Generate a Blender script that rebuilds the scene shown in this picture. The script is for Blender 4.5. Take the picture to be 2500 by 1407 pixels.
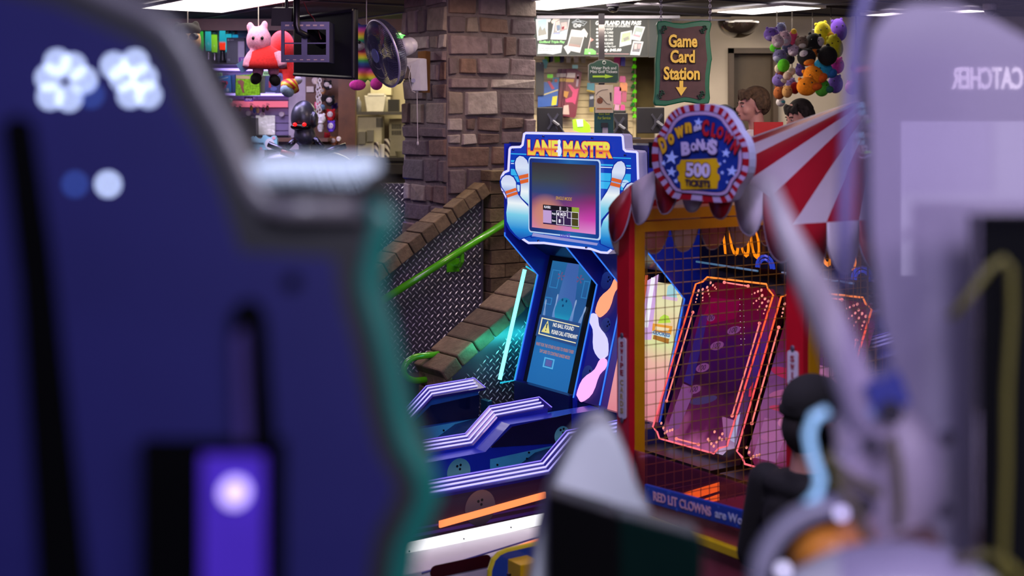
import bpy, bmesh, math, random
from mathutils import Vector, Matrix, Euler
D = bpy.data
SC = bpy.context.scene
for _o in list(D.objects):
    D.objects.remove(_o)
random.seed(7)
V = Vector
PI = math.pi

# ------------------------------------------------------------------ camera
EYE = 2.35            # the photographer stands on a raised deck
FPX = 3340.0          # focal length in pixels of a 2500 px wide frame
HZ = 290.0            # pixel row of the horizon
cam_d = D.cameras.new('camera')
cam_d.sensor_width = 36
cam_d.lens = FPX * 36 / 2500
cam_d.shift_y = -(703.5 - HZ) / 2500
cam_d.clip_start = 0.05
cam_d.dof.use_dof = True
cam_d.dof.focus_distance = 8.3
cam_d.dof.aperture_fstop = 2.1
cam = D.objects.new('camera', cam_d)
cam.location = (0, 0, EYE)
cam.rotation_euler = (PI / 2, 0, 0)
SC.collection.objects.link(cam)
SC.camera = cam
SC.view_settings.view_transform = 'Standard'
SC.view_settings.look = 'None'
SC.view_settings.gamma = 1
SC.view_settings.exposure = 0.0

# ------------------------------------------------------------------ world and room light
def lin(h):
    h = h.lstrip('#')
    c = [int(h[i:i + 2], 16) / 255 for i in (0, 2, 4)]
    return tuple((x / 12.92 if x <= .04045 else ((x + .055) / 1.055) ** 2.4) for x in c)

wd = D.worlds.new('world')
SC.world = wd
wd.use_nodes = True
wd.node_tree.nodes['Background'].inputs[0].default_value = (*lin('#7a749c'), 1)
wd.node_tree.nodes['Background'].inputs[1].default_value = 0.14

ROW_ANGLE = math.atan2(.559, .829) - PI / 2
def lamp(name, loc, rot, size, power, hexc, size_y=None):
    l = D.lights.new(name, 'AREA')
    l.shape = 'RECTANGLE'
    l.size = size
    l.size_y = size_y or size
    l.energy = power
    l.color = lin(hexc)
    o = D.objects.new(name, l)
    o.location = loc
    o.rotation_euler = rot
    SC.collection.objects.link(o)
    return o
# unseen area lights added to brighten the different parts of the hall
lamp('ceiling_fill', (-0.6, 0.1, 3.2), (math.radians(25), math.radians(-20), 0), 0.8, 6, '#a09cf0')
lamp('ceiling_fill', (1.7, -.3, 3.2), (math.radians(42), math.radians(0), 0), 0.8, 52, '#ece2ee')
lamp('ceiling_fill', (0.35, -.5, 3.2), (math.radians(48), math.radians(0), 0), 0.5, 30, '#dcdcf4')
lamp('aisle_fill', (.55, -1.3, 2.75), (math.radians(72), 0, 0), .5, 13, '#ece4ee')  # unseen front fill, added to brighten the near claw machine
lamp('ceiling_fill', (0.3, 4.0, 3.25), (math.radians(20), 0, 0), 1.2, 60, '#d4c6f4', .6)
lamp('ceiling_fill', (-1.0, 7.8, 3.25), (math.radians(14), 0, 0), 1.2, 42, '#dcb4e6', .6)
lamp('ceiling_fill', (1.9, 7.7, 3.25), (math.radians(10), 0, 0), 1.0, 30, '#ffe4dc', .6)
lamp('booth_fill', (1.42, 5.75, 2.28), (0, 0, ROW_ANGLE), .5, 4.5, '#ffd9c0', .3)  # unseen light added under the canopy to brighten beams and mesh
lamp('ceiling_fill', (2.3, 11.6, 3.2), (0, 0, 0), .9, 17, '#fff0e0')
lamp('ceiling_fill', (.7, 11.0, 3.2), (math.radians(28), 0, 0), 1.4, 80, '#fff0d8', .6)
lamp('ceiling_fill', (-2.3, 11.2, 3.2), (math.radians(14), 0, 0), 1.4, 40, '#d4c4ff', .6)
lamp('ceiling_fill', (-1.15, 13.7, 3.2), (0, 0, 0), .8, 30, '#fff0c8')
lamp('ceiling_fill', (-.1, 9.5, 3.25), (0, 0, 0), .6, 12, '#ffdcb8')

# ------------------------------------------------------------------ pixels -> metres, and the frame of the machine row
def W(px, py, d):
    """point of the photo at distance d in front of the camera"""
    return V(((px - 1250) / FPX * d, d, EYE - (py - HZ) / FPX * d))

UB = V((-.559, .829, 0))     # along the row of machines, away to the left
UA = V((.829, .559, 0))      # along the lanes, towards their back
AX, AY = .486, 5.6
ROW = Matrix.Translation((AX, AY, 0)) @ Matrix.Rotation(math.atan2(.559, .829) - PI / 2, 4, 'Z')
IDN = Matrix.Identity(4)
# row coordinates: x = -b (to the right for a player), y = a (towards the back), z up
def ra(px, py, a):
    r = (px - 1250) / FPX
    b = ((AX + .829 * a) - r * (AY + .559 * a)) / (.559 + .829 * r)
    y = AY + .559 * a + .829 * b
    return V((-b, a, EYE - (py - HZ) / FPX * y))
def rb(px, py, b):
    r = (px - 1250) / FPX
    a = (r * (AY + .829 * b) - (AX - .559 * b)) / (.829 - r * .559)
    y = AY + .559 * a + .829 * b
    return V((-b, a, EYE - (py - HZ) / FPX * y))
def rl(px, py, a0, z0, k):
    a = a0
    for _ in range(12):
        p = ra(px, py, a)
        a = a0 + k * (p.z - z0)
    return ra(px, py, a)

# ------------------------------------------------------------------ materials
MATS = {}
def _new(name):
    m = D.materials.new(name)
    m.use_nodes = True
    nt = m.node_tree
    return m, nt, nt.nodes['Principled BSDF']

def mat(name, hexc, rough=.5, metal=0., noise=.08, scale=14., bump=0., bscale=60., spec=None, coat=0., trans=0., alpha=1., emit=0., emit_hex=None):
    """principled surface whose colour varies a little with a noise texture"""
    if name in MATS:
        return MATS[name]
    m, nt, b = _new(name)
    c = lin(hexc)
    tc = nt.nodes.new('ShaderNodeTexCoord')
    nz = nt.nodes.new('ShaderNodeTexNoise')
    nz.inputs['Scale'].default_value = scale
    nz.inputs['Detail'].default_value = 4
    nt.links.new(tc.outputs['Object'], nz.inputs['Vector'])
    rp = nt.nodes.new('ShaderNodeValToRGB')
    rp.color_ramp.elements[0].position = .3
    rp.color_ramp.elements[1].position = .7
    rp.color_ramp.elements[0].color = (*[x * (1 - noise) for x in c], 1)
    rp.color_ramp.elements[1].color = (*[min(1, x * (1 + noise)) for x in c], 1)
    nt.links.new(nz.outputs['Fac'], rp.inputs['Fac'])
    nt.links.new(rp.outputs['Color'], b.inputs['Base Color'])
    b.inputs['Roughness'].default_value = rough
    b.inputs['Metallic'].default_value = metal
    b.inputs['Coat Weight'].default_value = coat
    b.inputs['Transmission Weight'].default_value = trans
    b.inputs['Alpha'].default_value = alpha
    if spec is not None:
        b.inputs['Specular IOR Level'].default_value = spec
    if emit:
        b.inputs['Emission Color'].default_value = (*lin(emit_hex or hexc), 1)
        b.inputs['Emission Strength'].default_value = emit
    if bump:
        n2 = nt.nodes.new('ShaderNodeTexNoise')
        n2.inputs['Scale'].default_value = bscale
        n2.inputs['Detail'].default_value = 5
        nt.links.new(tc.outputs['Object'], n2.inputs['Vector'])
        bp = nt.nodes.new('ShaderNodeBump')
        bp.inputs['Strength'].default_value = bump
        bp.inputs['Distance'].default_value = .01
        nt.links.new(n2.outputs['Fac'], bp.inputs['Height'])
        nt.links.new(bp.outputs['Normal'], b.inputs['Normal'])
    MATS[name] = m
    return m

def glow(name, hexc, s=1.0, rough=.3):
    """lamp, screen, backlit print or stand-in for a reflection"""
    if name in MATS:
        return MATS[name]
    m, nt, b = _new(name)
    b.inputs['Base Color'].default_value = (*[x * .15 for x in lin(hexc)], 1)
    b.inputs['Roughness'].default_value = rough
    b.inputs['Emission Color'].default_value = (*lin(hexc), 1)
    b.inputs['Emission Strength'].default_value = s
    MATS[name] = m
    return m

def ramp_mat(name, stops, axis='Z', s=1.0, emissive=True, rough=.4, wob=0.):
    """print or screen whose colours run along one generated axis"""
    if name in MATS:
        return MATS[name]
    m, nt, b = _new(name)
    tc = nt.nodes.new('ShaderNodeTexCoord')
    sp = nt.nodes.new('ShaderNodeSeparateXYZ')
    nt.links.new(tc.outputs['Generated'], sp.inputs[0])
    fac = sp.outputs[axis]
    if wob:
        nz = nt.nodes.new('ShaderNodeTexNoise')
        nz.inputs['Scale'].default_value = 5
        nt.links.new(tc.outputs['Generated'], nz.inputs['Vector'])
        ma = nt.nodes.new('ShaderNodeMath')
        ma.operation = 'MULTIPLY_ADD'
        ma.inputs[1].default_value = wob
        nt.links.new(nz.outputs['Fac'], ma.inputs[0])
        nt.links.new(fac, ma.inputs[2])
        m2 = nt.nodes.new('ShaderNodeMath')
        m2.operation = 'SUBTRACT'
        m2.inputs[1].default_value = wob * .5
        nt.links.new(ma.outputs[0], m2.inputs[0])
        fac = m2.outputs[0]
    rp = nt.nodes.new('ShaderNodeValToRGB')
    els = rp.color_ramp.elements
    els[0].position, els[0].color = stops[0][0], (*lin(stops[0][1]), 1)
    els[1].position, els[1].color = stops[-1][0], (*lin(stops[-1][1]), 1)
    for p, h in stops[1:-1]:
        e = els.new(p)
        e.color = (*lin(h), 1)
    nt.links.new(fac, rp.inputs['Fac'])
    b.inputs['Roughness'].default_value = rough
    if emissive:
        b.inputs['Base Color'].default_value = (.02, .02, .02, 1)
        b.inputs['Specular IOR Level'].default_value = .15
        nt.links.new(rp.outputs['Color'], b.inputs['Emission Color'])
        b.inputs['Emission Strength'].default_value = s
    else:
        nt.links.new(rp.outputs['Color'], b.inputs['Base Color'])
    MATS[name] = m
    return m

def cloth(name, hexc, tl=.5):
    """thin vinyl that lets some light through"""
    m, nt, b = _new(name)
    nz = nt.nodes.new('ShaderNodeTexNoise'); nz.inputs['Scale'].default_value = 8
    rp = nt.nodes.new('ShaderNodeValToRGB')
    c = lin(hexc)
    rp.color_ramp.elements[0].color = (*[x * .9 for x in c], 1); rp.color_ramp.elements[1].color = (*c, 1)
    nt.links.new(nz.outputs['Fac'], rp.inputs[0]); nt.links.new(rp.outputs[0], b.inputs['Base Color'])
    b.inputs['Roughness'].default_value = .35
    t = nt.nodes.new('ShaderNodeBsdfTranslucent'); nt.links.new(rp.outputs[0], t.inputs[0])
    mx = nt.nodes.new('ShaderNodeMixShader'); mx.inputs[0].default_value = tl
    nt.links.new(b.outputs[0], mx.inputs[1]); nt.links.new(t.outputs[0], mx.inputs[2])
    nt.links.new(mx.outputs[0], nt.nodes['Material Output'].inputs[0])
    MATS[name] = m
    return m

def sheet(name, tint='#ffffff', gloss=.12, rough=.04, emit_hex=None, emit=0., dens=0.):
    """clear or tinted acrylic sheet"""
    if name in MATS:
        return MATS[name]
    m = D.materials.new(name)
    m.use_nodes = True
    nt = m.node_tree
    nt.nodes.clear()
    out = nt.nodes.new('ShaderNodeOutputMaterial')
    tr = nt.nodes.new('ShaderNodeBsdfTransparent')
    tr.inputs[0].default_value = (*lin(tint), 1)
    gl = nt.nodes.new('ShaderNodeBsdfGlossy')
    gl.inputs['Roughness'].default_value = rough
    mx = nt.nodes.new('ShaderNodeMixShader')
    lw = nt.nodes.new('ShaderNodeLayerWeight')
    lw.inputs['Blend'].default_value = gloss
    nt.links.new(lw.outputs['Fresnel'], mx.inputs[0])
    nt.links.new(tr.outputs[0], mx.inputs[1])
    nt.links.new(gl.outputs[0], mx.inputs[2])
    last = mx
    if dens:
        df = nt.nodes.new('ShaderNodeBsdfDiffuse')
        df.inputs[0].default_value = (*lin(emit_hex or tint), 1)
        m2 = nt.nodes.new('ShaderNodeMixShader')
        m2.inputs[0].default_value = dens
        nt.links.new(last.outputs[0], m2.inputs[1])
        nt.links.new(df.outputs[0], m2.inputs[2])
        last = m2
    nt.links.new(last.outputs[0], out.inputs[0])
    MATS[name] = m
    return m

# ------------------------------------------------------------------ mesh builder
ROOTM = {}
COUNT = {}
class MB:
    """collects shapes given in one frame (world or row) and links them as ONE mesh"""
    def __init__(self, M=IDN):
        self.bm = bmesh.new()
        self.M = M
        self.mi = 0
    def v(self, p):
        return self.bm.verts.new(self.M @ V(p))
    def face(self, vs):
        try:
            f = self.bm.faces.new(vs)
            f.material_index = self.mi
            return f
        except ValueError:
            return None
    def poly(self, pts):
        return self.face([self.v(p) for p in pts])
    def prism(self, pts, vec):
        vec = V(vec)
        a = [self.v(p) for p in pts]
        b = [self.v(V(p) + vec) for p in pts]
        self.face(a)
        self.face(b[::-1])
        n = len(a)
        for i in range(n):
            self.face([a[i], b[i], b[(i + 1) % n], a[(i + 1) % n]])
        return self
    def box(self, x0, x1, y0, y1, z0, z1):
        return self.prism([(x0, y0, z0), (x1, y0, z0), (x1, y0, z1), (x0, y0, z1)], (0, y1 - y0, 0))
    def obox(self, c, ax, ay, az):
        c, ax, ay, az = V(c), V(ax), V(ay), V(az)
        return self.prism([c - ax - ay - az, c + ax - ay - az, c + ax - ay + az, c - ax - ay + az], ay * 2)
    def loft(self, rings, caps=True, closed=True):
        R = [[self.v(p) for p in r] for r in rings]
        n = len(R[0])
        for i in range(len(R) - 1):
            for j in range(n if closed else n - 1):
                self.face([R[i][j], R[i][(j + 1) % n], R[i + 1][(j + 1) % n], R[i + 1][j]])
        if caps and closed:
            self.face(R[0][::-1])
            self.face(R[-1])
        return self
    def tube(self, path, r, n=8, closed=False):
        path = [V(p) for p in path]
        rings = []
        N = len(path)
        up0 = None
        for i, p in enumerate(path):
            if closed:
                t = path[(i + 1) % N] - path[i - 1]
            else:
                t = path[min(i + 1, N - 1)] - path[max(i - 1, 0)]
            t.normalize()
            if up0 is None:
                up0 = V((0, 0, 1)) if abs(t.z) < .9 else V((1, 0, 0))
            s = t.cross(up0)
            if s.length < 1e-6:
                s = t.cross(V((.3, 1, .2)))
            s.normalize()
            u = s.cross(t).normalized()
            up0 = u
            rr = r[i] if isinstance(r, (list, tuple)) else r
            rings.append([p + (s * math.cos(2 * PI * k / n) + u * math.sin(2 * PI * k / n)) * rr for k in range(n)])
        if closed:
            rings.append(rings[0])
            return self.loft(rings, caps=False)
        return self.loft(rings)
    def cyl(self, p0, p1, r, n=16, r2=None):
        return self.tube([p0, p1], [r, r if r2 is None else r2], n)
    def ell(self, c, rad, rot=None, seg=14, rings=8):
        c = V(c)
        Rm = rot if rot is not None else Matrix.Identity(3)
        top = self.v(c + Rm @ V((0, 0, rad[2])))
        bot = self.v(c + Rm @ V((0, 0, -rad[2])))
        L = []
        for i in range(1, rings):
            th = PI * i / rings
            L.append([self.v(c + Rm @ V((rad[0] * math.sin(th) * math.cos(2 * PI * j / seg), rad[1] * math.sin(th) * math.sin(2 * PI * j / seg), rad[2] * math.cos(th)))) for j in range(seg)])
        for j in range(seg):
            k = (j + 1) % seg
            self.face([top, L[0][j], L[0][k]])
            self.face([bot, L[-1][k], L[-1][j]])
            for i in range(len(L) - 1):
                self.face([L[i][j], L[i + 1][j], L[i + 1][k], L[i][k]])
        return self
    def lathe(self, prof, c, axis=(0, 0, 1), n=20):
        c, ax = V(c), V(axis).normalized()
        s = ax.cross(V((0, 1, 0)) if abs(ax.y) < .9 else V((1, 0, 0))).normalized()
        u = ax.cross(s)
        return self.loft([[c + ax * h + (s * math.cos(2 * PI * k / n) + u * math.sin(2 * PI * k / n)) * max(r, 1e-4) for k in range(n)] for r, h in prof])
    def text(self, body, mapf, w, h=None, bold=0., shear=0., depth=.002):
        """lettering: mapf(u, v, t) places the flat text, u,v centred, t its thickness"""
        cu = D.curves.new('t', 'FONT')
        cu.body = body
        cu.align_x = 'CENTER'
        cu.size = 1
        cu.offset = bold
        cu.shear = shear
        cu.resolution_u = 3
        cu.extrude = .5 if depth else 0
        ob = D.objects.new('t', cu)
        SC.collection.objects.link(ob)
        me = D.meshes.new_from_object(ob.evaluated_get(bpy.context.evaluated_depsgraph_get()))
        D.objects.remove(ob)
        D.curves.remove(cu)
        if not me.vertices:
            return self
        xs = [q.co.x for q in me.vertices]
        ys = [q.co.y for q in me.vertices]
        x0, x1, y0, y1 = min(xs), max(xs), min(ys), max(ys)
        sx = w / (x1 - x0)
        sy = sx if h is None else h / max(1e-6, (y1 - y0))
        vs = [self.v(mapf((q.co.x - (x0 + x1) / 2) * sx, (q.co.y - (y0 + y1) / 2) * sy, (q.co.z + .5) * depth)) for q in me.vertices]
        for p in me.polygons:
            self.face([vs[i] for i in p.vertices])
        D.meshes.remove(me)
        return self
    def build(self, name, m, parent=None, smooth=False, bevel=0., root=None, doubles=False, sub=0, voxel=0., recalc=True):
        if root is None:
            root = ROOTM.get(parent.name, IDN) if parent is not None else IDN
        if doubles:
            bmesh.ops.remove_doubles(self.bm, verts=self.bm.verts, dist=1e-5)
        if recalc:
            bmesh.ops.recalc_face_normals(self.bm, faces=self.bm.faces)
        me = D.meshes.new(name)
        self.bm.to_mesh(me)
        self.bm.free()
        me.transform(root.inverted())
        if smooth:
            for p in me.polygons:
                p.use_smooth = True
        for x in (m if isinstance(m, (list, tuple)) else [m]):
            me.materials.append(x)
        o = D.objects.new(name, me)
        SC.collection.objects.link(o)
        if parent is not None:
            o.parent = parent
        ROOTM[o.name] = root
        if voxel:
            md = o.modifiers.new('remesh', 'REMESH')
            md.mode = 'VOXEL'
            md.voxel_size = voxel
            md.use_smooth_shade = True
            ms = o.modifiers.new('smooth', 'SMOOTH')
            ms.factor = .5
            ms.iterations = 4
        if bevel:
            md = o.modifiers.new('bevel', 'BEVEL')
            md.width = bevel
            md.segments = 2
            md.limit_method = 'ANGLE'
        if sub:
            md = o.modifiers.new('sub', 'SUBSURF')
            md.levels = md.render_levels = sub
        return o

def thing(name, label, cat, loc, rotz=0., group=None):
    o = D.objects.new(name, None)
    o.empty_display_size = .05
    o.location = loc
    o.rotation_euler = (0, 0, rotz)
    SC.collection.objects.link(o)
    o['label'] = label
    o['category'] = cat
    if group:
        o['group'] = group
    ROOTM[o.name] = Matrix.Translation(V(loc)) @ Matrix.Rotation(rotz, 4, 'Z')
    return o
def solo(mb, name, m, label, cat, group=None, **kw):
    """a thing that is one mesh, its origin at the middle of its base"""
    vs = [v.co for v in mb.bm.verts]
    c = V(((min(v.x for v in vs) + max(v.x for v in vs)) / 2, (min(v.y for v in vs) + max(v.y for v in vs)) / 2, min(v.z for v in vs)))
    o = mb.build(name, m, None, root=Matrix.Translation(c), **kw)
    o.location = c
    o['label'] = label
    o['category'] = cat
    if group:
        o['group'] = group
    return o
def struct(mb, name, m, **kw):
    o = mb.build(name, m, None, root=IDN, **kw)
    o['kind'] = 'structure'
    return o
def pm(c, right, up, nrm):
    c, right, up, nrm = V(c), V(right).normalized(), V(up).normalized(), V(nrm).normalized()
    return lambda u, v, t: c + right * u + up * v + nrm * t
RX, RZ, FY = V((1, 0, 0)), V((0, 0, 1)), V((0, -1, 0))
def fbox(mb, x0, y0, x1, y1, d, th=.01):
    """upright box facing the camera side, its front at distance d"""
    a, b = W(x0, y0, d), W(x1, y1, d)
    return mb.box(min(a.x, b.x), max(a.x, b.x), d, d + th, min(a.z, b.z), max(a.z, b.z))
def fpoly(mb, pts, d, th=.01):
    return mb.prism([W(x, y, d) for x, y in pts], (0, th, 0))
def ftext(mb, body, cx, cy, d, wpx, hpx=None, **kw):
    s = d / FPX
    return mb.text(body, pm(W(cx, cy, d), RX, RZ, FY), wpx * s, None if hpx is None else hpx * s, **kw)
def S(n, d):
    return n * d / FPX
def rrect(x0, y0, x1, y1, r, n=5):
    """rounded rectangle, 2-D"""
    out = []
    for cx, cy, a0 in ((x1 - r, y1 - r, 0), (x0 + r, y1 - r, 90), (x0 + r, y0 + r, 180), (x1 - r, y0 + r, 270)):
        for k in range(n + 1):
            t = math.radians(a0 + 90 * k / n)
            out.append((cx + r * math.cos(t), cy + r * math.sin(t)))
    return out
def pin2d(n=9):
    """half-width of a bowling pin along its axis, base 0 .. head 1"""
    prof = [(0, .10), (.08, .15), (.2, .2), (.32, .215), (.45, .18), (.58, .115), (.68, .085), (.76, .095), (.85, .12), (.93, .105), (.98, .06), (1, .0)]
    return prof
def pin_poly(base, head, wide=1.):
    """flat pin outline between two 2-D points"""
    bx, by = base
    hx, hy = head
    dx, dy = hx - bx, hy - by
    L = math.hypot(dx, dy)
    nx, ny = -dy / L, dx / L
    l = [(bx + dx * t + nx * w * L * wide, by + dy * t + ny * w * L * wide) for t, w in pin2d()]
    r = [(bx + dx * t - nx * w * L * wide, by + dy * t - ny * w * L * wide) for t, w in pin2d()]
    return l + r[-2::-1]
def disc2(cx, cy, rx, ry=None, n=24, rot=0.):
    ry = ry or rx
    return [(cx + rx * math.cos(2 * PI * k / n) * math.cos(rot) - ry * math.sin(2 * PI * k / n) * math.sin(rot), cy + rx * math.cos(2 * PI * k / n) * math.sin(rot) + ry * math.sin(2 * PI * k / n) * math.cos(rot)) for k in range(n)]
def star2(cx, cy, r, rot=0.):
    return [(cx + (r if k % 2 == 0 else r * .42) * math.sin(rot + PI * k / 5), cy - (r if k % 2 == 0 else r * .42) * math.cos(rot + PI * k / 5)) for k in range(10)]
def lerp(a, b, t):
    return a + (b - a) * t
# ================================================================== SETTING
ROWROT = math.atan2(.559, .829) - PI / 2
carpet = mat('carpet', '#3a2c38', .95, noise=.35, scale=30)
m = MB(); m.box(-11, 11, -3.5, 15, -.1, 0); struct(m, 'floor', carpet)
m = MB(); m.box(-3, 3, -3.2, 2.7, 0, .75); struct(m, 'floor_deck', carpet)
m = MB(ROW); m.box(-4.2, 5, 2.75, 9.5, 0, .85); struct(m, 'floor_upper', carpet)
m = MB(ROW); m.box(-10.5, -4.62, -6, 9.5, 0, .85); struct(m, 'floor_prize_area', carpet)
m = MB(); m.box(-9, 9, 0, 15.5, 3.3, 3.4)
ceil = struct(m, 'ceiling', mat('ceiling_dark', '#34313d', .85, noise=.15, scale=3, bump=.3, bscale=40))
m = MB(ROW)
for k in range(-9, 6):
    m.box(k * .62 - .012, k * .62 + .012, -4, 14, 3.286, 3.2995)
for k in range(-2, 14):
    m.box(-10, 6, k * .62 * 2 - .012, k * .62 * 2 + .012, 3.288, 3.2995)
struct(m, 'trim_1', mat('ceiling_bar', '#4d4a58', .5, .3))
# back wall of the building, prize walls
m = MB(); m.box(-9, 9, 14.7, 14.9, 0, 3.3)
struct(m, 'wall_back', mat('cream_paint', '#b9ab8c', .8, noise=.05, scale=4))
slat_m = mat('lilac_slatwall', '#8f7fae', .45, noise=.06)
m = MB()
y = 60
while y < 336:
    fbox(m, 330, y, 745, y + 16.6, 13.2, .03)
    y += 18.6
m.box(-3.65, -1.98, 13.23, 13.26, .85, 3.3)
struct(m, 'wall_slat_left', [slat_m])
m = MB()
y = 130
while y < 420:
    fbox(m, 1300, y, 1545, y + 15.3, 13.0, .03)
    y += 16.6
m.box(.15, 1.18, 13.03, 13.06, .85, 3.3)
struct(m, 'wall_slat_right', mat('cream_slatwall', '#e3cfa2', .5, noise=.05))
m = MB(); fbox(m, 1545, 60, 1610, 700, 13.1, .1); struct(m, 'wall_tan', mat('tan_paint', '#6b5c36', .8))
m = MB(); fbox(m, 1600, 40, 1779, 760, 12.6, .1); fbox(m, 1779, 40, 2560, 117, 12.6, .1); fbox(m, 1900, 117, 2560, 760, 12.6, .1)
struct(m, 'wall_right', mat('cream_wall', '#a69a8c', .75, noise=.04, scale=5))
m = MB()
fbox(m, 1779, 118, 1792, 760, 12.55, .2); fbox(m, 1888, 118, 1900, 760, 12.55, .2); fbox(m, 1779, 117, 1900, 130, 12.55, .2)
dr = struct(m, 'door_1', mat('door_frame_brown', '#46382c', .5))
m = MB(); fbox(m, 1792, 130, 1888, 760, 12.68, .05)
m.build('door_leaf', mat('door_brown', '#4a3c2c', .55), dr)
m = MB(); m.cyl(W(1879, 470, 12.64), W(1879, 470, 12.69), .03); m.build('door_knob', mat('brass', '#a08040', .3, 1), dr)
m = MB(); fbox(m, 330, 46, 1000, 74, 12.3, .06)
struct(m, 'trim_2', mat('brown_header', '#4a3226', .6))
m = MB(); fbox(m, 1311, 38, 1660, 45, 11.9, .05); fbox(m, 1311, 47, 1780, 50, 12.2, .04)
struct(m, 'trim_3', mat('grey_rail', '#6b6a78', .4, .5))
m = MB(); fbox(m, 868, 40, 1000, 66, 13.4, .5)
struct(m, 'trim_4', mat('cream_beam', '#c9b48e', .7))
m = MB(); fbox(m, 826, 60, 867, 760, 12.4, .12)
struct(m, 'wall_post_brown', mat('varnished_wood', '#5a371e', .45, noise=.25, scale=9))
m = MB(); fbox(m, 746, 60, 826, 760, 12.7, .08)
struct(m, 'wall_panel_brown', mat('varnished_wood', '#5a371e'))
m = MB(); fbox(m, 705, 60, 746, 760, 13.0, .1)
struct(m, 'wall_post_white', mat('white_post', '#c8bccb', .5))

# stone column
STONE = [mat('stone_%d' % i, h, .9, noise=.22, scale=16, bump=.8, bscale=34) for i, h in enumerate(('#756468', '#5e5054', '#7e7068', '#988c88', '#64504c', '#585054', '#70584e'))]
mortar = mat('mortar', '#665a5c', .95, noise=.2, scale=20, bump=.6)
CA, CB, CW, CL = 1.766, 4.36, .66, .82
def split(x0, x1, z0, z1, out):
    w, h = x1 - x0, z1 - z0
    if h > .34 or (h > .21 and w > .12 and random.random() < (.75 if w > h else .25)):
        c = lerp(z0, z1, random.uniform(.35, .65))
        split(x0, x1, z0, c, out); split(x0, x1, c, z1, out)
    elif w > .46 or (w > .24 and random.random() < .4):
        c = lerp(x0, x1, random.uniform(.3, .7))
        split(x0, c, z0, z1, out); split(c, x1, z0, z1, out)
    else:
        out.append((x0, x1, z0, z1))
random.seed(21)
m = MB(ROW)
m.mi = 7
m.box(-CB - CW + .02, -CB - .005, CA + .005, CA + CL - .02, .85, 3.3)
def stone(m, o, u, n, x0, x1, z0, z1):
    """one rough stone standing proud of the face at o, u across, n outwards"""
    g = random.uniform(.008, .016)
    p = random.uniform(.006, .026)
    m.mi = random.choice((0, 0, 1, 1, 2, 2, 3, 4, 5, 6))
    if (x1 - x0) * (z1 - z0) < .02 and random.random() < .4:
        m.mi = 3
    cs = [(x0 + g, z0 + g), (x1 - g, z0 + g), (x1 - g, z1 - g), (x0 + g, z1 - g)]
    cs = [(x + random.uniform(-.008, .008), z + random.uniform(-.008, .008)) for x, z in cs]
    base = [V(o) + V(u) * x + V((0, 0, z)) - V(n) * .01 for x, z in cs]
    cx, cz = (x0 + x1) / 2, (z0 + z1) / 2
    top = [V(o) + V(u) * (cx + (x - cx) * .93) + V((0, 0, cz + (z - cz) * .9)) + V(n) * (p + random.uniform(-.008, .012)) for x, z in cs]
    m.loft([base, top])
for o, u, n, w in (((-CB, CA, 0), (-1, 0, 0), (0, -1, 0), CW), ((-CB, CA, 0), (0, 1, 0), (1, 0, 0), CL), ((-CB - CW, CA, 0), (0, 1, 0), (-1, 0, 0), CL)):
    L = []
    z = .85
    while z < 3.29:
        z1 = min(3.3, z + random.uniform(.3, .55))
        split(0, w, z, z1, L)
        z = z1
    for r in L:
        stone(m, o, u, n, *r)
struct(m, 'column', STONE + [mortar], bevel=.012)

# staircase between two brick-capped walls
BRICK = [mat('brick_%d' % i, h, .9, noise=.2, scale=18, bump=.7, bscale=40) for i, h in enumerate(('#6b5a42', '#5c4d3a', '#75634a'))]
plate_m = mat('tread_plate', '#5c5866', .42, .6, noise=.12, scale=6)
loz_m = mat('tread_lozenge', '#e4e0ea', .3, .45, noise=.05)
def lozenges(m, pt, nrm, u0, u1, v0, v1, inside, step=.052):
    """raised tread pattern; pt(u,v) on the plate"""
    iu = 0
    u = u0
    while u < u1:
        v = v0 + (step / 2 if iu % 2 else 0)
        iv = 0
        while v < v1:
            if inside(u, v):
                s = 1 if (iu % 2) else -1
                if s < 0:
                    d, e = (.7, -.7), (.7, .7)
                else:
                    d, e = (.7, .7), (-.7, .7)
                l, w = step * .40, step * .10
                q = [pt(u + d[0] * l, v + d[1] * l), pt(u + e[0] * w, v + e[1] * w), pt(u - d[0] * l, v - d[1] * l), pt(u - e[0] * w, v - e[1] * w)]
                t = [pt(u + d[0] * l * .5, v + d[1] * l * .5) + V(nrm) * .004, pt(u - d[0] * l * .5, v - d[1] * l * .5) + V(nrm) * .004]
                qa = [m.v(x) for x in q]
                ta = [m.v(x) for x in t]
                m.face([qa[0], qa[1], ta[1], ta[0]][::1])
                m.face([qa[1], qa[2], ta[1]])
                m.face([qa[2], qa[3], ta[1]])
                m.face([qa[3], qa[0], ta[0], ta[1]])
            v += step
        u += step / 2
        iu += 1
FB = 4.25
fz = lambda a: 1.762 - .64 * (2.0 - a)
m = MB(ROW)
m.prism([(-FB, -.7, 0), (-FB, 2.02, 0), (-FB, 2.02, fz(2.02)), (-FB, -.7, max(.03, fz(-.7)))], (-.09, 0, 0))
wf = struct(m, 'wall_stair_far', plate_m)
m = MB(ROW)
lozenges(m, lambda u, v: V((-FB, u, v)), (1, 0, 0), .3, 2.0, .1, 1.76, lambda u, v: v < fz(u) - .03)
m.build('tread_pattern', loz_m, wf)
m = MB(ROW)
m.tube([(-FB + .002, 1.66, .1), (-FB + .002, 1.66, fz(1.66))], .003, 4)
m.tube([(-FB + .005, 2.005, .1), (-FB + .005, 2.005, fz(2.0))], .012, 6)
m.build('plate_joint', mat('steel_edge', '#8c8894', .35, .9), wf)
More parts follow.
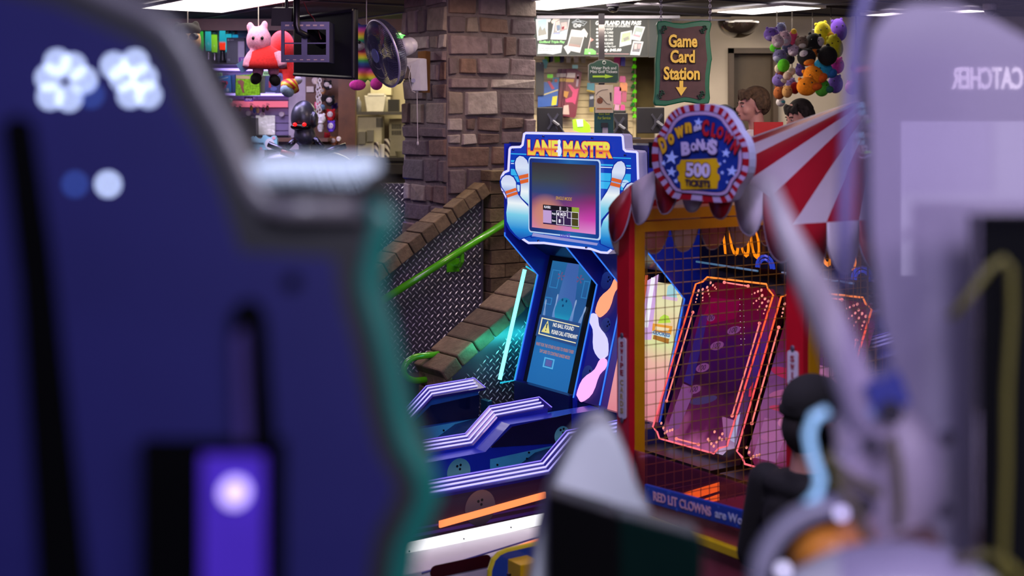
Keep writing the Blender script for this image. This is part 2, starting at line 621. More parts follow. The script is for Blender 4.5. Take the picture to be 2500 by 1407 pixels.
def sloped_cap(m, b0, b1, a0, a1, zf, step, th, slope):
    n = V((0, -slope, 1)).normalized()
    d = V((0, 1, slope)).normalized()
    L = math.hypot(1, slope)
    k = 0
    a = a0
    while a < a1 - .02:
        aa = min(a1, a + step)
        m.mi = random.choice((0, 1, 2))
        p = V((-(b0 + b1) / 2, (a + aa) / 2, zf((a + aa) / 2)))
        m.obox(p + n * th / 2 + V((0, 0, random.uniform(-.004, .004))), ((b1 - b0) / 2 + random.uniform(-.004, .004), 0, 0), d * ((aa - a) / 2 * L - .004), n * th / 2)
        a = aa
m = MB(ROW)
sloped_cap(m, 4.19, 4.42, -.6, 1.76, fz, .105, .10, .64)
sloped_cap(m, 4.19, 4.33, 1.76, 2.05, fz, .105, .10, .64)
m.build('brick_cap', BRICK, wf, bevel=.006)
m = MB(ROW)
z = 0
k = 0
while z < 1.86:
    a = 2.06 - (.13 if k % 2 else 0)
    while a < 2.95:
        m.mi = random.choice((0, 1, 2))
        if a + .26 > 2.06:
            m.box(-4.32, -4.20 + random.uniform(-.004, .004), max(a, 2.05), a + .254, z, z + .1)
        a += .26
    z += .105
    k += 1
for i in range(7):
    m.mi = i % 3
    m.box(-4.32, -4.17, 2.04 + i * .13, 2.165 + i * .13, 1.885, 1.96)
struct(m, 'wall_pier', BRICK, bevel=.005)
# near wall of the stairs
NB0, NB1 = 3.08, 3.40
nz = lambda a: .85 + .67 * (a - 1.11)
m = MB(ROW)
m.prism([(-NB0, 1.02, 0), (-NB0, 2.2, 0), (-NB0, 2.2, nz(2.2) - .07), (-NB0, 1.02, nz(1.02) - .07)], (-(NB1 - NB0), 0, 0))
wn = struct(m, 'wall_stair_near', plate_m)
m = MB(ROW)
lozenges(m, lambda u, v: V((-NB0, u, v)), (1, 0, 0), 1.1, 2.1, .3, 1.5, lambda u, v: v < nz(u) - .17, .05)
m.build('tread_pattern', loz_m, wn)
m = MB(ROW)
sloped_cap(m, NB0 - .015, NB1 + .01, .98, 2.25, lambda a: nz(a) - .09, .125, .09, .67)
z = 0
while z < nz(1.0) - .10:
    m.mi = random.choice((0, 1, 2))
    m.box(-NB1, -NB0 + .01, .965, 1.03, z, min(z + .2, nz(1.0) - .07))
    z += .205
m.build('brick_cap', BRICK, wn, bevel=.012)
m = MB(ROW)
for i in range(5):
    m.box(-4.24, -3.41, .75 + i * .27, 2.75, i * .17, (i + 1) * .17)
struct(m, 'floor_stairs', mat('stair_tread', '#2c2830', .8))
# blue-lit tread plate beside the column
m = MB(); fbox(m, 930, 448, 996, 900, 11.4, .03)
wp = struct(m, 'wall_plate_blue', mat('tread_plate', '#4c4858'))
m = MB()
lozenges(m, lambda u, v: V((u, 11.4, v)), (0, -1, 0), -1.09, -.87, .9, 1.82, lambda u, v: True, .05)
m.build('tread_pattern', loz_m, wp)
lamp('under_counter_lamp', (-1.0, 11.1, 1.7), (math.radians(-60), 0, 0), .4, 3, '#2a50ff', .1)

# green handrails
green = mat('green_enamel', '#4fb012', .25, noise=.04, coat=.6)
hr = thing('handrail', 'bright green sloping handrail on the tread plate stair wall', 'handrail', ROW @ V((-4.2, .8, 0)), ROWROT)
m = MB(ROW)
p0, p1 = rb(905, 752, 4.15), rb(1262, 526, 4.15)
m.tube([p0, p1], .027, 14)
m.build('rail', green, hr, smooth=True)
m = MB(ROW)
c = rb(1128, 622, 4.15)
m.tube([c + V((0, 0, .01)), c + V((0, .0, -.05)), c + V((-.03, 0, -.085)), c + V((-.095, 0, -.09))], .017, 10)
m.obox(c + V((-.094, -.02, -.085)), (.005, 0, 0), (0, .055, 0), (0, 0, .05))
m.build('bracket', green, hr, smooth=False, bevel=.003)
gl = []
m = MB(ROW)
c0 = rb(1064, 867, 3.30)
for t in range(13):
    th = PI / 2 + PI * t / 12
    gl.append(c0 + V((0, -.13 + .11 * math.cos(th), -.075 + .078 * math.sin(th))))
m.tube([c0 + V((0, .02, .003))] + gl + [c0 + V((0, .02, -.153))], .021, 12)
solo(m, 'handrail_loop', green, 'short green handrail bent in a U at the low brick wall', 'handrail', smooth=True)
m = MB(ROW)
c = rb(1066, 897, 3.24)
m.cyl(c + V((0, .0, 0)), c + V((0, .02, 0)), .018)
solo(m, 'doorbell_button', mat('black_plastic', '#17161a', .4), 'small round black button on the end of the low brick wall', 'button')

# ceiling light panels, and domed cameras
panel_glow = glow('light_panel', '#fff6ee', 6.0)
frame_w = mat('white_frame', '#c9c6cc', .5)
def troffer(c, L, w, label):
    t = thing('ceiling_light', label, 'ceiling light', (c[0], c[1], 3.26), ROWROT, 'light panels in the dark ceiling')
    M = Matrix.Translation((c[0], c[1], 0)) @ Matrix.Rotation(ROWROT, 4, 'Z')
    a = MB(M); a.box(-L / 2, L / 2, -w / 2, w / 2, 3.262, 3.27); a.build('diffuser', panel_glow, t)
    a = MB(M)
    for x0, x1, y0, y1 in ((-L / 2 - .03, L / 2 + .03, -w / 2 - .03, -w / 2), (-L / 2 - .03, L / 2 + .03, w / 2, w / 2 + .03), (-L / 2 - .03, -L / 2, -w / 2, w / 2), (L / 2, L / 2 + .03, -w / 2, w / 2)):
        a.box(x0, x1, y0, y1, 3.262, 3.285)
    a.build('frame', frame_w, t)
troffer((2.15, 11.5), .80, .42, 'white ceiling light panel right of the hanging game card sign')
troffer((.48, 10.7), 1.5, .6, 'white ceiling light panel just right of the stone column')
troffer((-2.25, 10.75), 1.9, .7, 'wide white ceiling light panel above the prize wall on the left')
troffer((3.30, 12.0), .3, .25, 'smaller far light panel near the colourful hanging plush toys')
troffer((3.85, 11.7), .34, .25, 'small ceiling light panel left of the second domed camera')
for px, d, lab in ((1497, 10.9, 'white domed ceiling camera above the menu boards'), (2416, 11.3, 'white domed ceiling camera at the far right above the claw machine')):
    p = W(px, 0, d)
    t = thing('dome_camera', lab, 'security camera', (p.x, d, 3.2), 0)
    a = MB(); a.lathe([(.055, 3.3), (.055, 3.255), (.05, 3.245)], (p.x, d, 0)); a.build('base', mat('camera_white', '#c7c2d0', .4), t, smooth=False)
    a = MB(); a.lathe([(.047, 3.245), (.044, 3.222), (.03, 3.203), (.005, 3.197)], (p.x, d, 0)); a.build('dome', mat('smoked_dome', '#15141a', .08, coat=1.), t, smooth=True)
# ================================================================== TWO-LANE BOWLING GAME
blue_m = mat('cobalt_laminate', '#1a34c8', .35, noise=.06, coat=.3)
navy_m = mat('navy_laminate', '#101c5c', .35, noise=.08, coat=.3)
dark_m = mat('black_laminate', '#0f0e16', .4, noise=.1)
lil_led = glow('lavender_led', '#b4acff', 1.6)
edge_led = glow('blue_edge_line', '#3a86ff', .9)
cyan_edge = glow('cyan_edge_line', '#25c8e8', .9)
lm = thing('bowling_arcade_game', 'blue two-lane bowling arcade game with a lit marquee and lavender light rails', 'arcade game', ROW @ V((-2.22, 1.45, 0)), ROWROT)
KF = .267
af = lambda z: 1.42 + KF * (z - .655)
FINS = [2.95, 2.317, 2.056, 1.508]
# cabinet
m = MB(ROW)
m.box(-2.95, -1.50, 1.38, 1.80, 1.62, 2.2)
m.box(-2.95, -1.50, 1.70, 1.80, .3, 1.62)
m.box(-2.95, -1.50, 1.44, 1.80, 0, .63)
m.prism([(-2.95, 1.40, 1.62), (-2.95, 1.66, 1.46), (-2.95, 1.75, 1.46), (-2.95, 1.75, 1.62)], (1.45, 0, 0))
m.build('cabinet', navy_m, lm)
for i, b in enumerate(FINS):
    m = MB(ROW)
    bk = 1.79 if i in (0, 3) else 1.70
    m.prism([(-b, 1.342, 2.19), (-b, 1.342, 1.6), (-b, 1.6, 1.33), (-b, 1.42, .655), (-b, 1.42, .45), (-b, bk, .45), (-b, bk, 2.19)], (.022, 0, 0))
    fo = m.build('side_panel', blue_m, lm)
    m = MB(ROW)
    m.tube([(-b + .011, 1.339, 1.62), (-b + .011, 1.339, 1.6), (-b + .011, 1.597, 1.33), (-b + .011, 1.417, .655)], .005, 6)
    m.build('edge_light', edge_led, fo)
# clear wing with light tubes on the far side
def fa(t):
    return lerp(.66, 1.385, t)
m = MB(ROW)
m.prism([(-2.96, 1.304, .66), (-2.96, 1.505, 1.385), (-2.96, 1.6, 1.33), (-2.96, 1.42, .655)], (.008, 0, 0))
wing = m.build('clear_side_window', sheet('clear_acrylic', '#dff4ff', .1), lm)
m = MB(ROW); m.tube([(-2.95, 1.308, .675), (-2.95, 1.503, 1.37)], .013, 10); m.build('light_tube', glow('teal_led', '#7ff2e6', 1.9), wing)
lamp('teal_side_lamp', ROW @ V((-2.975, 1.38, .92)), (math.radians(90), 0, ROWROT + math.radians(90)), .6, 1.7, '#30e8d0', .06)
m = MB(ROW); m.tube([(-2.945, 1.51, 1.39), (-2.945, 1.602, 1.335), (-2.945, 1.42, .66), (-2.945, 1.31, .655)], .006, 8); m.build('edge_light', cyan_edge, wing)
# tall displays
da = lambda z: af(z) + .055
def dq(cx, cy, lift=0.):
    p = rl(1280 + cx / 3.91, 620 + cy / 3.91, da(.655) - lift, .655, KF)
    return p
DU, DN = V((0, KF, 1)), V((0, -1, KF))
def dflat(m, pts, lift):
    m.prism([dq(x, y, lift) for x, y in pts], DN.normalized() * .001)
def dtext(m, s, cx, cy, wcrop, hcrop, lift, **kw):
    c = dq(cx, cy, lift)
    w = (dq(cx + wcrop / 2, cy, lift) - dq(cx - wcrop / 2, cy, lift)).length
    h = (dq(cx, cy + hcrop / 2, lift) - dq(cx, cy - hcrop / 2, lift)).length
    m.text(s, pm(c, (1, 0, 0), DU, DN), w, h, depth=.0008, **kw)
m = MB(ROW)
for b0, b1 in ((2.94, 2.33), (2.045, 1.53)):
    m.prism([(-b0, da(.5), .5), (-b1, da(.5), .5), (-b1, da(1.5), 1.5), (-b0, da(1.5), 1.5)], (0, .04, 0))
m.build('display_bezel', dark_m, lm)
m = MB(ROW)
tl, br = dq(262, 62), dq(400, 1390)
bl = dq(10, 1360)
xl, xr = (tl.x + bl.x) / 2, (br.x + dq(676, 90).x) / 2
z0, z1 = .66, tl.z
def dp(x, z, lift=0.):
    return V((x, da(z) - lift, z))
m.prism([dp(xl, .60, .002), dp(xr, .60, .002), dp(xr, z1, .002), dp(xl, z1, .002)], (0, -.001, 0))
scr = m.build('display', ramp_mat('lane_screen', [(0, '#1a63a6'), (.3, '#1c6ab0'), (.5, '#215a98'), (.75, '#23548f'), (1, '#24669c')], 'Z', 1.0), lm)
def xw(t):
    return lerp(xl, xr, t)
def zz(t):
    return lerp(z0, z1, t)
def dpoly(m, pts, lift):
    m.prism([dp(xw(u), zz(v), lift) for u, v in pts], DN.normalized() * .0006)
m = MB(ROW); dpoly(m, [(.30, .52), (.80, .52), (.66, 1), (.38, 1)], .005); m.build('lane_picture', glow('screen_lane', '#3f62a8', .95), scr)
for (u0, v0, u1, v1) in ((.06, .78, .26, .93), (.86, .74, 1.0, .88), (.03, .64, .2, .70)):
    m = MB(ROW)
    for (a, b, c, d) in ((u0, v0, u1, v0 + .008), (u0, v1 - .008, u1, v1), (u0, v0, u0 + .02, v1), (u1 - .02, v0, u1, v1)):
        dpoly(m, [(a, b), (c, b), (c, d), (a, d)], .006)
    m.build('frame_picture', glow('screen_line', '#2f78b4', .95), scr)
for u in (.30, .76):
    m = MB(ROW)
    for k in range(5):
        dpoly(m, [(u, .885), (u + .09 * math.cos(k * 1.25) , .885 + .035 * math.sin(k * 1.25)), (u + .09 * math.cos(k * 1.25 + .4), .885 + .035 * math.sin(k * 1.25 + .4))], .0075)
    m.build('burst_picture', glow('screen_burst', '#74507e', .9), scr)
asp = (xr - xl) / ((z1 - z0) * math.hypot(1, KF))
for u, v, s, t in ((.10, .53, .17, .02), (.32, .56, .20, .0), (.74, .56, .18, -.02), (.93, .53, .17, -.05)):
    m = MB(ROW)
    dpoly(m, [(u + (x) , v + y) for x, y in [(px, py) for px, py in pin_poly((0, -.05), (t * -2, s - .02), .62 / asp * .62)]], .008)
    m.build('pin_picture', ramp_mat('screen_pin', [(0, '#4f7fc0'), (.5, '#6d8fc4'), (1, '#8fa6cc')], 'Z', 1.0), scr)
m = MB(ROW); dpoly(m, disc2(.53, .615, .205, .205 * asp * .92, 32), .009); m.build('ball_picture', ramp_mat('screen_ball', [(0, '#1ba3c4'), (.4, '#1878a8'), (1, '#1c6fa0')], 'Z', 1.0), scr)
m = MB(ROW)
for u, v in ((.46, .70), (.56, .695), (.50, .655)):
    dpoly(m, disc2(u, v, .02, .02 * asp, 12), .0105)
m.build('ball_hole_picture', glow('screen_hole', '#0c3a6c', .9), scr)
m = MB(ROW)
dpoly(m, [(.0, .375), (1, .36), (1, .545), (.0, .55)], .0108)
m.build('banner_picture', glow('screen_banner', '#2a4a86', .9), scr)
m = MB(ROW)
for t in ((.06, .53, .98, .522, 0), (.06, .40, .98, .392, 0)):
    dpoly(m, [(t[0], t[1]), (t[2], t[1] - .008), (t[2], t[3] - .008), (t[0], t[3])], .012)
dpoly(m, [(.06, .395), (.085, .395), (.085, .53), (.06, .53)], .012)
m.build('notice_outline', glow('screen_cream', '#efe3b4', 1.0), scr)
m = MB(ROW)
dpoly(m, [(.12, .415), (.33, .415), (.225, .515)], .012)
m.build('warning_triangle', glow('screen_warn', '#e0d27c', 1.0), scr)
m = MB(ROW)
dpoly(m, [(.215, .45), (.235, .45), (.24, .49), (.21, .49)], .013)
dpoly(m, [(.215, .43), (.235, .43), (.235, .441), (.215, .441)], .013)
m.build('warning_mark', glow('screen_dark', '#20325c', 1.0), scr)
def stext(name, s, u, v, w, h, hexc, lift=.013, **kw):
    m = MB(ROW)
    m.text(s, pm(dp(xw(u), zz(v), lift), (1, 0, 0), DU, DN), w * (xr - xl), h * (z1 - z0), depth=.0006, **kw)
    return m.build(name, glow('screen_text_' + hexc, '#' + hexc, 1.0), scr)
stext('notice_lettering', 'NO BALL FOUND', .62, .492, .50, .034, 'f4f2e4', bold=.01)
stext('notice_lettering', 'PLEASE CALL ATTENDANT', .68, .435, .62, .034, 'f4f2e4', bold=.01)
stext('advice_lettering', 'WAIT FOR THE OTHER PLAYER TO FINISH THEIR', .52, .315, .92, .028, 'b07868', bold=.01)
stext('advice_lettering', 'TAP CARD TO CONTINUE LINKED MODE', .55, .265, .74, .028, 'b07868', bold=.01)
m = MB(ROW)
for (a, b, c, d) in ((.33, .145, .58, .155), (.33, .215, .58, .225), (.33, .145, .36, .225), (.55, .145, .58, .225)):
    dpoly(m, [(a, b), (c, b), (c, d), (a, d)], .012)
m.build('card_picture', glow('screen_line_light', '#57a6d8', 1.0), scr)
m = MB(ROW); dpoly(m, [(.38, .16), (.53, .16), (.53, .21), (.38, .21)], .012); m.build('card_picture', glow('screen_card', '#56539c', 1.0), scr)
# second display, candy coloured
m = MB(ROW)
x2l, x2r = -2.035, -1.555
m.prism([dp(x2l, .60, .002), dp(x2r, .60, .002), dp(x2r, 1.39, .002), dp(x2l, 1.39, .002)], (0, -.001, 0))
scr2 = m.build('display', ramp_mat('candy_screen', [(0, '#d8808c'), (.3, '#e79aa0'), (.45, '#eab6a4'), (.58, '#dbe0a0'), (.68, '#e8c8a0'), (.85, '#e6e0b0'), (1, '#ddd2a8')], 'Z', 1.0, wob=.1), lm)
def c2(px, py, lift=.004):
    return rl(px, py, da(.655) - lift, .655, KF)
def cpoly(name, pts, hexc, lift=.004):
    m = MB(ROW); m.prism([c2(x, y, lift) for x, y in pts], DN.normalized() * .0006)
    return m.build(name, glow('candy_' + hexc, '#' + hexc, 1.0), scr2)
cpoly('beam_picture', [(1560, 830), (1572, 690), (1608, 670), (1590, 830)], 'cfa6dc', .005)
cpoly('beam_picture', [(1572, 800), (1590, 678), (1600, 678), (1582, 800)], 'f4f0fb', .006)
cpoly('stripe_picture', [(1566, 740), (1576, 672), (1582, 672), (1574, 740)], 'd05a3a', .006)
cpoly('bush_picture', [(1606, 790), (1612, 775), (1622, 768), (1632, 772), (1638, 788)], 'b8dc4c', .006)
cpoly('sweet_picture', [(1594, 790), (1642, 797), (1638, 818), (1592, 808)], 'e39a3a', .007)
cpoly('sweet_picture', [(1600, 797), (1634, 802), (1632, 810), (1599, 805)], 'f0dcb0', .008)
cpoly('sweet_picture', [(1592, 809), (1638, 819), (1634, 827), (1592, 817)], 'bcd2d8', .007)
cpoly('sweet_picture', [(1596, 818), (1634, 828), (1632, 840), (1594, 828)], 'a8712c', .007)
cpoly('critter_picture', [(1627, 725), (1630, 700), (1640, 692), (1650, 698), (1653, 730)], '9fd0d8', .007)
cpoly('critter_picture', [(1618, 722), (1655, 728), (1653, 736), (1617, 730)], 'd9b6d4', .008)
m = MB(ROW)
m.text('COOKIES', pm(c2(1615, 815, .009), (1, 0, 0), DU, DN), .15, .022, bold=.03, depth=.0006); m.build('sweet_lettering', glow('candy_txt', '#3f6fa0', 1.0), scr2)
m = MB(ROW); m.prism([(-1.555, da(.62) - .02, .62), (-1.53, da(.62) - .03, .62), (-1.53, da(1.36) - .03, 1.36), (-1.555, da(1.36) - .02, 1.36)], (0, .03, 0)); m.build('display_trim', mat('grey_trim', '#7d7a94', .35), lm)
# panel of lit pins between the lanes
m = MB(ROW)
pa = lambda z: af(z) + .02
m.prism([(-2.296, pa(.64), .64), (-2.056, pa(.64), .64), (-2.056, pa(1.5), 1.5), (-2.296, pa(1.5), 1.5)], (0, .05, 0))
pp = m.build('pin_panel', ramp_mat('pin_panel_print', [(0, '#2a1a78'), (.4, '#1420a8'), (.7, '#141a80'), (1, '#0a1450')], 'Z', .5, wob=.1), lm)
def pq(cx, cy, lift=.002):
    return rl(1200 + cx / 3.35, 600 + cy / 3.35, pa(.655) - lift, .655, KF)
def p2(cx, cy):
    q = pq(cx, cy)
    return (q.x, (q.z - .655) * math.hypot(1, KF))
def from2(x, t, lift):
    z = .655 + t / math.hypot(1, KF)
    return V((x, pa(z) - lift, z))
for (bx, by), (hx, hy), g in (((880, 570), (1062, 265), ('#ff9a72', 1.25, 'orange')), ((935, 920), (835, 560), ('#c4c0ff', 1.25, 'lavender')), ((728, 1255), (948, 932), ('#ffa8f4', 1.25, 'pink'))):
    m = MB(ROW)
    m.prism([from2(x, t, .004) for x, t in pin_poly(p2(bx, by), p2(hx, hy), .92)], DN.normalized() * .02)
    o = m.build('lit_pin', glow('pin_glow_' + g[2], g[0], g[1]), pp, bevel=.006)
    o['label'] = 'glowing %s bowling pin' % g[2]
for cx, cy, r in ((940, 285, .055), (935, 650, .045), (785, 1050, .052)):
    x, t = p2(cx, cy)
    m = MB(ROW); m.prism([from2(a, b, .002) for a, b in disc2(x, t, r, r, 28)], DN.normalized() * .001); o = m.build('ball_print', ramp_mat('ball_print_blue', [(0, '#1a2a80'), (1, '#27409c')], 'Z', .55), pp)
    m = MB(ROW)
    for dx, dt in ((.018, .022), (.034, .008), (.018, -.004)):
        m.prism([from2(a, b, .0035) for a, b in disc2(x + dx, t + dt, .007, .007, 10)], DN.normalized() * .0006)
    m.build('ball_hole_print', glow('hole_print', '#070a30', .6), pp)
# marquee
MA = 1.28
def mq(cx, cy, lift=0.):
    return ra(1200 + cx / 3.91, 300 + cy / 3.91, MA - lift)
OUT = [(300, 100), (325, 85), (780, 93), (1240, 105), (1262, 125), (1272, 245), (1285, 258), (1385, 266), (1402, 285), (1410, 530), (1440, 545), (1468, 590), (1466, 660), (1430, 760), (1395, 900), (1330, 1040), (1250, 1130), (1180, 1195), (1110, 1255), (1040, 1250), (940, 1216), (720, 1190), (500, 1160), (350, 1160), (290, 1120), (235, 1050), (190, 930), (150, 750), (92, 640), (80, 570), (85, 510), (110, 465), (148, 448), (160, 250), (172, 228), (195, 220), (270, 218), (284, 205)]
def poly2(pts, lift):
    return [mq(x, y, lift) for x, y in pts]
def shrink(pts, d):
    """move an outline inwards by d"""
    n = len(pts)
    A = sum(pts[i][0] * pts[(i + 1) % n][1] - pts[(i + 1) % n][0] * pts[i][1] for i in range(n))
    sg = 1 if A > 0 else -1
    out = []
    for i in range(n):
        x0, y0 = pts[i - 1]
        x1, y1 = pts[i]
        x2, y2 = pts[(i + 1) % n]
        ax, ay, bx, by = x1 - x0, y1 - y0, x2 - x1, y2 - y1
        la, lb = math.hypot(ax, ay), math.hypot(bx, by)
        nx, ny = -ay / la - by / lb, ax / la + bx / lb
        l = math.hypot(nx, ny) or 1
        c = max(.5, l / 2)
        out.append((x1 + sg * nx / l * d / c, y1 + sg * ny / l * d / c))
    return out
m = MB(ROW); m.prism(poly2(OUT, 0), (0, .06, 0)); mar = m.build('marquee', mat('milky_acrylic', '#9a98b4', .3, emit=.25, emit_hex='#9a94d8'), lm)
m = MB(ROW); m.prism(poly2(shrink(OUT, 3), .003), (0, .002, 0)); m.build('marquee_light_edge', glow('marquee_rim', '#c2c0ff', 1.35), mar)
m = MB(ROW); m.prism(poly2(shrink(OUT, 24), .006), (0, .002, 0)); m.build('marquee_print', ramp_mat('marquee_blue', [(0, '#1450b8'), (.25, '#0f50c0'), (.6, '#0a32b0'), (1, '#0a34b4')], 'Z', .95), mar)
def art(name, pts, mt, lift):
    m = MB(ROW); m.prism(poly2(pts, lift), (0, .0006, 0)); return m.build(name, mt, mar)
art('sky_stripe', [(185, 290), (1330, 335), (1325, 660), (185, 570)], glow('art_cyan', '#35b0e8', .95), .008)
for y0, y1 in ((375, 440), (300, 355)):
    art('sky_stripe', [(185, y0), (1330, y0 + 45), (1330, y1 + 50), (185, y1)], glow('art_navy', '#0c3ab0', .95), .009)
art('sky_stripe', [(185, 560), (1325, 650), (1325, 720), (185, 615)], glow('art_navy', '#0c3ab0', .95), .009)
art('sky_stripe', [(185, 384), (1330, 432), (1330, 440), (185, 392)], glow('art_white', '#dfeaff', .95), .010)
art('sky_stripe', [(185, 500), (1330, 570), (1330, 576), (185, 506)], glow('art_navy', '#0c3ab0', .95), .010)
art('spark', disc2(240, 625, 48, 34), glow('art_pale', '#b8dcf8', .9), .010)
art('spark', disc2(1275, 585, 40, 40), glow('art_pale', '#b8dcf8', .9), .010)
pin_r = ramp_mat('art_pin', [(0, '#1048b0'), (.15, '#1c8cd8'), (.38, '#7cd0ec'), (.56, '#f0f8fc'), (.72, '#88a4e0'), (.85, '#dbe6fa'), (1, '#cdd4f4')], 'Z', .95)
dk = glow('art_outline', '#0a2a9c', .9)
for base, head, w, l in (((440, 1080), (268, 316), .70, .012), ((1060, 1090), (1238, 365), .70, .012), ((330, 1090), (135, 500), .95, .016), ((1100, 1180), (1372, 575), .92, .016)):
    dx, dy = head[0] - base[0], head[1] - base[1]
    L = math.hypot(dx, dy)
    ux, uy = dx / L, dy / L
    art('pin_outline', pin_poly((base[0] - ux * 8, base[1] - uy * 8), (head[0] + ux * 10, head[1] + uy * 10), w * 1.13), dk, l)
    art('pin_graphic', pin_poly(base, head, w), pin_r, l + .0015)
    for t in (.685, .745):
        cx, cy = base[0] + dx * t, base[1] + dy * t
        hw = .092 * L * w
        h = .022 * L
        art('pin_stripe', [(cx - uy * hw - ux * h, cy + ux * hw - uy * h), (cx + uy * hw - ux * h, cy - ux * hw - uy * h), (cx + uy * hw + ux * h, cy - ux * hw + uy * h), (cx - uy * hw + ux * h, cy + ux * hw + uy * h)], glow('art_orange', '#d8622c', .95), l + .003)
# lettering of the marquee
MU = V((0, 0, 1))
def mtext(name, s, cx, cy, wc, hc, mt, lift, **kw):
    w = abs(mq(cx + wc / 2, cy).x - mq(cx - wc / 2, cy).x)
    h = abs(mq(cx, cy + hc / 2).z - mq(cx, cy - hc / 2).z)
    m = MB(ROW)
    m.text(s, pm(mq(cx, cy, lift), (1, 0, 0), MU, (0, -1, 0)), w, h, depth=.0008, **kw)
    return m.build(name, mt, mar)
yel = ramp_mat('title_yellow', [(0, '#f0d040'), (.3, '#f0b030'), (.42, '#e05a28'), (.55, '#f2dc58'), (1, '#e8e84a')], 'Z', .95)
for s, cx, cy, wc, hc in (('LANE', 488, 238, 285, 145), ('MASTER', 914, 254, 462, 152)):
    mtext('title_shadow', s, cx, cy, wc + 26, hc + 24, glow('title_navy', '#2a1460', .9), .014, bold=.12)
    mtext('title_outline', s, cx, cy, wc + 14, hc + 12, glow('title_red', '#e0506c', .95), .016, bold=.085)
    mtext('title_lettering', s, cx, cy, wc, hc, yel, .018, bold=.045)
art('title_pin', pin_poly((643, 320), (646, 160), .75), glow('art_white', '#dfeaff', .95), .018)
# score screen
def mrect(name, a, b, mt, l0, th=.0008, rad=0.):
    p, q = mq(*a), mq(*b)
    x0, x1, z0_, z1_ = p.x, q.x, q.z, p.z
    m = MB(ROW)
    pts = rrect(x0, z0_, x1, z1_, rad) if rad else [(x0, z0_), (x1, z0_), (x1, z1_), (x0, z1_)]
    m.prism([(x, MA - l0, z) for x, z in pts], (0, th, 0))
    return m.build(name, mt, mar)
SX0, SX1 = mq(378, 700).x, mq(1068, 740).x
SZ0, SZ1 = mq(700, 1080).z, mq(730, 338).z
def sbox(name, u0, v0, u1, v1, mt, l0, rad=0., par=None):
    x0, x1 = lerp(SX0, SX1, u0), lerp(SX0, SX1, u1)
    za, zb = lerp(SZ0, SZ1, v0), lerp(SZ0, SZ1, v1)
    m = MB(ROW)
    pts = rrect(x0, za, x1, zb, rad) if rad else [(x0, za), (x1, za), (x1, zb), (x0, zb)]
    m.prism([(x, MA - l0, z) for x, z in pts], (0, .0012, 0))
    return m.build(name, mt, par or mar)
sbox('screen_frame', 0, 0, 1, 1, glow('art_ice', '#b6d0ee', .95), .020, .025)
sbox('screen_frame', .018, .018, .982, .982, ramp_mat('screen_border', [(0, '#0a2a7c'), (.4, '#0c4a9c'), (.6, '#1a6cb8'), (1, '#0a3a94')], 'X', .8), .022, .02)
m = MB(ROW)
x0, x1, za, zb = lerp(SX0, SX1, .06), lerp(SX0, SX1, .94), lerp(SZ0, SZ1, .07), lerp(SZ0, SZ1, .93)
m.prism([(x0, MA - .024, za), (x1, MA - .024, za), (x1, MA - .024, zb), (x0, MA - .024, zb)], (0, .001, 0))
sm, nt, bs = _new('score_screen')
tc = nt.nodes.new('ShaderNodeTexCoord')
sep = nt.nodes.new('ShaderNodeSeparateXYZ')
nt.links.new(tc.outputs['Generated'], sep.inputs[0])
def rmp(stops, src):
    r = nt.nodes.new('ShaderNodeValToRGB')
    e = r.color_ramp.elements
    e[0].position, e[0].color = stops[0][0], (*lin(stops[0][1]), 1)
    e[1].position, e[1].color = stops[-1][0], (*lin(stops[-1][1]), 1)
    for p, h in stops[1:-1]:
        e.new(p).color = (*lin(h), 1)
    nt.links.new(src, r.inputs[0])
    return r.outputs[0]
rV = rmp([(0, '#d884b8'), (.15, '#c060a8'), (.35, '#7a3a78'), (.55, '#2c4278'), (.75, '#3a4448'), (1, '#322c2c')], sep.outputs['Z'])
rR = rmp([(0, '#e490d8'), (.2, '#d040b0'), (.45, '#882a70'), (.6, '#4a3458'), (1, '#382e30')], sep.outputs['Z'])
mixx = nt.nodes.new('ShaderNodeMix'); mixx.data_type = 'RGBA'
hx = nt.nodes.new('ShaderNodeMapRange'); hx.inputs[1].default_value = .45; hx.inputs[2].default_value = .95
nt.links.new(sep.outputs['X'], hx.inputs[0])
nt.links.new(hx.outputs[0], mixx.inputs[0]); nt.links.new(rV, mixx.inputs[6]); nt.links.new(rR, mixx.inputs[7])
vd = nt.nodes.new('ShaderNodeVectorMath'); vd.operation = 'DISTANCE'
mp = nt.nodes.new('ShaderNodeMapping'); mp.inputs['Scale'].default_value = (1, 0, 1)
nt.links.new(tc.outputs['Generated'], mp.inputs[0]); nt.links.new(mp.outputs[0], vd.inputs[0]); vd.inputs[1].default_value = (.24, 0, .2)
orb = rmp([(0, '#ffffff'), (.18, '#e0e0e0'), (.34, '#000000')], vd.outputs['Value'])
mix2 = nt.nodes.new('ShaderNodeMix'); mix2.data_type = 'RGBA'
nt.links.new(orb, mix2.inputs[0]); nt.links.new(mixx.outputs[2], mix2.inputs[6]); mix2.inputs[7].default_value = (*lin('#d89070'), 1)
nt.links.new(mix2.outputs[2], bs.inputs['Emission Color']); bs.inputs['Emission Strength'].default_value = .9
bs.inputs['Base Color'].default_value = (.01, .01, .01, 1); bs.inputs['Roughness'].default_value = .6
MATS['score_screen'] = sm
m.build('score_screen', sm, mar)
def uv(cx, cy):
    """place on the score screen, crop pixels of the photograph"""
    p = mq(cx, cy)
    u = (p.x - SX0) / (SX1 - SX0)
    slope = .18 * (cx - 730)        # take the perspective slope of the row out
    p2_ = mq(730, cy - slope)
    return u, (p2_.z - SZ0) / (SZ1 - SZ0)
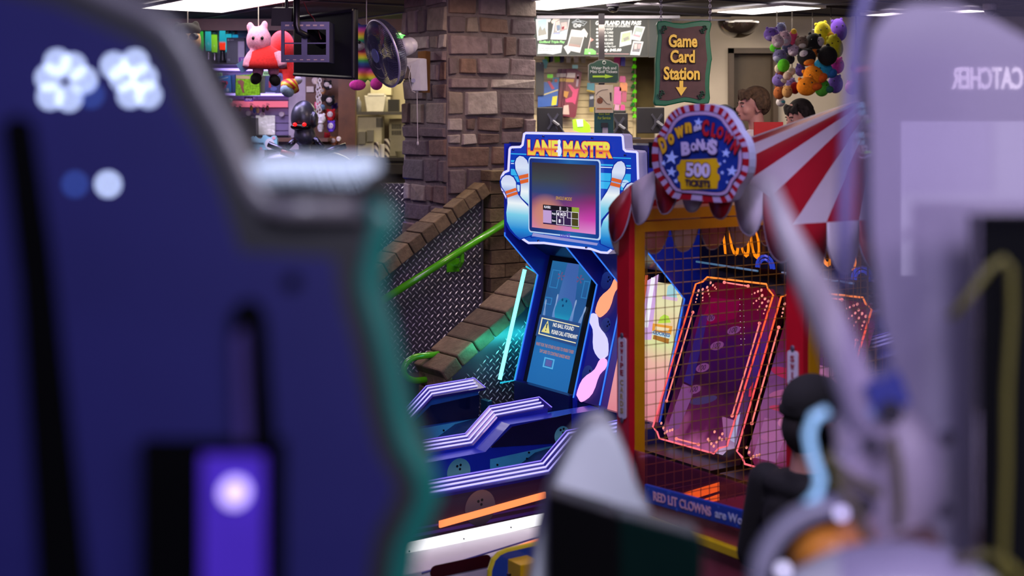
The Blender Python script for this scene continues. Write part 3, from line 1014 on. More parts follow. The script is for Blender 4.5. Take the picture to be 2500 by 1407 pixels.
def qbox(name, cx0, cy0, cx1, cy1, hexc, l0):
    u0, v0 = uv(cx0, cy0 + .18 * (cx0 - 730)); u1, v1 = uv(cx1, cy1 + .18 * (cx1 - 730))
    return sbox(name, u0, min(v0, v1), u1, max(v0, v1), glow('score_' + hexc, '#' + hexc, 1.0), l0)
# y below is measured at the middle column of the screen
qbox('score_header', 525, 797, 800, 842, '17141c', .026)
qbox('score_table', 525, 842, 800, 985, '33204a', .0255)
qbox('score_header', 800, 797, 868, 842, '8ea03a', .026)
qbox('score_table', 800, 842, 868, 985, '46421c', .0255)
qbox('player_picture', 527, 850, 605, 972, 'b99acb', .027)
qbox('score_label', 612, 850, 652, 905, '141a2c', .027)
qbox('score_label', 612, 915, 652, 972, '141a2c', .027)
for (a, b, c, d) in ((655, 842, 660, 978), (722, 842, 727, 978), (795, 842, 800, 978), (864, 842, 868, 978), (655, 842, 868, 847), (655, 973, 868, 978), (690, 842, 694, 905), (690, 902, 724, 906), (758, 842, 762, 905), (758, 902, 868, 906)):
    qbox('score_line', a, b, c, d, 'd8d2e0', .028)
qbox('score_table', 800, 985, 868, 1000, '8fae30', .026)
def qtext(s, cx, cy, wc, hc, hexc, **kw):
    u, v = uv(cx, cy + .18 * (cx - 730))
    m = MB(ROW)
    m.text(s, pm((lerp(SX0, SX1, u), MA - .029, lerp(SZ0, SZ1, v)), (1, 0, 0), MU, (0, -1, 0)), abs(mq(cx + wc / 2, cy).x - mq(cx - wc / 2, cy).x), hc / 3.91 * 8.2 / FPX, depth=.0006, **kw)
    return m.build('score_lettering', glow('score_' + hexc, '#' + hexc, 1.0), mar)
qtext('SINGLE MODE', 727, 722, 155, 32, 'b08848', bold=.02, shear=.15)
qtext('PLAYER2', 570, 818, 60, 24, 'e6e2ee', bold=.02)
qtext('1', 693, 820, 10, 30, 'e6e2ee'); qtext('2', 762, 820, 16, 30, 'e6e2ee')
qtext('4', 673, 875, 18, 36, 'f4f2f8', bold=.03); qtext('4', 708, 875, 18, 36, 'f4f2f8', bold=.03); qtext('X', 741, 872, 17, 32, 'f4f2f8', bold=.03)
qtext('8', 688, 940, 18, 36, 'f4f2f8', bold=.03)
qtext('Pin(s)', 632, 878, 34, 22, 'e6e2ee', bold=.02); qtext('Score', 632, 943, 32, 20, 'e6e2ee', bold=.02)
art('logo_plate', [(395, 1052), (1015, 1150), (1005, 1172), (385, 1082)], glow('art_lav', '#9898d4', .9), .020)
mtext('maker_lettering', 'uniS', 704, 1078, 100, 50, glow('logo_purple', '#5a4cb8', 1.0), .024, bold=.02, shear=.3)
m = MB(ROW)
for cx, cy in ((510, 130), (975, 145), (1290, 310), (222, 258), (120, 660), (188, 865), (463, 1125), (920, 1190)):
    p = mq(cx, cy)
    m.cyl((p.x, MA - .006, p.z), (p.x, MA - .016, p.z), .006, 10)
m.build('marquee_bolt', mat('bolt_steel', '#9090a8', .3, 1), mar)

# lanes, rails, side walls
RP = [(-1.6, .535), (.612, .55), (.777, .687), (1.13, .70)]
m = MB(ROW); m.box(-2.98, -1.46, -1.6, 1.45, 0, .30); m.build('base', dark_m, lm)
for b0, b1 in ((2.92, 2.27), (2.06, 1.53)):
    m = MB(ROW)
    m.prism([(-b0, -1.6, .30), (-b0, -1.6, .34), (-b0, .75, .34), (-b0, .95, .44), (-b0, 1.44, .50), (-b0, 1.44, .30)], (b0 - b1, 0, 0))
    m.build('lane', mat('lane_surface', '#0f3c70', .45), lm)
def wall(b0, b1, prof, zb, mt, name='rail_wall'):
    m = MB(ROW)
    m.prism([(-b0, a, z) for a, z in prof] + [(-b0, prof[-1][0], zb), (-b0, prof[0][0], zb)], (b0 - b1, 0, 0))
    return m.build(name, mt, lm)
wall(2.985, 2.925, [(a, z - .03) for a, z in RP], .2, mat('blue_wall', '#1f66c0', .35, coat=.3))
wall(2.27, 2.17, [(a, z - .05) for a, z in RP], .2, blue_m)
wall(1.53, 1.45, [(a, z - .05) for a, z in RP[:-1]] + [(1.42, .65)], .0, ramp_mat('near_side_print', [(0, '#1c1838'), (.35, '#3a1440'), (.6, '#5c1a4c'), (.8, '#33205c'), (1, '#1c2c8c')], 'Z', .16, wob=.25))
LP = [(-1.6, .445), (.617, .487), (.782, .62), (1.45, .63)]
wall(2.17, 2.05, LP, .2, blue_m, 'ledge')
for bt in (2.26 + .715, 2.255, 1.505):
    m = MB(ROW)
    rings = []
    for a, z in RP:
        rings.append([(-bt, a, z), (-bt + .085, a + (.03 if a > 1.1 else 0), z - .05), (-bt + .08, a + (.03 if a > 1.1 else 0), z - .066), (-bt - .005, a, z - .016)])
    m.loft(rings)
    ro = m.build('rail', mat('rail_violet', '#30288c', .25, coat=.5), lm)
    for t in (.24, .52, .80):
        m = MB(ROW)
        m.tube([(-bt + .085 * t, a - (.02 if a > 1.1 else 0), z - .05 * t + .005) for a, z in RP], .0048, 8)
        m.build('led_strip', lil_led, ro)
    m = MB(ROW)
    m.tube([(-bt, a, z + .002) for a, z in RP] + [(-bt + .085, RP[-1][0] + .03, RP[-1][1] - .048)], .003, 6)
    m.build('edge_light', glow('violet_edge', '#8f7cff', 1.1), ro)
def bplate(name, pts, b, mt, th=.004, **kw):
    m = MB(ROW)
    m.prism([rb(x, y, b) for x, y in pts], (th, 0, 0))
    return m.build(name, mt, lm, **kw)
bplate('dark_window', [(997, 1045), (1052, 990), (1170, 964), (1168, 1020)], 2.922, mat('dark_panel', '#0c1440', .2, coat=.6))
bplate('dark_window', [(1197, 1093), (1250, 1042), (1394, 1010), (1394, 1080)], 2.048, mat('maroon_panel', '#1d1440', .2, coat=.6))
plate_c = mat('cyan_plate', '#4cc4f0', .4)
bplate('kick_plate', [(985, 1055), (985, 1090), (1132, 1062), (1162, 1022)], 2.920, plate_c)
bplate('kick_plate', [(1196, 1122), (1196, 1158), (1330, 1130), (1352, 1088)], 2.046, plate_c)
m = MB(ROW)
for x, y, b in ((1012, 1065, 2.919), (1082, 1051, 2.919), (1112, 1046, 2.919), (1128, 1044, 2.919), (1213, 1135, 2.045), (1285, 1120, 2.045), (1318, 1114, 2.045), (1290, 1105, 2.045)):
    p = rb(x, y, b); m.cyl(p, p + V((.009, 0, 0)), .006, 8)
m.build('plate_screw', dark_m, lm)
# printed balls on the walls
for x, y, b, r in ((1120, 1153, 2.045, .075), (1372, 1064, 2.046, .055), (1172, 1240, 1.447, .09)):
    c = rb(x, y, b)
    m = MB(ROW); m.prism([(c.x, c.y + u, c.z + v) for u, v in disc2(0, 0, r, r, 28)], (.003, 0, 0))
    bo = m.build('ball_print', ramp_mat('side_ball_print', [(0, '#1a6a90'), (.5, '#5a90b4'), (1, '#2f6f9c')], 'Z', .35) if b > 1.5 else ramp_mat('side_ball_print_red', [(0, '#2a1c34'), (.6, '#6a4a5c'), (1, '#8a5a60')], 'Z', .35), lm)
    m = MB(ROW)
    for u, v in ((-.012, .034), (.010, .038), (.006, .016)):
        m.prism([(c.x + .003, c.y + a, c.z + d) for a, d in disc2(u, v, .0075, .0075, 10)], (.001, 0, 0))
    m.build('ball_hole_print', dark_m, lm)
m = MB(ROW)
for k, (z0_, z1_) in enumerate(((.30, .315), (.335, .345), (.50, .505))):
    m.box(-1.45, -1.446, -1.2, 1.3, z0_, z1_)
m.build('side_stripe', mat('stripe_violet', '#5a3a8c', .4), lm)
p0, p1 = rb(1073, 1281, 1.44), rb(1331, 1209, 1.44)
m = MB(ROW)
d = (p1 - p0) / (p1 - p0).length
m.obox((p0 + p1) / 2, (.006, 0, 0), d * ((p1 - p0).length / 2), (0, 0, .016))
m.build('orange_light_bar', glow('orange_led', '#ff8a50', 1.4), lm)
q0, q1 = rb(1560, 1146, 1.44), rb(1640, 1116, 1.44)
m = MB(ROW); m.obox((q0 + q1) / 2, (.006, 0, 0), (q1 - q0) / 2, (0, 0, .02)); m.build('orange_light_bar', glow('amber_led', '#ff8a1c', 1.5), lm)
m = MB(ROW)
p = ra(1187, 996, 1.10)
m.box(p.x - .04, p.x + .04, 1.085, 1.12, p.z - .05, p.z + .05)
m.build('hinge_plate', mat('teal_steel', '#2a7a8c', .3, .8), lm, bevel=.004)
m = MB(ROW)
m.box(-2.92, -2.33, 1.40, 1.445, .5, .665)
m.build('lower_front', navy_m, lm)
m = MB(ROW)
for x, y in ((1210, 967), (1420, 1028)):
    p = ra(x, y, 1.395 if x < 1300 else 1.435)
    m.cyl((p.x, p.y, p.z), (p.x, p.y - .003, p.z), .04, 24)
m.build('emblem_print', mat('emblem_blue', '#2a58b8', .4), lm)
# ================================================================== RED-LIT TICKET GAMES
red_line = glow('red_edge_line', '#ff4a38', 1.5)
red_dot = glow('red_dot', '#ff9a8a', 1.0)
KR, AR, ZR = .408, 1.279, .664
RN = V((0, -1, KR)).normalized()
ROUT = [(1727, 677), (1716, 688), (1699, 694), (1594, 1043), (1605, 1056), (1610, 1071), (1743, 1108), (1755, 1095), (1775, 1090), (1888, 721), (1876, 707), (1871, 694)]
def ticket_game(shift, label, second):
    sh = V((shift, 0, 0))
    t = thing('ticket_arcade_game', label, 'arcade game', ROW @ (V((-1.07, 1.62, 0)) + sh), ROWROT, 'red-lit ticket games behind the cage')
    def rq(px, py, lift=0.):
        return rl(px, py, AR, ZR, KR) + RN * lift + sh
    m = MB(ROW)
    x0, x1 = -1.37 + shift, -.772 + shift
    m.prism([(x0, 1.14, 0), (x0, 1.14, .58), (x0, AR + .10 - .04, .58), (x0, AR + .10 + KR * .86, 1.5), (x0, 1.60, 1.56), (x0, 1.60, 1.95), (x0, 2.1, 1.95), (x0, 2.1, 0)], (x1 - x0, 0, 0))
    m.build('cabinet', mat('black_cabinet', '#16121c', .35, noise=.1), t)
    # lit art board behind the acrylic front
    ins = shrink(ROUT, 4)
    m = MB(ROW); m.prism([rq(x, y, -.06) for x, y in ins], RN * -.01)
    st = [(0, '#c8a8d4'), (.15, '#6a3a70'), (.35, '#34204c'), (.6, '#3c1c70'), (.8, '#6c1850'), (1, '#6c0a28')] if not second else [(0, '#7a3a62'), (.18, '#a892c0'), (.4, '#8c86b8'), (.55, '#6a5a98'), (.75, '#6c2448'), (1, '#5c1430')]
    m.build('art_board', ramp_mat('ticket_art_%d' % second, st, 'Z', .85, wob=.35), t)
    def patch(name, pts, hexc, lift=-.055, s=.8):
        m = MB(ROW); m.prism([rq(x, y, lift) for x, y in pts], RN * .001)
        return m.build(name, glow('tk_%s_%.1f' % (hexc, s), '#' + hexc, s), t)
    if not second:
        patch('blue_band_print', [(1694, 760), (1712, 765), (1672, 935), (1652, 925)], '2a3aa0')
        patch('white_band_print', [(1650, 930), (1680, 942), (1640, 1040), (1612, 1050), (1618, 1020)], '9088c4')
        patch('white_band_print', [(1745, 1010), (1775, 1020), (1790, 1000), (1776, 1075), (1750, 1060)], 'b4b0dc')
        patch('magenta_print', [(1720, 720), (1790, 725), (1780, 770), (1690, 790)], '9c1468', s=.6)
        patch('wave_print', disc2(1700, 970, 34, 10, rot=-.2), '5870a8', s=.6)
        patch('ruby_print', [(1812, 942), (1822, 926), (1816, 962), (1810, 962)], 'c82848')
        coins = [(1776, 800, 17, 9), (1735, 838, 17, 10), (1720, 770, 10, 8), (1700, 892, 17, 10), (1680, 945, 17, 10)]
    else:
        coins = [(1722, 812, 18, 11), (1712, 880, 22, 13), (1700, 920, 26, 13), (1690, 968, 22, 14), (1790, 870, 22, 14), (1800, 800, 18, 11)]
        patch('wave_print', disc2(1680, 905, 30, 9, rot=-.2), 'b8a0c8')
        patch('wave_print', disc2(1680, 1000, 50, 14, rot=-.1), 'c8b8dc')
        patch('pink_print', disc2(1690, 860, 34, 12, rot=.3), 'c05080', s=.7)
        patch('pink_print', disc2(1690, 940, 40, 8, rot=.1), 'd87898', s=.7)
        patch('white_band_print', [(1640, 960), (1690, 975), (1660, 1060), (1612, 1050)], 'b4b0dc')
        patch('white_band_print', [(1760, 840), (1800, 850), (1790, 930), (1750, 930)], 'd8d4f4')
    for x, y, a, b in coins:
        co = patch('coin_print', disc2(x, y, a, b, rot=-.35), 'd8d2ec' if second else '8a78b4', -.05, .85)
        m = MB(ROW)
        m.text('100', pm(rq(x, y, -.047), V((1, 0, .25)), V((0, KR, 1)), RN), .058, .03, bold=.01, depth=.0006)
        m.build('coin_lettering', glow('coin_ink', '#5a4a7c', .5), t)
    m = MB(ROW); m.prism([rq(x, y, 0) for x, y in ROUT], RN * -.008)
    sh_o = m.build('acrylic_front', sheet('rose_acrylic', '#f0c0d4', .08), t)
    m = MB(ROW); m.tube([rq(x, y, .001) for x, y in ROUT], .0052, 6, closed=True)
    m.build('edge_light', ramp_mat('edge_light_red', [(0, '#ff6a78'), (.5, '#ff4a44'), (.85, '#ff5a2c'), (1, '#ff8a30')], 'Z', 1.25), sh_o)
    def bar(p, q, r=.0042):
        m = MB(ROW); a, b = rq(*p, .002), rq(*q, .002)
        m.tube([a, b], r, 6); m.ell(a, (.009,) * 3, seg=8, rings=5); m.ell(b, (.009,) * 3, seg=8, rings=5)
        m.build('light_bar', glow('rose_led', '#ff8078', 1.15), sh_o)
    bar((1692, 763), (1628, 980)); bar((1855, 790), (1788, 1016)); bar((1769, 690), (1827, 699)); bar((1652, 1072), (1706, 1086))
    dots = [(1735, 691), (1741, 697), (1746, 702), (1749, 706), (1727, 702), (1729, 710), (1731, 718), (1733, 724), (1706, 710), (1703, 721), (1701, 730), (1699, 738), (1716, 707), (1716, 717), (1716, 727), (1716, 734),
            (1859, 709), (1851, 712), (1843, 716), (1836, 719), (1861, 722), (1854, 729), (1847, 735), (1840, 741), (1868, 730), (1861, 740), (1855, 749), (1850, 757), (1876, 736), (1872, 748), (1868, 757), (1865, 766),
            (1620, 1045), (1615, 1034), (1624, 1058), (1629, 1054), (1636, 1052), (1642, 1050), (1743, 1090), (1737, 1084), (1732, 1078), (1729, 1073), (1750, 1080), (1757, 1070), (1763, 1074), (1774, 1072), (1764, 1060), (1745, 1055)]
    m = MB(ROW)
    for i, (x, y) in enumerate(dots):
        c = rq(x, y, .001)
        r = .0085 - .0014 * (i % 4) if i < 32 else .008
        m.prism([c + V((1, 0, 0)) * (r * math.cos(k * PI / 5)) + V((0, KR, 1)).normalized() * (r * math.sin(k * PI / 5)) for k in range(10)], RN * .001)
    do = m.build('light_dots', red_dot, sh_o)
    do['kind'] = 'stuff'
    m = MB(ROW)
    for i in range(9):
        for j in range(2):
            c = rq(1806 + j * 9 + i * .4, 730 + i * 14, .0)
            m.ell(c, (.0018,) * 3, seg=6, rings=4)
    so = m.build('sparkle_lights', glow('pin_led', '#ffe8ff', 1.4), t)
    so['kind'] = 'stuff'
    return t
g1 = ticket_game(0, 'red-edged ticket arcade game beside the bowling game, purple coin artwork', 0)
g2 = ticket_game(.66, 'red-edged ticket arcade game with white coin artwork, behind the cage post', 1)
# glowing score of the ticket game and a glowing tube for the reflection on its glass top
m = MB(ROW)
for k, lab in ((0, '1000'), (1, '1000')):
    c = ra(1808, 588, 1.585) + V((k * .66, 0, 0))
    m = MB(ROW)
    m.text('1000', pm(c, (1, 0, -.02), (0, 0, 1), (0, -1, 0)), .30, .17, bold=.0, shear=-.25, depth=.004)
    m.build('score_lettering', glow('amber_matrix', '#ff8a10', 1.1), (g1, g2)[k])
    a, b = ra(1700, 639, 1.58) + V((k * .66, 0, 0)), ra(1850, 662, 1.58) + V((k * .66, 0, 0))
    m = MB(ROW); m.tube([a, b], .006, 6); m.build('top_reflection', glow('blue_reflection', '#5a8ab0', .5), (g1, g2)[k])
    m = MB(ROW)
    c = ra(1868, 655, 1.56) + V((k * .66, 0, 0))
    for r in (.045, .065):
        m.tube([c + V((r * math.cos(t * PI / 8), 0, r * math.sin(t * PI / 8))) for t in range(9)], .007, 6)
    m.build('arc_light', glow('arc_blue', '#2a40c0', .8), (g1, g2)[k])
for k, b in ((0, .742), (1, .738)):
    m = MB(ROW)
    p, q = (rb(1640, 1224, b), rb(1833, 1165, b)) if k == 0 else (rb(1690, 1240, b), rb(1836, 1190, b))
    m.obox((p + q) / 2, (.006, 0, 0), (q - p) / 2, (0, 0, .02))
    m.build('orange_light_bar', glow('amber_led', '#ff8a1c', 1.5), g1)
    m = MB(ROW)
    m.box(-b - .016, -b - .006, p.y - .3, q.y + .2, 0, max(p.z, q.z) + .015)
    m.build('light_bar_board', mat('maroon_board', '#2c1424', .4), g1)
# ================================================================== WHITE GAME BED
wb = thing('white_game_bed', 'white game bed with a bright white light strip and red oval slot', 'arcade game', ROW @ V((-.98, 0, 0)), ROWROT)
white_m = mat('white_laminate', '#cfc8cf', .35, noise=.03)
m = MB(ROW); m.box(-1.11, -.85, -1.3, .55, 0, .355); m.build('body', white_m, wb, bevel=.004)
m = MB(ROW)
p, q = rb(985, 1344, 1.10), rb(1338, 1266, 1.10)
m.obox((p + q) / 2 + V((-.006, 0, 0)), (.006, 0, 0), (q - p) / 2, (0, 0, .026)); m.build('light_strip', glow('white_strip', '#f6f4f8', 1.6), wb)
m = MB(ROW)
for x, y in ((1132, 1316), (1247, 1288), (1000, 1347)):
    c = rb(x, y, 1.098); m.cyl(c, c + V((.004, 0, 0)), .004, 8)
m.build('strip_screw', dark_m, wb)
m = MB(ROW)
c = rb(1125, 1383, .848)
m.prism([(c.x, c.y + u, c.z + v) for u, v in rrect(-.16, -.028, .16, .028, .027)], (.004, 0, 0)); m.build('oval_slot', mat('slot_red', '#3a0606', .4), wb)
m = MB(ROW)
p, q = rb(1250, 1342, .845), rb(1322, 1317, .845)
m.obox((p + q) / 2, (.004, 0, 0), (q - p) / 2, (0, 0, .008)); m.build('orange_light_bar', glow('orange_led', '#ff8a50', 1.4), wb)
m = MB(ROW); p, q = rb(1030, 1400, .848), rb(1318, 1311, .848); m.tube([p, q], .004, 6); m.build('edge_line', mat('violet_trim', '#4a4690', .4), wb)
# ================================================================== BLUE CABINET WITH YELLOW TRIM
bc = thing('blue_game_cabinet', 'blue game cabinet panel with yellow edge trim and yellow bracket', 'arcade game', ROW @ V((-.36, -.2, 0)), ROWROT)
B0 = .42
pts = [(1191, 1420), (1193, 1390), (1201, 1366), (1214, 1352), (1232, 1344), (1330, 1322)]
prof = [rb(x, y, B0) for x, y in pts]
end = [V((prof[-1].x, prof[-1].y + .2, prof[-1].z)), V((prof[-1].x, prof[-1].y + .2, .0)), V((prof[0].x, prof[0].y, .0))]
m = MB(ROW); m.prism(prof + end, (.025, 0, 0)); m.build('side_panel', mat('royal_blue', '#12409c', .35, coat=.4), bc)
m = MB(ROW); m.tube([p + V((.0125, 0, 0)) for p in prof + end[:1]], .013, 8); m.build('edge_trim', mat('lemon_trim', '#cfc02c', .35), bc)
m = MB(ROW)
p, q = rb(1232, 1362, B0), rb(1300, 1420, B0)
m.box(-B0 + .02, -B0 + .12, p.y, p.y + .10, .12, p.z)
m.build('bracket', mat('yellow_paint', '#d2a80c', .4), bc, bevel=.004)
m = MB(ROW); c = rb(1243, 1404, B0 - .12); m.cyl(c + V((-.01, 0, 0)), c + V((.006, 0, 0)), .007, 8); m.build('bracket_bolt', dark_m, bc)

# ================================================================== CAGE BOOTH WITH STRIPED CANOPY
booth = thing('clown_game_booth', 'caged carnival throwing booth with red and yellow posts, striped canopy', 'game booth', ROW @ V((.48, .9, 0)), ROWROT)
red_p = mat('red_gloss', '#b01224', .3, noise=.06, coat=.4)
yel_p = mat('ochre_gloss', '#b88008', .35, noise=.06, coat=.3)
m = MB(ROW); m.box(-.03, .99, .0, 1.82, 0, .70); m.build('base_cabinet', mat('brick_red_panel', '#8a3038', .45), booth)
m = MB(ROW); m.box(-.03, .99, -.02, 0, .0, .74); m.box(-.03, .99, -.022, 0, .765, .83); m.build('front_board', mat('rose_board', '#a84858', .4, coat=.3), booth)
m = MB(ROW); m.box(-.035, .995, -.05, 0, .735, .768); m.build('front_trim', mat('yellow_bright', '#d8b818', .35), booth, bevel=.004)
for x in (-.002, .956):
    m = MB(ROW); m.box(x - .052, x + .030, -.03, .0, 0, 1.97); po = m.build('post', red_p, booth, bevel=.003)
    m = MB(ROW); m.box(x - .022, x + .030, .0, .054, .70, 1.94); m.build('post_side', yel_p, po, bevel=.003)
for x in (-.022, .956 - .022):
    m = MB(ROW); m.box(x, x + .045, .0, 1.82, 1.885, 1.926); m.box(x, x + .03, .0, 1.82, 1.932, 1.975); m.build('top_beam', yel_p, booth)
for x in (-.022, .934):
    m = MB(ROW); m.box(x, x + .05, 1.77, 1.82, .70, 1.97); m.build('back_post', yel_p, booth)
wire = mat('brass_wire', '#94702a', .45, .2)
for x in (-.004, .952):
    m = MB(ROW)
    a = .088
    while a < 1.78:
        m.tube([(x, a, .70), (x, a, 1.9)], .0018, 5); a += .0495
    z = .72
    while z < 1.89:
        m.tube([(x - .003, .03, z), (x - .003, 1.79, z)], .0018, 5); z += .0495
    m.build('wire_mesh', wire, booth)
m = MB(ROW); m.box(.02, .93, -.006, .0, .83, 1.0); m.build('clear_guard', sheet('rose_guard', '#f2c8da', .18, emit_hex='#b0507c', dens=.16), booth)
# striped sign board along the front
SGR = (0, -1, 0)
sg = MB(ROW)
P = ra(1577, 1204, -.04); Q = ra(1815, 1270, -.04)
zc0, zc1 = P.z, Q.z
dirs = V((Q.x - P.x, 0, Q.z - P.z)).normalized()
ups = V((-dirs.z, 0, dirs.x))
end_p = P + dirs * .86
mid = (P + end_p) / 2
sg.obox(mid, dirs * .43, (0, .008, 0), ups * .036)
so = sg.build('front_sign', ramp_mat('sign_blue', [(0, '#1c48b0'), (1, '#1a3a9c')], 'X', .3, emissive=False), booth, bevel=.004)
m = MB(ROW)
m.text('RED LIT CLOWNS', pm(P + dirs * .225 + V((0, -.009, 0)), dirs, ups, SGR), .335, .036, bold=.02, depth=.002)
m.build('sign_lettering', mat('sign_pink', '#e8b4c4', .5), so)
m = MB(ROW)
m.text('are Worth', pm(P + dirs * .515 + V((0, -.009, 0)), dirs, ups, SGR), .20, .032, bold=.02, depth=.002)
m.build('sign_lettering', mat('sign_pale', '#c8d0ec', .5), so)
m = MB(ROW)
random.seed(3)
for k in range(16):
    c = P + dirs * random.uniform(.02, .6) + ups * random.uniform(-.03, .03) + V((0, -.0085, 0))
    m.prism([c + dirs * x + ups * y for x, y in star2(0, 0, random.uniform(.006, .012))], (0, -.0006, 0))
st_o = m.build('sign_stars', mat('star_blue', '#3a66c8', .5), so); st_o['kind'] = 'stuff'
# swipe card plaques
for sx in (0, 1):
    pl = thing('card_plaque', 'white plaque reading SWIPE CARDS on the far red booth post' if not sx else 'white plaque on the near red booth post behind the capped head', 'sign', ROW @ V((-.013 + sx * .956, -.045, 1.05)), ROWROT)
    p0, p1 = ra(1527, 826, -.034), ra(1527, 1024, -.034)
    cx, z1_, z0_ = (-.013 + sx * .956), p0.z, p1.z
    if sx:
        z1_, z0_ = z1_ + .08, z0_ + .08
    m = MB(ROW); m.prism([(x, -.0355, z) for x, z in rrect(cx - .025, z0_, cx + .025, z1_, .012)], (0, .004, 0)); m.build('plate', mat('plaque_white', '#c4bcd0', .4), pl)
    m = MB(ROW)
    for z in (z1_ + .008, z0_ - .008):
        m.ell((cx, -.036, z), (.01, .005, .012))
    m.build('finial', mat('plaque_grey', '#5c5468', .4, .5), pl, smooth=True)
    for word, zz_, hx in (('SWIPE', lerp(z0_, z1_, .74), '#8c2030'), ('CARDS', lerp(z0_, z1_, .27), '#a08a5c')):
        m = MB(ROW)
        for k, chh in enumerate(word):
            m.text(chh, pm((cx, -.036, zz_ + (2 - k) * .029), (1, 0, 0), (0, 0, 1), (0, -1, 0)), .02 if chh != 'I' else .007, .023, bold=.03, depth=.0015)
        lo = m.build('plaque_lettering', mat('ink' + hx, hx, .5), pl)
# canopy
vin_r = cloth('red_vinyl', '#b02030', .35)
vin_w = cloth('white_vinyl', '#d2c8d8', .35)
EZ = 1.985
APX = V((.48, .95, 2.462))
def arch(s):
    return EZ + .20 * max(0., math.sin(PI * s)) ** .8
def fr(s):
    return V((lerp(-.035, .995, s), -.085, arch(s)))
def sr(s):
    return V((.995, lerp(-.085, 1.88, s), EZ))
def bk(s):
    return V((lerp(.995, -.035, s), 1.88, EZ))
def sl(s):
    return V((-.035, lerp(1.88, -.085, s), EZ))
m = MB(ROW)
for fn, n in ((fr, 9), (sr, 12), (bk, 9), (sl, 12)):
    N = n * 4
    for i in range(N):
        m.mi = (i // 4 + (fn is sr)) % 2
        s0, s1 = i / N, (i + 1) / N
        for j in range(6):
            t0, t1 = j / 6, (j + 1) / 6
            def pt(s, t):
                p = fn(s).lerp(APX, t)
                p.z -= .0 * math.sin(PI * t)
                return p
            m.poly([pt(s0, t0), pt(s1, t0), pt(s1, t1), pt(s0, t1)] if j < 5 else [pt(s0, t0), pt(s1, t0), pt(s1, t1)])
m.build('canopy', [vin_r, vin_w], booth, smooth=True, doubles=True)
def scallops(fn, n, drop, mts, name, out, flip=0):
    for k in range(n):
        pts, top = [], []
        for i in range(13):
            u = i / 12
            s = (k + u) / n
            p = fn(s)
            d = drop * (.42 + .58 * max(0, 1 - abs(2 * u - 1) ** 2.6))
            bulge = V(out) * (.012 * math.sin(PI * u))
            top.append(p)
            pts.append(p + V((0, 0, -d)) + bulge)
        m = MB(ROW)
        for i in range(12):
            m.poly([top[i], top[i + 1], pts[i + 1], pts[i]])
        o = m.build(name, mts[(k + flip) % 2], booth, doubles=True, smooth=True)
        md = o.modifiers.new('thick', 'SOLIDIFY'); md.thickness = .003
        m = MB(ROW); m.tube(pts, .0035, 6); m.build('piping', mat('grey_piping', '#8a8298', .5), o)
scallops(fr, 7, .185, [vin_r, vin_w], 'valance', (0, -1, 0))
scallops(sr, 12, .185, [vin_r, vin_w], 'valance', (1, 0, 0), 0)
pk, cr = cloth('vinyl_back_rose', '#d8a0a0'), cloth('vinyl_back_cream', '#e4cec6')
scallops(sl, 12, .20, [pk, cr], 'valance', (-1, 0, 0))
# sign over the front
bs_ = thing('booth_sign', 'oval striped sign reading Down the Clown bonus 500 tickets', 'sign', ROW @ V((.53, -.10, 2.05)), ROWROT)
SA = -.185
def sq(cx, cy, lift=0.):
    return ra(1590 + cx / 5.41, 250 + cy / 5.41, SA - lift)
SO = [(300, 105), (350, 72), (450, 38), (600, 20), (750, 22), (880, 48), (990, 105), (1045, 190), (1110, 270), (1150, 370), (1210, 440), (1262, 540), (1292, 700), (1282, 900), (1235, 1020), (1150, 1110), (1110, 1220), (1050, 1310), (900, 1330), (600, 1295), (290, 1275), (205, 1200), (140, 1080), (60, 980), (12, 850), (5, 620), (40, 480), (110, 400), (150, 330), (195, 220), (245, 150)]
def smooth2(pts, it=2):
    for _ in range(it):
        out = []
        for i in range(len(pts)):
            a, b = pts[i], pts[(i + 1) % len(pts)]
            out += [(a[0] * .75 + b[0] * .25, a[1] * .75 + b[1] * .25), (a[0] * .25 + b[0] * .75, a[1] * .25 + b[1] * .75)]
        pts = out
    return pts
SO2 = smooth2(SO, 1)
def sart(name, pts, mt, lift, th=.001):
    m = MB(ROW); m.prism([sq(x, y, lift) for x, y in pts], (0, th, 0)); return m.build(name, mt, bs_)
m = MB(ROW); m.box(.30, .34, SA + .03, -.09, 2.16, 2.26); m.box(.66, .70, SA + .03, -.09, 2.16, 2.26); m.build('mounting_block', dark_m, bs_)
sart('sign_body', SO2, mat('sign_white', '#a4a8c4', .4), 0, .035)
m = MB(ROW)
def inner(f):
    return [(648 + (x - 648) * f, 690 + (y - 690) * f) for x, y in SO2]
S1 = inner(.83)
n = len(SO2)
for i in range(n):
    m.mi = i % 2
    m.prism([sq(*SO2[i], .001), sq(*SO2[(i + 1) % n], .001), sq(*S1[(i + 1) % n], .001), sq(*S1[i], .001)], (0, .0015, 0))
m.build('striped_rim', [mat('sign_red', '#7c0c1a', .35), mat('sign_stripe_white', '#8e80a4', .4)], bs_)
sart('dark_ring', inner(.865), mat('ring_ink', '#160c34', .4), .004)
sart('white_ring', inner(.85), mat('ring_lilac', '#8c789e', .4), .005)
sart('dark_ring', inner(.785), mat('ring_ink', '#160c34', .4), .006)
sart('blue_field', inner(.772), mat('field_blue', '#0e2470', .3, noise=.3, scale=8, coat=.5), .007)
starm = mat('star_pale', '#8090c8', .4, emit=.12, emit_hex='#90a8ff')
for x, y, r in ((265, 730, 95), (160, 805, 40), (265, 920, 70), (985, 670, 62), (1065, 910, 78), (325, 1040, 35), (935, 930, 30), (965, 780, 22), (905, 815, 24), (1000, 1055, 22), (620, 265, 60), (800, 520, 60)):
    sart('star_print', star2(x, y, r, .12), starm, .009)
tick = mat('ticket_yellow', '#a8880c', .35, noise=.15, scale=5)
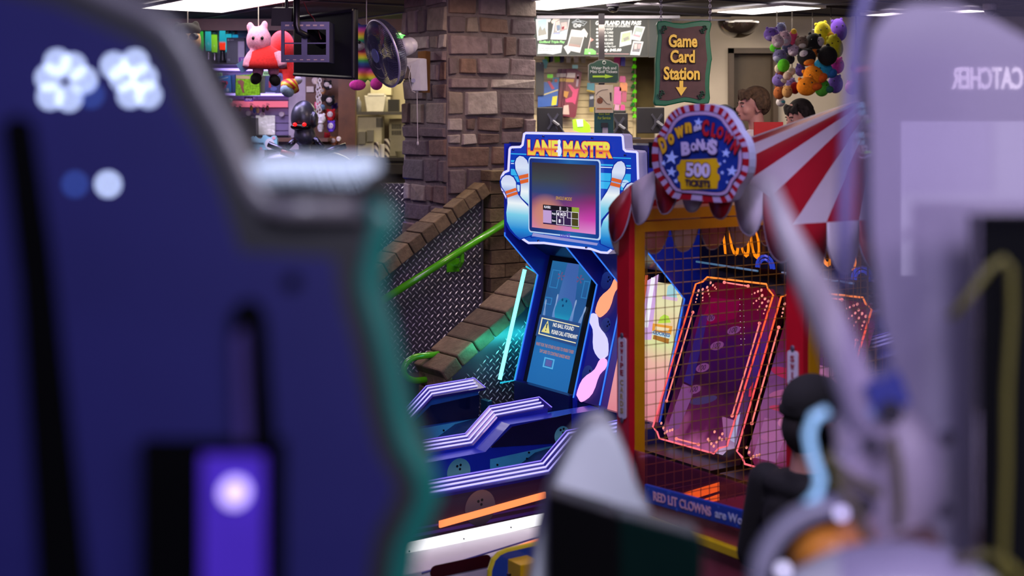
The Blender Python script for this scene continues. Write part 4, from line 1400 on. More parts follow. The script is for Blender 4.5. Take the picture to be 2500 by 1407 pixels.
sart('ticket_print', [(390, 760), (860, 740), (870, 790), (890, 810), (900, 850), (870, 875), (868, 935), (900, 960), (905, 1020), (880, 1050), (870, 1140), (390, 1150), (385, 1060), (350, 1030), (345, 985), (370, 960), (365, 910), (335, 890), (335, 835), (375, 810)], tick, .010)
def stx(name, s, cx, cy, w, h, hexc, lift, up=None, rt=None, **kw):
    ww = abs(sq(cx + w / 2, cy).x - sq(cx - w / 2, cy).x)
    hh = abs(sq(cx, cy + h / 2).z - sq(cx, cy - h / 2).z)
    m = MB(ROW)
    m.text(s, pm(sq(cx, cy, lift), rt or (1, 0, 0), up or (0, 0, 1), (0, -1, 0)), ww, hh, depth=.0015, **kw)
    return m.build(name, mat('ink_' + hexc, '#' + hexc, .4), bs_)
def arcw(word, places, hexc, oc):
    for ch, (cx, cy, w, h, ang) in zip(word, places):
        a = math.radians(ang)
        r, u = V((math.cos(a), 0, math.sin(a))), V((-math.sin(a), 0, math.cos(a)))
        stx('title_outline', ch, cx, cy, w * 1.16, h * 1.10, oc, .011, u, r, bold=.08)
        stx('title_lettering', ch, cx, cy, w, h, hexc, .013, u, r, bold=.05)
arcw('Down', ((155, 560, 85, 220, 28), (262, 485, 80, 150, 22), (375, 395, 120, 150, 14), (490, 335, 85, 140, 6)), 'b08a1c', '1c0a24')
arcw('the', ((575, 345, 30, 80, 0), (607, 335, 30, 80, 0), (643, 330, 34, 62, 0)), '9c9cbc', '0e0c30')
arcw('CLOWN', ((718, 340, 88, 215, -2), (830, 370, 62, 185, -12), (912, 400, 85, 165, -20), (1015, 475, 110, 150, -30), (1110, 590, 85, 170, -38)), '8c1420', '1c0628')
for ch, cx, cy, w, h, a in (('B', 455, 610, 115, 180, 5), ('O', 560, 590, 70, 110, 3), ('N', 645, 560, 95, 150, 0), ('U', 725, 580, 70, 100, -3), ('S', 812, 590, 120, 200, -6)):
    a = math.radians(a)
    r, u = V((math.cos(a), 0, math.sin(a))), V((-math.sin(a), 0, math.cos(a)))
    stx('bonus_outline', ch, cx + 6, cy + 14, w * 1.12, h * 1.08, '1c0c40', .011, u, r, bold=.07)
    stx('bonus_lettering', ch, cx, cy, w, h, '988fb4', .0135, u, r, bold=.06)
stx('number_outline', '500', 617, 895, 335, 215, '301038', .0115, bold=.07)
stx('number_lettering', '500', 617, 895, 315, 190, 'a29cbe', .014, bold=.04)
stx('tickets_lettering', 'TICKETS', 612, 1068, 330, 90, '1a1030', .014, bold=.03)
# ================================================================== PEOPLE
skin_m = mat('skin', '#c08a80', .55, noise=.06, scale=10)
def tap(m, a, b, r0, r1, n=12):
    m.tube([a, V(a).lerp(V(b), .5), b], [r0, (r0 + r1) / 2, r1], n)
    m.ell(a, (r0,) * 3, seg=12, rings=8)
    m.ell(b, (r1,) * 3, seg=12, rings=8)
def person(label, loc, yaw, H, shirt, trousers, hair, hat=None, headtilt=0.):
    """standing figure facing +X of its own frame"""
    t = thing('person', label, 'person', loc, yaw)
    M = Matrix.Translation(V(loc)) @ Matrix.Rotation(yaw, 4, 'Z')
    k = H / 1.7
    T = M @ Matrix.Scale(k, 4)
    h = 1.7
    HT = T @ Matrix.Translation((0, 0, h - .28)) @ Matrix.Rotation(headtilt, 4, 'Y') @ Matrix.Translation((0, 0, -(h - .28)))
    def head(m, grow=0.):
        m.M = HT
        m.ell((-.005, 0, h - .095), (.098, .076, .098), seg=20, rings=14)
        m.ell((.035, 0, h - .145), (.062, .06, .085), seg=16, rings=12)
        m.ell((.045, 0, h - .195), (.048, .042, .036))
        m.ell((.076, 0, h - .214), (.020, .022, .016))
        m.tube([(.088, 0, h - .118), (.104, 0, h - .142), (.114, 0, h - .158)], [.010, .0135, .015], 8)
        m.ell((.108, 0, h - .162), (.012, .018, .010))
        m.ell((.088, 0, h - .105), (.014, .045, .011))
        m.ell((.093, 0, h - .183), (.011, .024, .007))
        m.ell((.091, 0, h - .194), (.011, .021, .008))
        for s in (-1, 1):
            m.ell((.058, s * .038, h - .162), (.03, .024, .028)); m.ell((.080, s * .032, h - .121), (.012, .017, .006)); m.ell((.080, s * .032, h - .136), (.012, .017, .006))
            m.ell((-.006, s * .080, h - .142), (.021, .011, .034))
        m.M = T
    m = MB(T)
    head(m)
    tap(m, (-.02, 0, h - .19), (-.035, 0, h - .32), .052, .060)
    m.ell((-.03, 0, h - .35), (.085, .175, .06), seg=18)
    m.ell((-.02, 0, h - .47), (.110, .165, .16), seg=18)
    m.ell((-.02, 0, h - .66), (.098, .14, .16), seg=18)
    m.ell((-.025, 0, h - .82), (.112, .155, .12), seg=18)
    for s in (-1, 1):
        sh, el, wr = V((-.03, s * .175, h - .36)), V((-.05, s * .225, h - .64)), V((.06, s * .215, h - .87))
        tap(m, sh, el, .048, .038)
        tap(m, el, wr, .038, .026)
        m.ell(wr + V((.02, 0, -.05)), (.028, .016, .045))
        for f in range(4):
            b = wr + V((-.005 + f * .017, 0, -.085))
            L = (.058, .07, .072, .06)[f]
            tap(m, b, b + V((.008, -s * .012, -L)), .009, .0075, 8)
        tap(m, wr + V((.035, 0, -.03)), wr + V((.062, -s * .015, -.085)), .010, .0085, 8)
        hp, kn, an = V((-.02, s * .085, h - .86)), V((.0, s * .09, .46)), V((-.03, s * .092, .08))
        tap(m, hp, kn, .082, .056)
        tap(m, kn, an, .055, .036)
        m.ell((.05, s * .095, .036), (.125, .045, .036))
    m.build('body', skin_m, t, voxel=.008 * k)
    # shirt
    m = MB(T)
    m.ell((-.03, 0, h - .352), (.095, .185, .066), seg=18)
    m.ell((-.02, 0, h - .47), (.126, .180, .165), seg=18)
    m.ell((-.02, 0, h - .66), (.118, .160, .17), seg=18)
    m.ell((-.025, 0, h - .81), (.130, .172, .10), seg=18)
    m.lathe([(.066, h - .285), (.078, h - .31), (.088, h - .34)], (-.03, 0, 0))
    for s in (-1, 1):
        sh, el = V((-.03, s * .178, h - .36)), V((-.05, s * .225, h - .62))
        tap(m, sh, el, .066, .058)
    m.build('shirt', shirt, t, voxel=.010 * k)
    m = MB(T)
    m.ell((-.025, 0, h - .84), (.122, .165, .11), seg=18)
    for s in (-1, 1):
        tap(m, (-.02, s * .085, h - .88), (.0, s * .09, .46), .096, .07)
        tap(m, (.0, s * .09, .46), (-.03, s * .092, .10), .07, .055)
    m.build('trousers', trousers, t, voxel=.012 * k)
    m = MB(T)
    for s in (-1, 1):
        m.ell((.05, s * .095, .042), (.138, .054, .042), seg=16)
    m.build('shoes', mat('shoe_dark', '#1c1a20', .6), t, smooth=True)
    # face
    m = MB(HT)
    for s in (-1, 1):
        m.ell((.0835, s * .032, h - .128), (.012, .0135, .0065))
    m.build('eyes', mat('eye_white', '#b8a4a4', .3), t, smooth=True)
    m = MB(HT)
    for s in (-1, 1):
        m.ell((.0925, s * .032, h - .128), (.0045, .0065, .006))
        m.tube([(.096, s * .016, h - .106), (.097, s * .036, h - .103), (.086, s * .054, h - .108)], .004, 6)
    m.tube([(.094, -.03, h - .1215), (.098, -.02, h - .119), (.098, .02, h - .119)], .0001, 4)
    m.build('brows', mat('brow_dark', '#2c1e1a', .7), t, smooth=True)
    m = MB(HT)
    m.ell((.1005, 0, h - .189), (.006, .023, .0035))
    m.build('lips', mat('lip', '#8a4a4c', .5), t, smooth=True)
    # hair
    random.seed(len(label))
    m = MB(HT)
    if hat is None:
        m.ell((-.024, 0, h - .070), (.098, .086, .084), seg=20, rings=12)
        m.ell((-.066, 0, h - .112), (.060, .074, .080), seg=18)
        for i in range(46):
            a = random.uniform(-1.1, 1.1)
            p = V((.055 * math.cos(a) + .010, .080 * math.sin(a), h - .035 + random.uniform(-.02, .02)))
            q = p + V((.034 * math.cos(a), .02 * math.sin(a), -.040 + random.uniform(-.02, .012)))
            m.tube([p, p.lerp(q, .5) + V((.012, 0, .010)), q], [.013, .010, .003], 6)
        for i in range(40):
            a = random.uniform(1.2, 5.1)
            p = V((.085 * math.cos(a) - .015, .085 * math.sin(a), h - .05 - random.uniform(0, .05)))
            q = p + V((.012 * math.cos(a), .010 * math.sin(a), -.05 - random.uniform(0, .025)))
            m.tube([p, p.lerp(q, .5) + V((.010 * math.cos(a), .010 * math.sin(a), 0)), q], [.016, .013, .005], 6)
        m.build('hair', hair, t, voxel=.006 * k)
    else:
        m.ell((-.055, 0, h - .145), (.060, .078, .085), seg=18)
        m.build('hair', hair, t, smooth=True)
        m = MB(HT)
        m.ell((-.005, 0, h - .062), (.115, .096, .098), seg=22, rings=14)
        m.lathe([(.112, h - .10), (.113, h - .075)], (-.005, 0, 0))
        m.ell((.125, 0, h - .085), (.07, .07, .010), seg=18)
        m.build('cap', hat, t, voxel=.007 * k)
    return t
hb = mat('hair_brown', '#54402e', .85, noise=.5, scale=40)
hd = mat('hair_black', '#1a1314', .85, noise=.4, scale=40)
white_tee = mat('white_cotton', '#c8c0c8', .8)
bx = W(1838, 0, 9.4)
person('teenage person with tousled brown hair in white shirt, in profile behind the striped canopy', (bx.x, 9.4, .85), math.radians(192), 1.715, white_tee, mat('denim', '#26304c', .8), hb)
bx = W(1962, 0, 10.1)
person('dark-haired person half hidden by the canopy below the hanging plush toys', (bx.x, 10.1, .85), math.radians(200), 1.64, mat('grey_shirt', '#3a3640', .8), mat('denim', '#26304c'), hd, headtilt=.25)
bx = W(1770, 0, 10.6)
person('person with black hair behind the brown-haired teenager', (bx.x, 10.6, .85), math.radians(80), 1.60, mat('black_cotton', '#0c0b0f', .85), mat('denim', '#26304c'), hd)
bx = W(1984, 0, 4.2)
person('person in a black cap and black shirt standing at the caged booth', (bx.x, 4.2, 0), math.radians(38), 1.535, mat('black_cotton', '#0c0b0f', .85), mat('denim', '#26304c'), hd, hat=mat('cap_black', '#0a090c', .9))
# ================================================================== HANGING SIGNS AND THE FAR COUNTERS
d = 8.8
gs = thing('hanging_sign', 'carved green and brown hanging sign reading Game Card Station with a yellow arrow', 'sign', (W(1672, 0, d).x, d, W(0, 255, d).z))
OUTS = [(1603, 60), (1606, 52), (1625, 51), (1645, 56), (1668, 57), (1690, 53), (1712, 50), (1733, 51), (1738, 57), (1733, 80), (1735, 110), (1739, 145), (1737, 152), (1733, 185), (1732, 215), (1734, 240), (1731, 253), (1712, 256), (1690, 251), (1672, 249), (1652, 253), (1625, 259), (1600, 258), (1596, 250), (1599, 225), (1601, 190), (1600, 155), (1603, 120), (1606, 85)]
m = MB(); fpoly(m, OUTS, d, .07); m.build('frame', mat('forest_green', '#186846', .45, noise=.1), gs, bevel=.008)
ctr = (1668, 154)
INN = [(ctr[0] + (x - ctr[0]) * .83, ctr[1] + (y - ctr[1]) * .87) for x, y in OUTS]
m = MB(); fpoly(m, INN, d - .004, .004); m.build('panel', mat('umber_panel', '#553c3c', .7, noise=.12, scale=20), gs)
gold = mat('gold_letter', '#e8c448', .4, emit=.12, emit_hex='#f0b030')
shd = mat('letter_shadow', '#1a1210', .7)
for s, cx, cy, w, h, bo in (('Game', 1667, 100, 70, 32, .03), ('Card', 1666, 138, 60, 32, .03), ('Station', 1664, 179, 88, 33, .03)):
    m = MB(); ftext(m, s, cx + 1.5, cy + 1.5, d - .0065, w * 1.03, h * 1.03, bold=.04, depth=.003); m.build('letter_shadow', shd, gs)
    m = MB(); ftext(m, s, cx, cy, d - .011, w, h, bold=bo, depth=.012); m.build('sign_lettering', gold, gs)
m = MB(); fpoly(m, [(1659, 197), (1668, 197), (1668, 213), (1677, 213), (1663, 234), (1650, 213), (1659, 213)], d - .012, .01); m.build('arrow', gold, gs)
random.seed(5)
m = MB()
for cx, cy in ((1620, 72), (1718, 72), (1614, 230), (1712, 232)):
    for k in range(6):
        a = k * 1.05
        p = W(cx + 5 * math.cos(a), cy + 6 * math.sin(a), d - .012)
        m.tube([p + V((.010 * math.cos(a + t * .7), 0, .010 * math.sin(a + t * .7))) for t in range(6)], .004, 6)
m.build('corner_scroll', mat('scroll_green', '#1c4030', .5), gs)['kind'] = 'stuff'
for px in (1615, 1735):
    m = MB()
    z = W(0, 52, d).z
    k = 0
    while z < 3.29:
        p = V((W(px, 0, d).x, d + .03, z))
        ax = (1, 0, 0) if k % 2 else (0, 1, 0)
        m.tube([p + V(ax) * (.007 * math.cos(t * PI / 5)) + V((0, 0, .013 * math.sin(t * PI / 5))) for t in range(10)], .0022, 5, closed=True)
        z += .02
        k += 1
    m.build('chain', mat('chain_steel', '#6c6878', .35, 1.), gs)
# black half-dome mirror under the ceiling
p = W(1802, 50, 12.0)
m = MB()
R = S(50, 12.0)
m.lathe([(R * math.cos(t * PI / 20), W(0, 52, 12.0).z - R * .82 * math.sin(t * PI / 20)) for t in range(10)], (p.x, 12.0, 0), n=28)
solo(m, 'dome_mirror', mat('black_mirror', '#18120e', .08, coat=1.), 'black half-dome mirror under the ceiling above the brown door', 'mirror', smooth=True)
# lit menu boards
d = 12.0
board = ramp_mat('menu_slate', [(0, '#2a3840'), (.5, '#34444c'), (1, '#222c34')], 'X', .55)
def glowp(h, s=.85):
    return glow('menu_%s_%.2f' % (h, s), '#' + h, s)
def menu(name, label, x0, x1, y0, y1):
    t = thing('menu_board', label, 'menu board', (W((x0 + x1) / 2, 0, d).x, d, W(0, y1, d).z), 0, 'lit menu boards over the ticket counter')
    m = MB(); fbox(m, x0, y0, x1, y1, d, .06); m.build('frame', mat('menu_frame', '#17181e', .4), t)
    m = MB(); fbox(m, x0 + 1, y0 + 2, x1 - 1, y1 - 2, d - .004, .004); m.build('print', board, t)
    return t
def mprint(t, name, pts, h, lift=.006, s=.85):
    m = MB(); fpoly(m, pts, d - lift, .001); return m.build(name, glowp(h, s), t)
def mtxt(t, s, cx, cy, w, h, hx, lift=.009, sc=.85, **kw):
    m = MB(); ftext(m, s, cx, cy, d - lift, w, h, depth=.0008, **kw); return m.build('menu_lettering', glowp(hx, sc), t)
b1 = menu('menu', 'lit menu board with taped photos, beside the stone column', 1300, 1441, 40, 137)
b2 = menu('menu', 'lit menu board headed fun pass with the price 45 dollars', 1441, 1583, 41, 139)
b3 = menu('menu', 'dark menu board mostly hidden behind the hanging game card sign', 1584, 1640, 44, 140)
mprint(b1, 'photo_frame', [(1308, 47), (1338, 40), (1337, 95), (1312, 99)], 'd4dae0')
mprint(b1, 'photo_picture', [(1313, 50), (1335, 47), (1334, 84), (1314, 88)], '8cc4e0', .008)
mprint(b1, 'photo_picture', [(1314, 75), (1319, 62), (1324, 74), (1330, 66), (1334, 80), (1334, 84), (1314, 88)], '2a3030', .010)
mprint(b1, 'tape', [(1326, 41), (1337, 40), (1346, 48), (1341, 55)], 'dcdad8', .011)
mprint(b1, 'photo_frame', [(1354, 43), (1392, 42), (1382, 97), (1344, 96)], 'dadce4')
mprint(b1, 'photo_picture', [(1357, 46), (1389, 46), (1384, 84), (1350, 84)], '28304c', .008)
for pts, h in (([(1356, 54), (1366, 50), (1368, 74), (1356, 76)], 'd8a8a4'), ([(1370, 56), (1384, 54), (1384, 70), (1372, 72)], 'c8888c'), ([(1358, 62), (1368, 60), (1367, 76), (1360, 78)], 'a8c4dc'), ([(1368, 78), (1385, 72), (1384, 84), (1366, 84)], '7cb4dc'), ([(1372, 66), (1378, 64), (1376, 74), (1370, 74)], 'c03040'), ([(1352, 80), (1366, 79), (1366, 84), (1351, 84)], '2a56a8')):
    mprint(b1, 'photo_detail', pts, h, .010)
mprint(b1, 'tape', [(1352, 44), (1370, 41), (1368, 46), (1348, 58), (1345, 53)], 'dcc4b8', .012)
mprint(b1, 'photo_frame', [(1395, 72), (1430, 76), (1416, 129), (1382, 122)], 'd8d4d8')
mprint(b1, 'photo_picture', [(1394, 89), (1424, 91), (1417, 116), (1387, 112)], '3c343c', .008)
mprint(b1, 'photo_detail', [(1390, 106), (1416, 110), (1416, 116), (1388, 112)], '7a3838', .010)
mprint(b1, 'tape', [(1419, 75), (1426, 69), (1435, 82), (1432, 92), (1426, 88)], 'd8d4d0', .012)
mprint(b1, 'tape', [(1376, 115), (1383, 110), (1393, 126), (1386, 133)], 'dcdcde', .012)
mprint(b1, 'torn_paper', [(1314, 107), (1340, 110), (1373, 110), (1370, 129), (1350, 133), (1330, 131), (1312, 132)], 'c4ced4')
mtxt(b1, 'Golfland Triple Play', 1348, 103, 63, 8, '58e048', .010, bold=.03, shear=.2)
mtxt(b1, 'Great adventures for', 1340, 117, 50, 4.5, '8c98a0', .010)
mtxt(b1, 'the whole day', 1332, 123, 34, 4.5, '8c98a0', .010)
mtxt(b1, 'Mini Golf', 1325, 91, 20, 4.5, '9a9ea4', .010); mtxt(b1, 'Laser Tag', 1364, 90, 26, 4.5, '9a9ea4', .010); mtxt(b1, 'Race Cars', 1400, 120, 22, 4.5, '9a9ea4', .010)
m = MB()
for (cx, cy, r) in ((1405, 62, 5), (1414.5, 62.5, 3.6)):
    c = W(cx, cy, d - .008)
    for q in (1, .55):
        m.tube([c + V((S(r * q, d) * math.cos(k * PI / 8), 0, S(r * q, d) * math.sin(k * PI / 8))) for k in range(16)], .003, 5, closed=True)
for pts in (((1396, 55), (1411, 46), (1416, 51), (1425, 52), (1433, 53), (1424, 63), (1418, 60)), ((1398, 57), (1404, 53), (1412, 52), (1418, 55), (1426, 57)), ((1406, 50), (1409, 54), (1420, 52))):
    m.tube([W(x, y, d - .008) for x, y in pts], .003, 5)
m.build('car_drawing', glowp('d4d8dc'), b1)['kind'] = 'stuff'
mprint(b2, 'golf_green', [(1426 + 2, 119), (1446, 119), (1455, 125), (1455, 133), (1426, 133)], '4cc828', .012, .9)
mprint(b2, 'flag_pole', [(1441, 92), (1443, 92), (1437, 119), (1435, 119)], 'd8b8b8', .013)
mprint(b2, 'flag', [(1442, 93), (1450, 97), (1442, 102)], 'c83a30', .014)
mprint(b2, 'golf_ball', disc2(1439, 130, 2.6), 'd4e8d0', .014)
mtxt(b2, 'GOLFLAND FUN PASS', 1510, 56, 112, 10.5, 'eef0f2', .010, bold=.045, shear=.22)
mtxt(b2, 'ANY 3 HOURS OF UNLIMITED:', 1501, 64, 76, 5, 'd4d8dc', .010, bold=.03, shear=.15)
for s, cy, w in (('MINI GOLF', 71, 34), ('RACE CARS', 79.5, 34), ('LASER TAG', 88, 31), ('ROOKIE CARS', 97, 34), ('BUMPER BOATS', 106, 38), ('$10 Game Play Card', 114, 44)):
    mtxt(b2, s, 1497 - w / 2 + (6 if 'Card' in s else 0), cy, w, 5.4, 'dce0e2', .010, bold=.03, shear=.1)
    mprint(b2, 'bullet', disc2(1458, cy, 2.6), 'e8ecf0', .010)
mtxt(b2, 'Only $45.00', 1491, 123, 52, 9, 'f4f6f6', .010, bold=.045, shear=.2)
mprint(b2, 'small_print', [(1456, 130), (1536, 131), (1536, 133), (1456, 132)], 'b07a80', .010)
for fr_, pc, h in (([(1516, 79), (1543, 74), (1541, 108), (1512, 115)], [(1519, 82), (1540, 78), (1538, 99), (1516, 104)], '7c9c5c'), ([(1550, 62), (1575, 66), (1563, 100), (1541, 96)], [(1552, 66), (1571, 69), (1563, 92), (1545, 88)], '5c7c78'), ([(1546, 100), (1571, 102), (1562, 135), (1538, 134)], [(1548, 104), (1567, 105), (1561, 127), (1543, 126)], '3a3c58')):
    mprint(b2, 'photo_frame', fr_, 'd8dce0')
    mprint(b2, 'photo_picture', pc, h, .008)
mprint(b2, 'photo_detail', [(1522, 94), (1534, 88), (1536, 95), (1524, 101)], '22302a', .010)
mprint(b2, 'photo_detail', [(1547, 84), (1562, 87), (1561, 91), (1546, 88)], 'c0507c', .010)
mprint(b2, 'photo_detail', [(1553, 77), (1566, 79), (1563, 86), (1550, 84)], '88a8c8', .010)
mprint(b2, 'photo_detail', [(1549, 108), (1556, 107), (1555, 120), (1548, 120)], 'd8b0b0', .010)
mprint(b2, 'photo_detail', [(1558, 108), (1565, 108), (1562, 119), (1557, 119)], 'c08c94', .010)
# post with signs at the counter
d = 10.80
st = thing('sign_post', 'dark square post carrying the small green water park ticket sign', 'post', (W(1469, 0, d).x, d, .85))
m = MB(); fbox(m, 1462, 33, 1476, 700, d, .05)
a = W(1462, 0, d); b = W(1476, 0, d)
m.build('pole', mat('dark_post', '#241d22', .5), st)
m = MB(); m.box(a.x - .15, b.x + .15, d - .12, d + .08, .85, .88); m.build('base', mat('dark_post', '#241d22'), st)
d = 10.77
ws = thing('direction_sign', 'small green sign reading Water Park and Mini Golf Tickets with yellow-green arrow', 'sign', (W(1473, 0, d).x, d, W(0, 205, d).z))
SHP = [(1436, 158), (1441, 154), (1447, 153), (1457, 147), (1465, 145), (1480, 145), (1490, 147), (1500, 153), (1507, 154), (1511, 158), (1511, 197), (1506, 203), (1441, 203), (1436, 197)]
m = MB(); fpoly(m, SHP, d, .025); m.build('border', mat('sign_grey_border', '#74706c', .5, .3), ws)
m = MB(); fpoly(m, [(1473.5 + (x - 1473.5) * .94, 174 + (y - 174) * .93) for x, y in SHP], d - .003, .003); m.build('face', mat('sign_green', '#1e4232', .5), ws)
pale = mat('pale_letter', '#a8aca8', .5)
m = MB(); ftext(m, 'Water Park and', 1474, 166, d - .006, 61, 7.5, bold=.03); m.build('sign_lettering', pale, ws)
m = MB(); ftext(m, 'Mini Golf Tickets', 1474, 175, d - .006, 66, 7.5, bold=.03); m.build('sign_lettering', pale, ws)
m = MB(); fpoly(m, [(1447, 184.5), (1477, 184.5), (1477, 181.5), (1498, 187), (1477, 191.5), (1477, 189), (1447, 189)], d - .006, .003); m.build('arrow', mat('lime_arrow', '#9cc41c', .4), ws)
m = MB(); c = W(1475, 153, d - .005); m.tube([c + V((.012 * math.cos(k * PI / 6), 0, .012 * math.sin(k * PI / 6))) for k in range(12)], .003, 5, closed=True); m.build('emblem', pale, ws)
fl = thing('flyer', 'cream flyer with a cookie picture under the green direction sign', 'poster', (W(1475, 0, d).x, d - .02, W(0, 276, d).z))
m = MB(); fbox(m, 1453, 207, 1497, 275.5, d - .02, .006); m.build('paper', mat('cream_paper', '#c8b8a4', .7), fl)
m = MB(); fpoly(m, disc2(1464.5, 246, 7.5), d - .022, .0015); m.build('cookie_picture', mat('cookie_brown', '#7c4a34', .7, noise=.5, scale=60), fl)
m = MB(); fpoly(m, [(1488, 226), (1493, 226), (1493, 248), (1490, 246)], d - .022, .0015); m.build('dark_picture', mat('ink_dark', '#3a2c2c', .6), fl)
m = MB()
for pts in (((1455, 232), (1460, 224), (1470, 219), (1484, 218)), ((1463, 235), (1470, 239), (1476, 247), (1482, 253), (1490, 254))):
    m.tube([W(x, y, d - .022) for x, y in pts], .003, 5)
m.build('flyer_line', mat('ink_grey', '#7a6e68', .6), fl)['kind'] = 'stuff'
m = MB(); fbox(m, 1457, 264, 1494, 267, d - .022, .0015); m.build('band', mat('flyer_band', '#a86c48', .6), fl)
tb = thing('service_board', 'teal board reading Ring Bell For Service below the cream flyer', 'sign', (W(1474, 0, d).x, d, W(0, 335, d).z))
m = MB(); fbox(m, 1451, 262, 1498, 420, d, .025); m.build('board', mat('teal_board', '#0c4a50', .5), tb)
lim = mat('lime_letter', '#9cb428', .5)
m = MB(); ftext(m, 'Ring Bell', 1475, 279, d - .003, 26, 6.5, bold=.02); m.build('sign_lettering', lim, tb)
m = MB(); ftext(m, 'For Service', 1475, 288, d - .003, 31, 7, bold=.02); m.build('sign_lettering', lim, tb)
m = MB(); fbox(m, 1468, 300, 1484, 311, d - .02, .02); m.build('clip', dark_m, tb)
m = MB(); fbox(m, 1471, 311, 1484, 330, d - .008, .008); m.build('note', mat('note_paper', '#b8b4c8', .6), tb)
# far service counter
m = MB(); fbox(m, 1300, 340, 1640, 360, 10.9, .7); fbox(m, 1305, 360, 1635, 760, 11.0, .55)
solo(m, 'service_counter', mat('counter_brown', '#4c3c2c', .5), 'brown service counter behind the bowling game marquee', 'counter')
# monitors seen from behind
def monitor(label, x0, y0, x1, y1, d, vx):
    t = thing('monitor', label, 'monitor', (W((x0 + x1) / 2, 0, d).x, d, W(0, 340, 10.9).z), 0, 'counter monitors seen from behind')
    m = MB(); fbox(m, x0, y0, x1, y1, d, .05); m.build('housing', mat('monitor_black', '#1c1b20', .45), t, bevel=.006)
    g = mat('bracket_grey', '#4a4a56', .4, .5)
    m = MB()
    c = W(vx, (y0 + y1) / 2 + 4, d - .02)
    for sx in (-1, 1):
        for sz in (-1, 1):
            m.obox(c + V((sx * .022, 0, sz * .032)), V((sx * .02, 0, sz * .03)), (0, .01, 0), V((-sz * .004, 0, sx * .004)) * 1.5)
    m.obox(c, (.022, 0, 0), (0, .014, 0), (0, 0, .025))
    m.build('wall_bracket', g, t)
    m = MB()
    m.tube([c + V((0, -.02, 0)), c + V((.04, -.05, -.03)), V((c.x + .10, d - .03, W(0, 339, 10.9).z + .012))], .016, 8)
    m.build('arm', g, t)
    m = MB(); m.box(c.x + .04, c.x + .17, d - .09, d + .05, W(0, 340, 10.9).z, W(0, 340, 10.9).z + .012); m.build('foot', g, t)
    return t
monitor('black monitor seen from behind beside the stone column', 1311, 262, 1374, 324, 11.0, 1350)
monitor('black monitor seen from behind right of the teal service board', 1499, 276, 1533, 328, 11.1, 1511)
monitor('black monitor seen from behind under the tan wall', 1555, 262, 1622, 326, 11.05, 1604)
m = MB(); fbox(m, 1497, 269, 1528, 277, 11.22, .12); fbox(m, 1499, 277, 1524, 288, 11.24, .1); fbox(m, 1506, 288, 1518, 340, 11.28, .05)
solo(m, 'receipt_printer', mat('printer_black', '#151318', .5), 'black receipt printer on the pole right of the cream flyer', 'printer', bevel=.006)
# shamrock garland
sh = thing('shamrock_garland', 'string of bright green paper shamrocks by the tan wall', 'garland', (W(1549, 0, 12.9).x, 12.9, W(0, 292, 12.9).z))
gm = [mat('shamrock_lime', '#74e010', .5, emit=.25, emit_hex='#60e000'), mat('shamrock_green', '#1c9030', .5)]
for i, (x, y, r, k) in enumerate(((1549, 145, 5, 0), (1548, 163, 6.5, 0), (1545, 176, 4, 1), (1549, 186, 5.5, 0), (1545, 193, 5, 1), (1550, 203, 4, 0), (1545, 212, 6, 1), (1549, 224, 6, 0), (1545, 233, 5, 1), (1549, 246, 6.5, 0), (1544, 256, 6, 1), (1548, 268, 6.5, 0), (1549, 284, 6, 0))):
    m = MB()
    dd = 12.9 - .01 * (1 - k)
    for a in (90, 210, 330, 30):
        c = W(x + r * .5 * math.cos(math.radians(a)), y - r * .5 * math.sin(math.radians(a)), dd)
        m.ell(c, (S(r * .5, dd), .006, S(r * .5, dd)), seg=10, rings=6)
    o = m.build('shamrock', gm[k], sh, smooth=True)
m = MB(); m.tube([V((W(1548, 60, 12.91).x, 12.91, 3.3)), W(1547, 290, 12.91)], .003, 5); m.cyl(W(1548, 150, 12.91), W(1548, 150, 12.91) + V((0, .2, 0)), .003, 5); m.build('string', mat('string_green', '#2a5a20', .6), sh)
# goods on the cream slat wall
def peg_(t, px, py, d, wall):
    p = W(px, py, d)
    m = MB(); m.tube([V((p.x, d - .012, p.z)), V((p.x, wall, p.z))], .003, 5)
    m.build('peg_hook', mat('peg_steel', '#8a8694', .3, 1.), t)
def pack(label, pts, d, col, group='packs on the cream slat wall', th=.03, parts=(), pegx=None):
    xs = [p[0] for p in pts]; ys = [p[1] for p in pts]
    t = thing('toy_pack', label, 'toy pack', (W(sum(xs) / len(xs), 0, d).x, d, W(0, max(ys), d).z), 0, group)
    m = MB(); fpoly(m, pts, d, th); m.build('card', col if not isinstance(col, str) else mat('pack_' + col, '#' + col, .35), t)
    wall = 13.21 if xs[0] < 1250 else 13.01
    if d > 11.9:
        peg_(t, pegx or sum(xs) / len(xs), min(ys) + (6 if pegx else 3), d, wall)
    for nm, pp, c in parts:
        m = MB(); fpoly(m, pp, d - .004, .004); m.build(nm, mat('pack_' + c, '#' + c, .35), t)
    return t
def para(x0, y0, x1, y1, sk=0):
    return [(x0 + sk, y0), (x1 + sk, y0), (x1, y1), (x0, y1)]
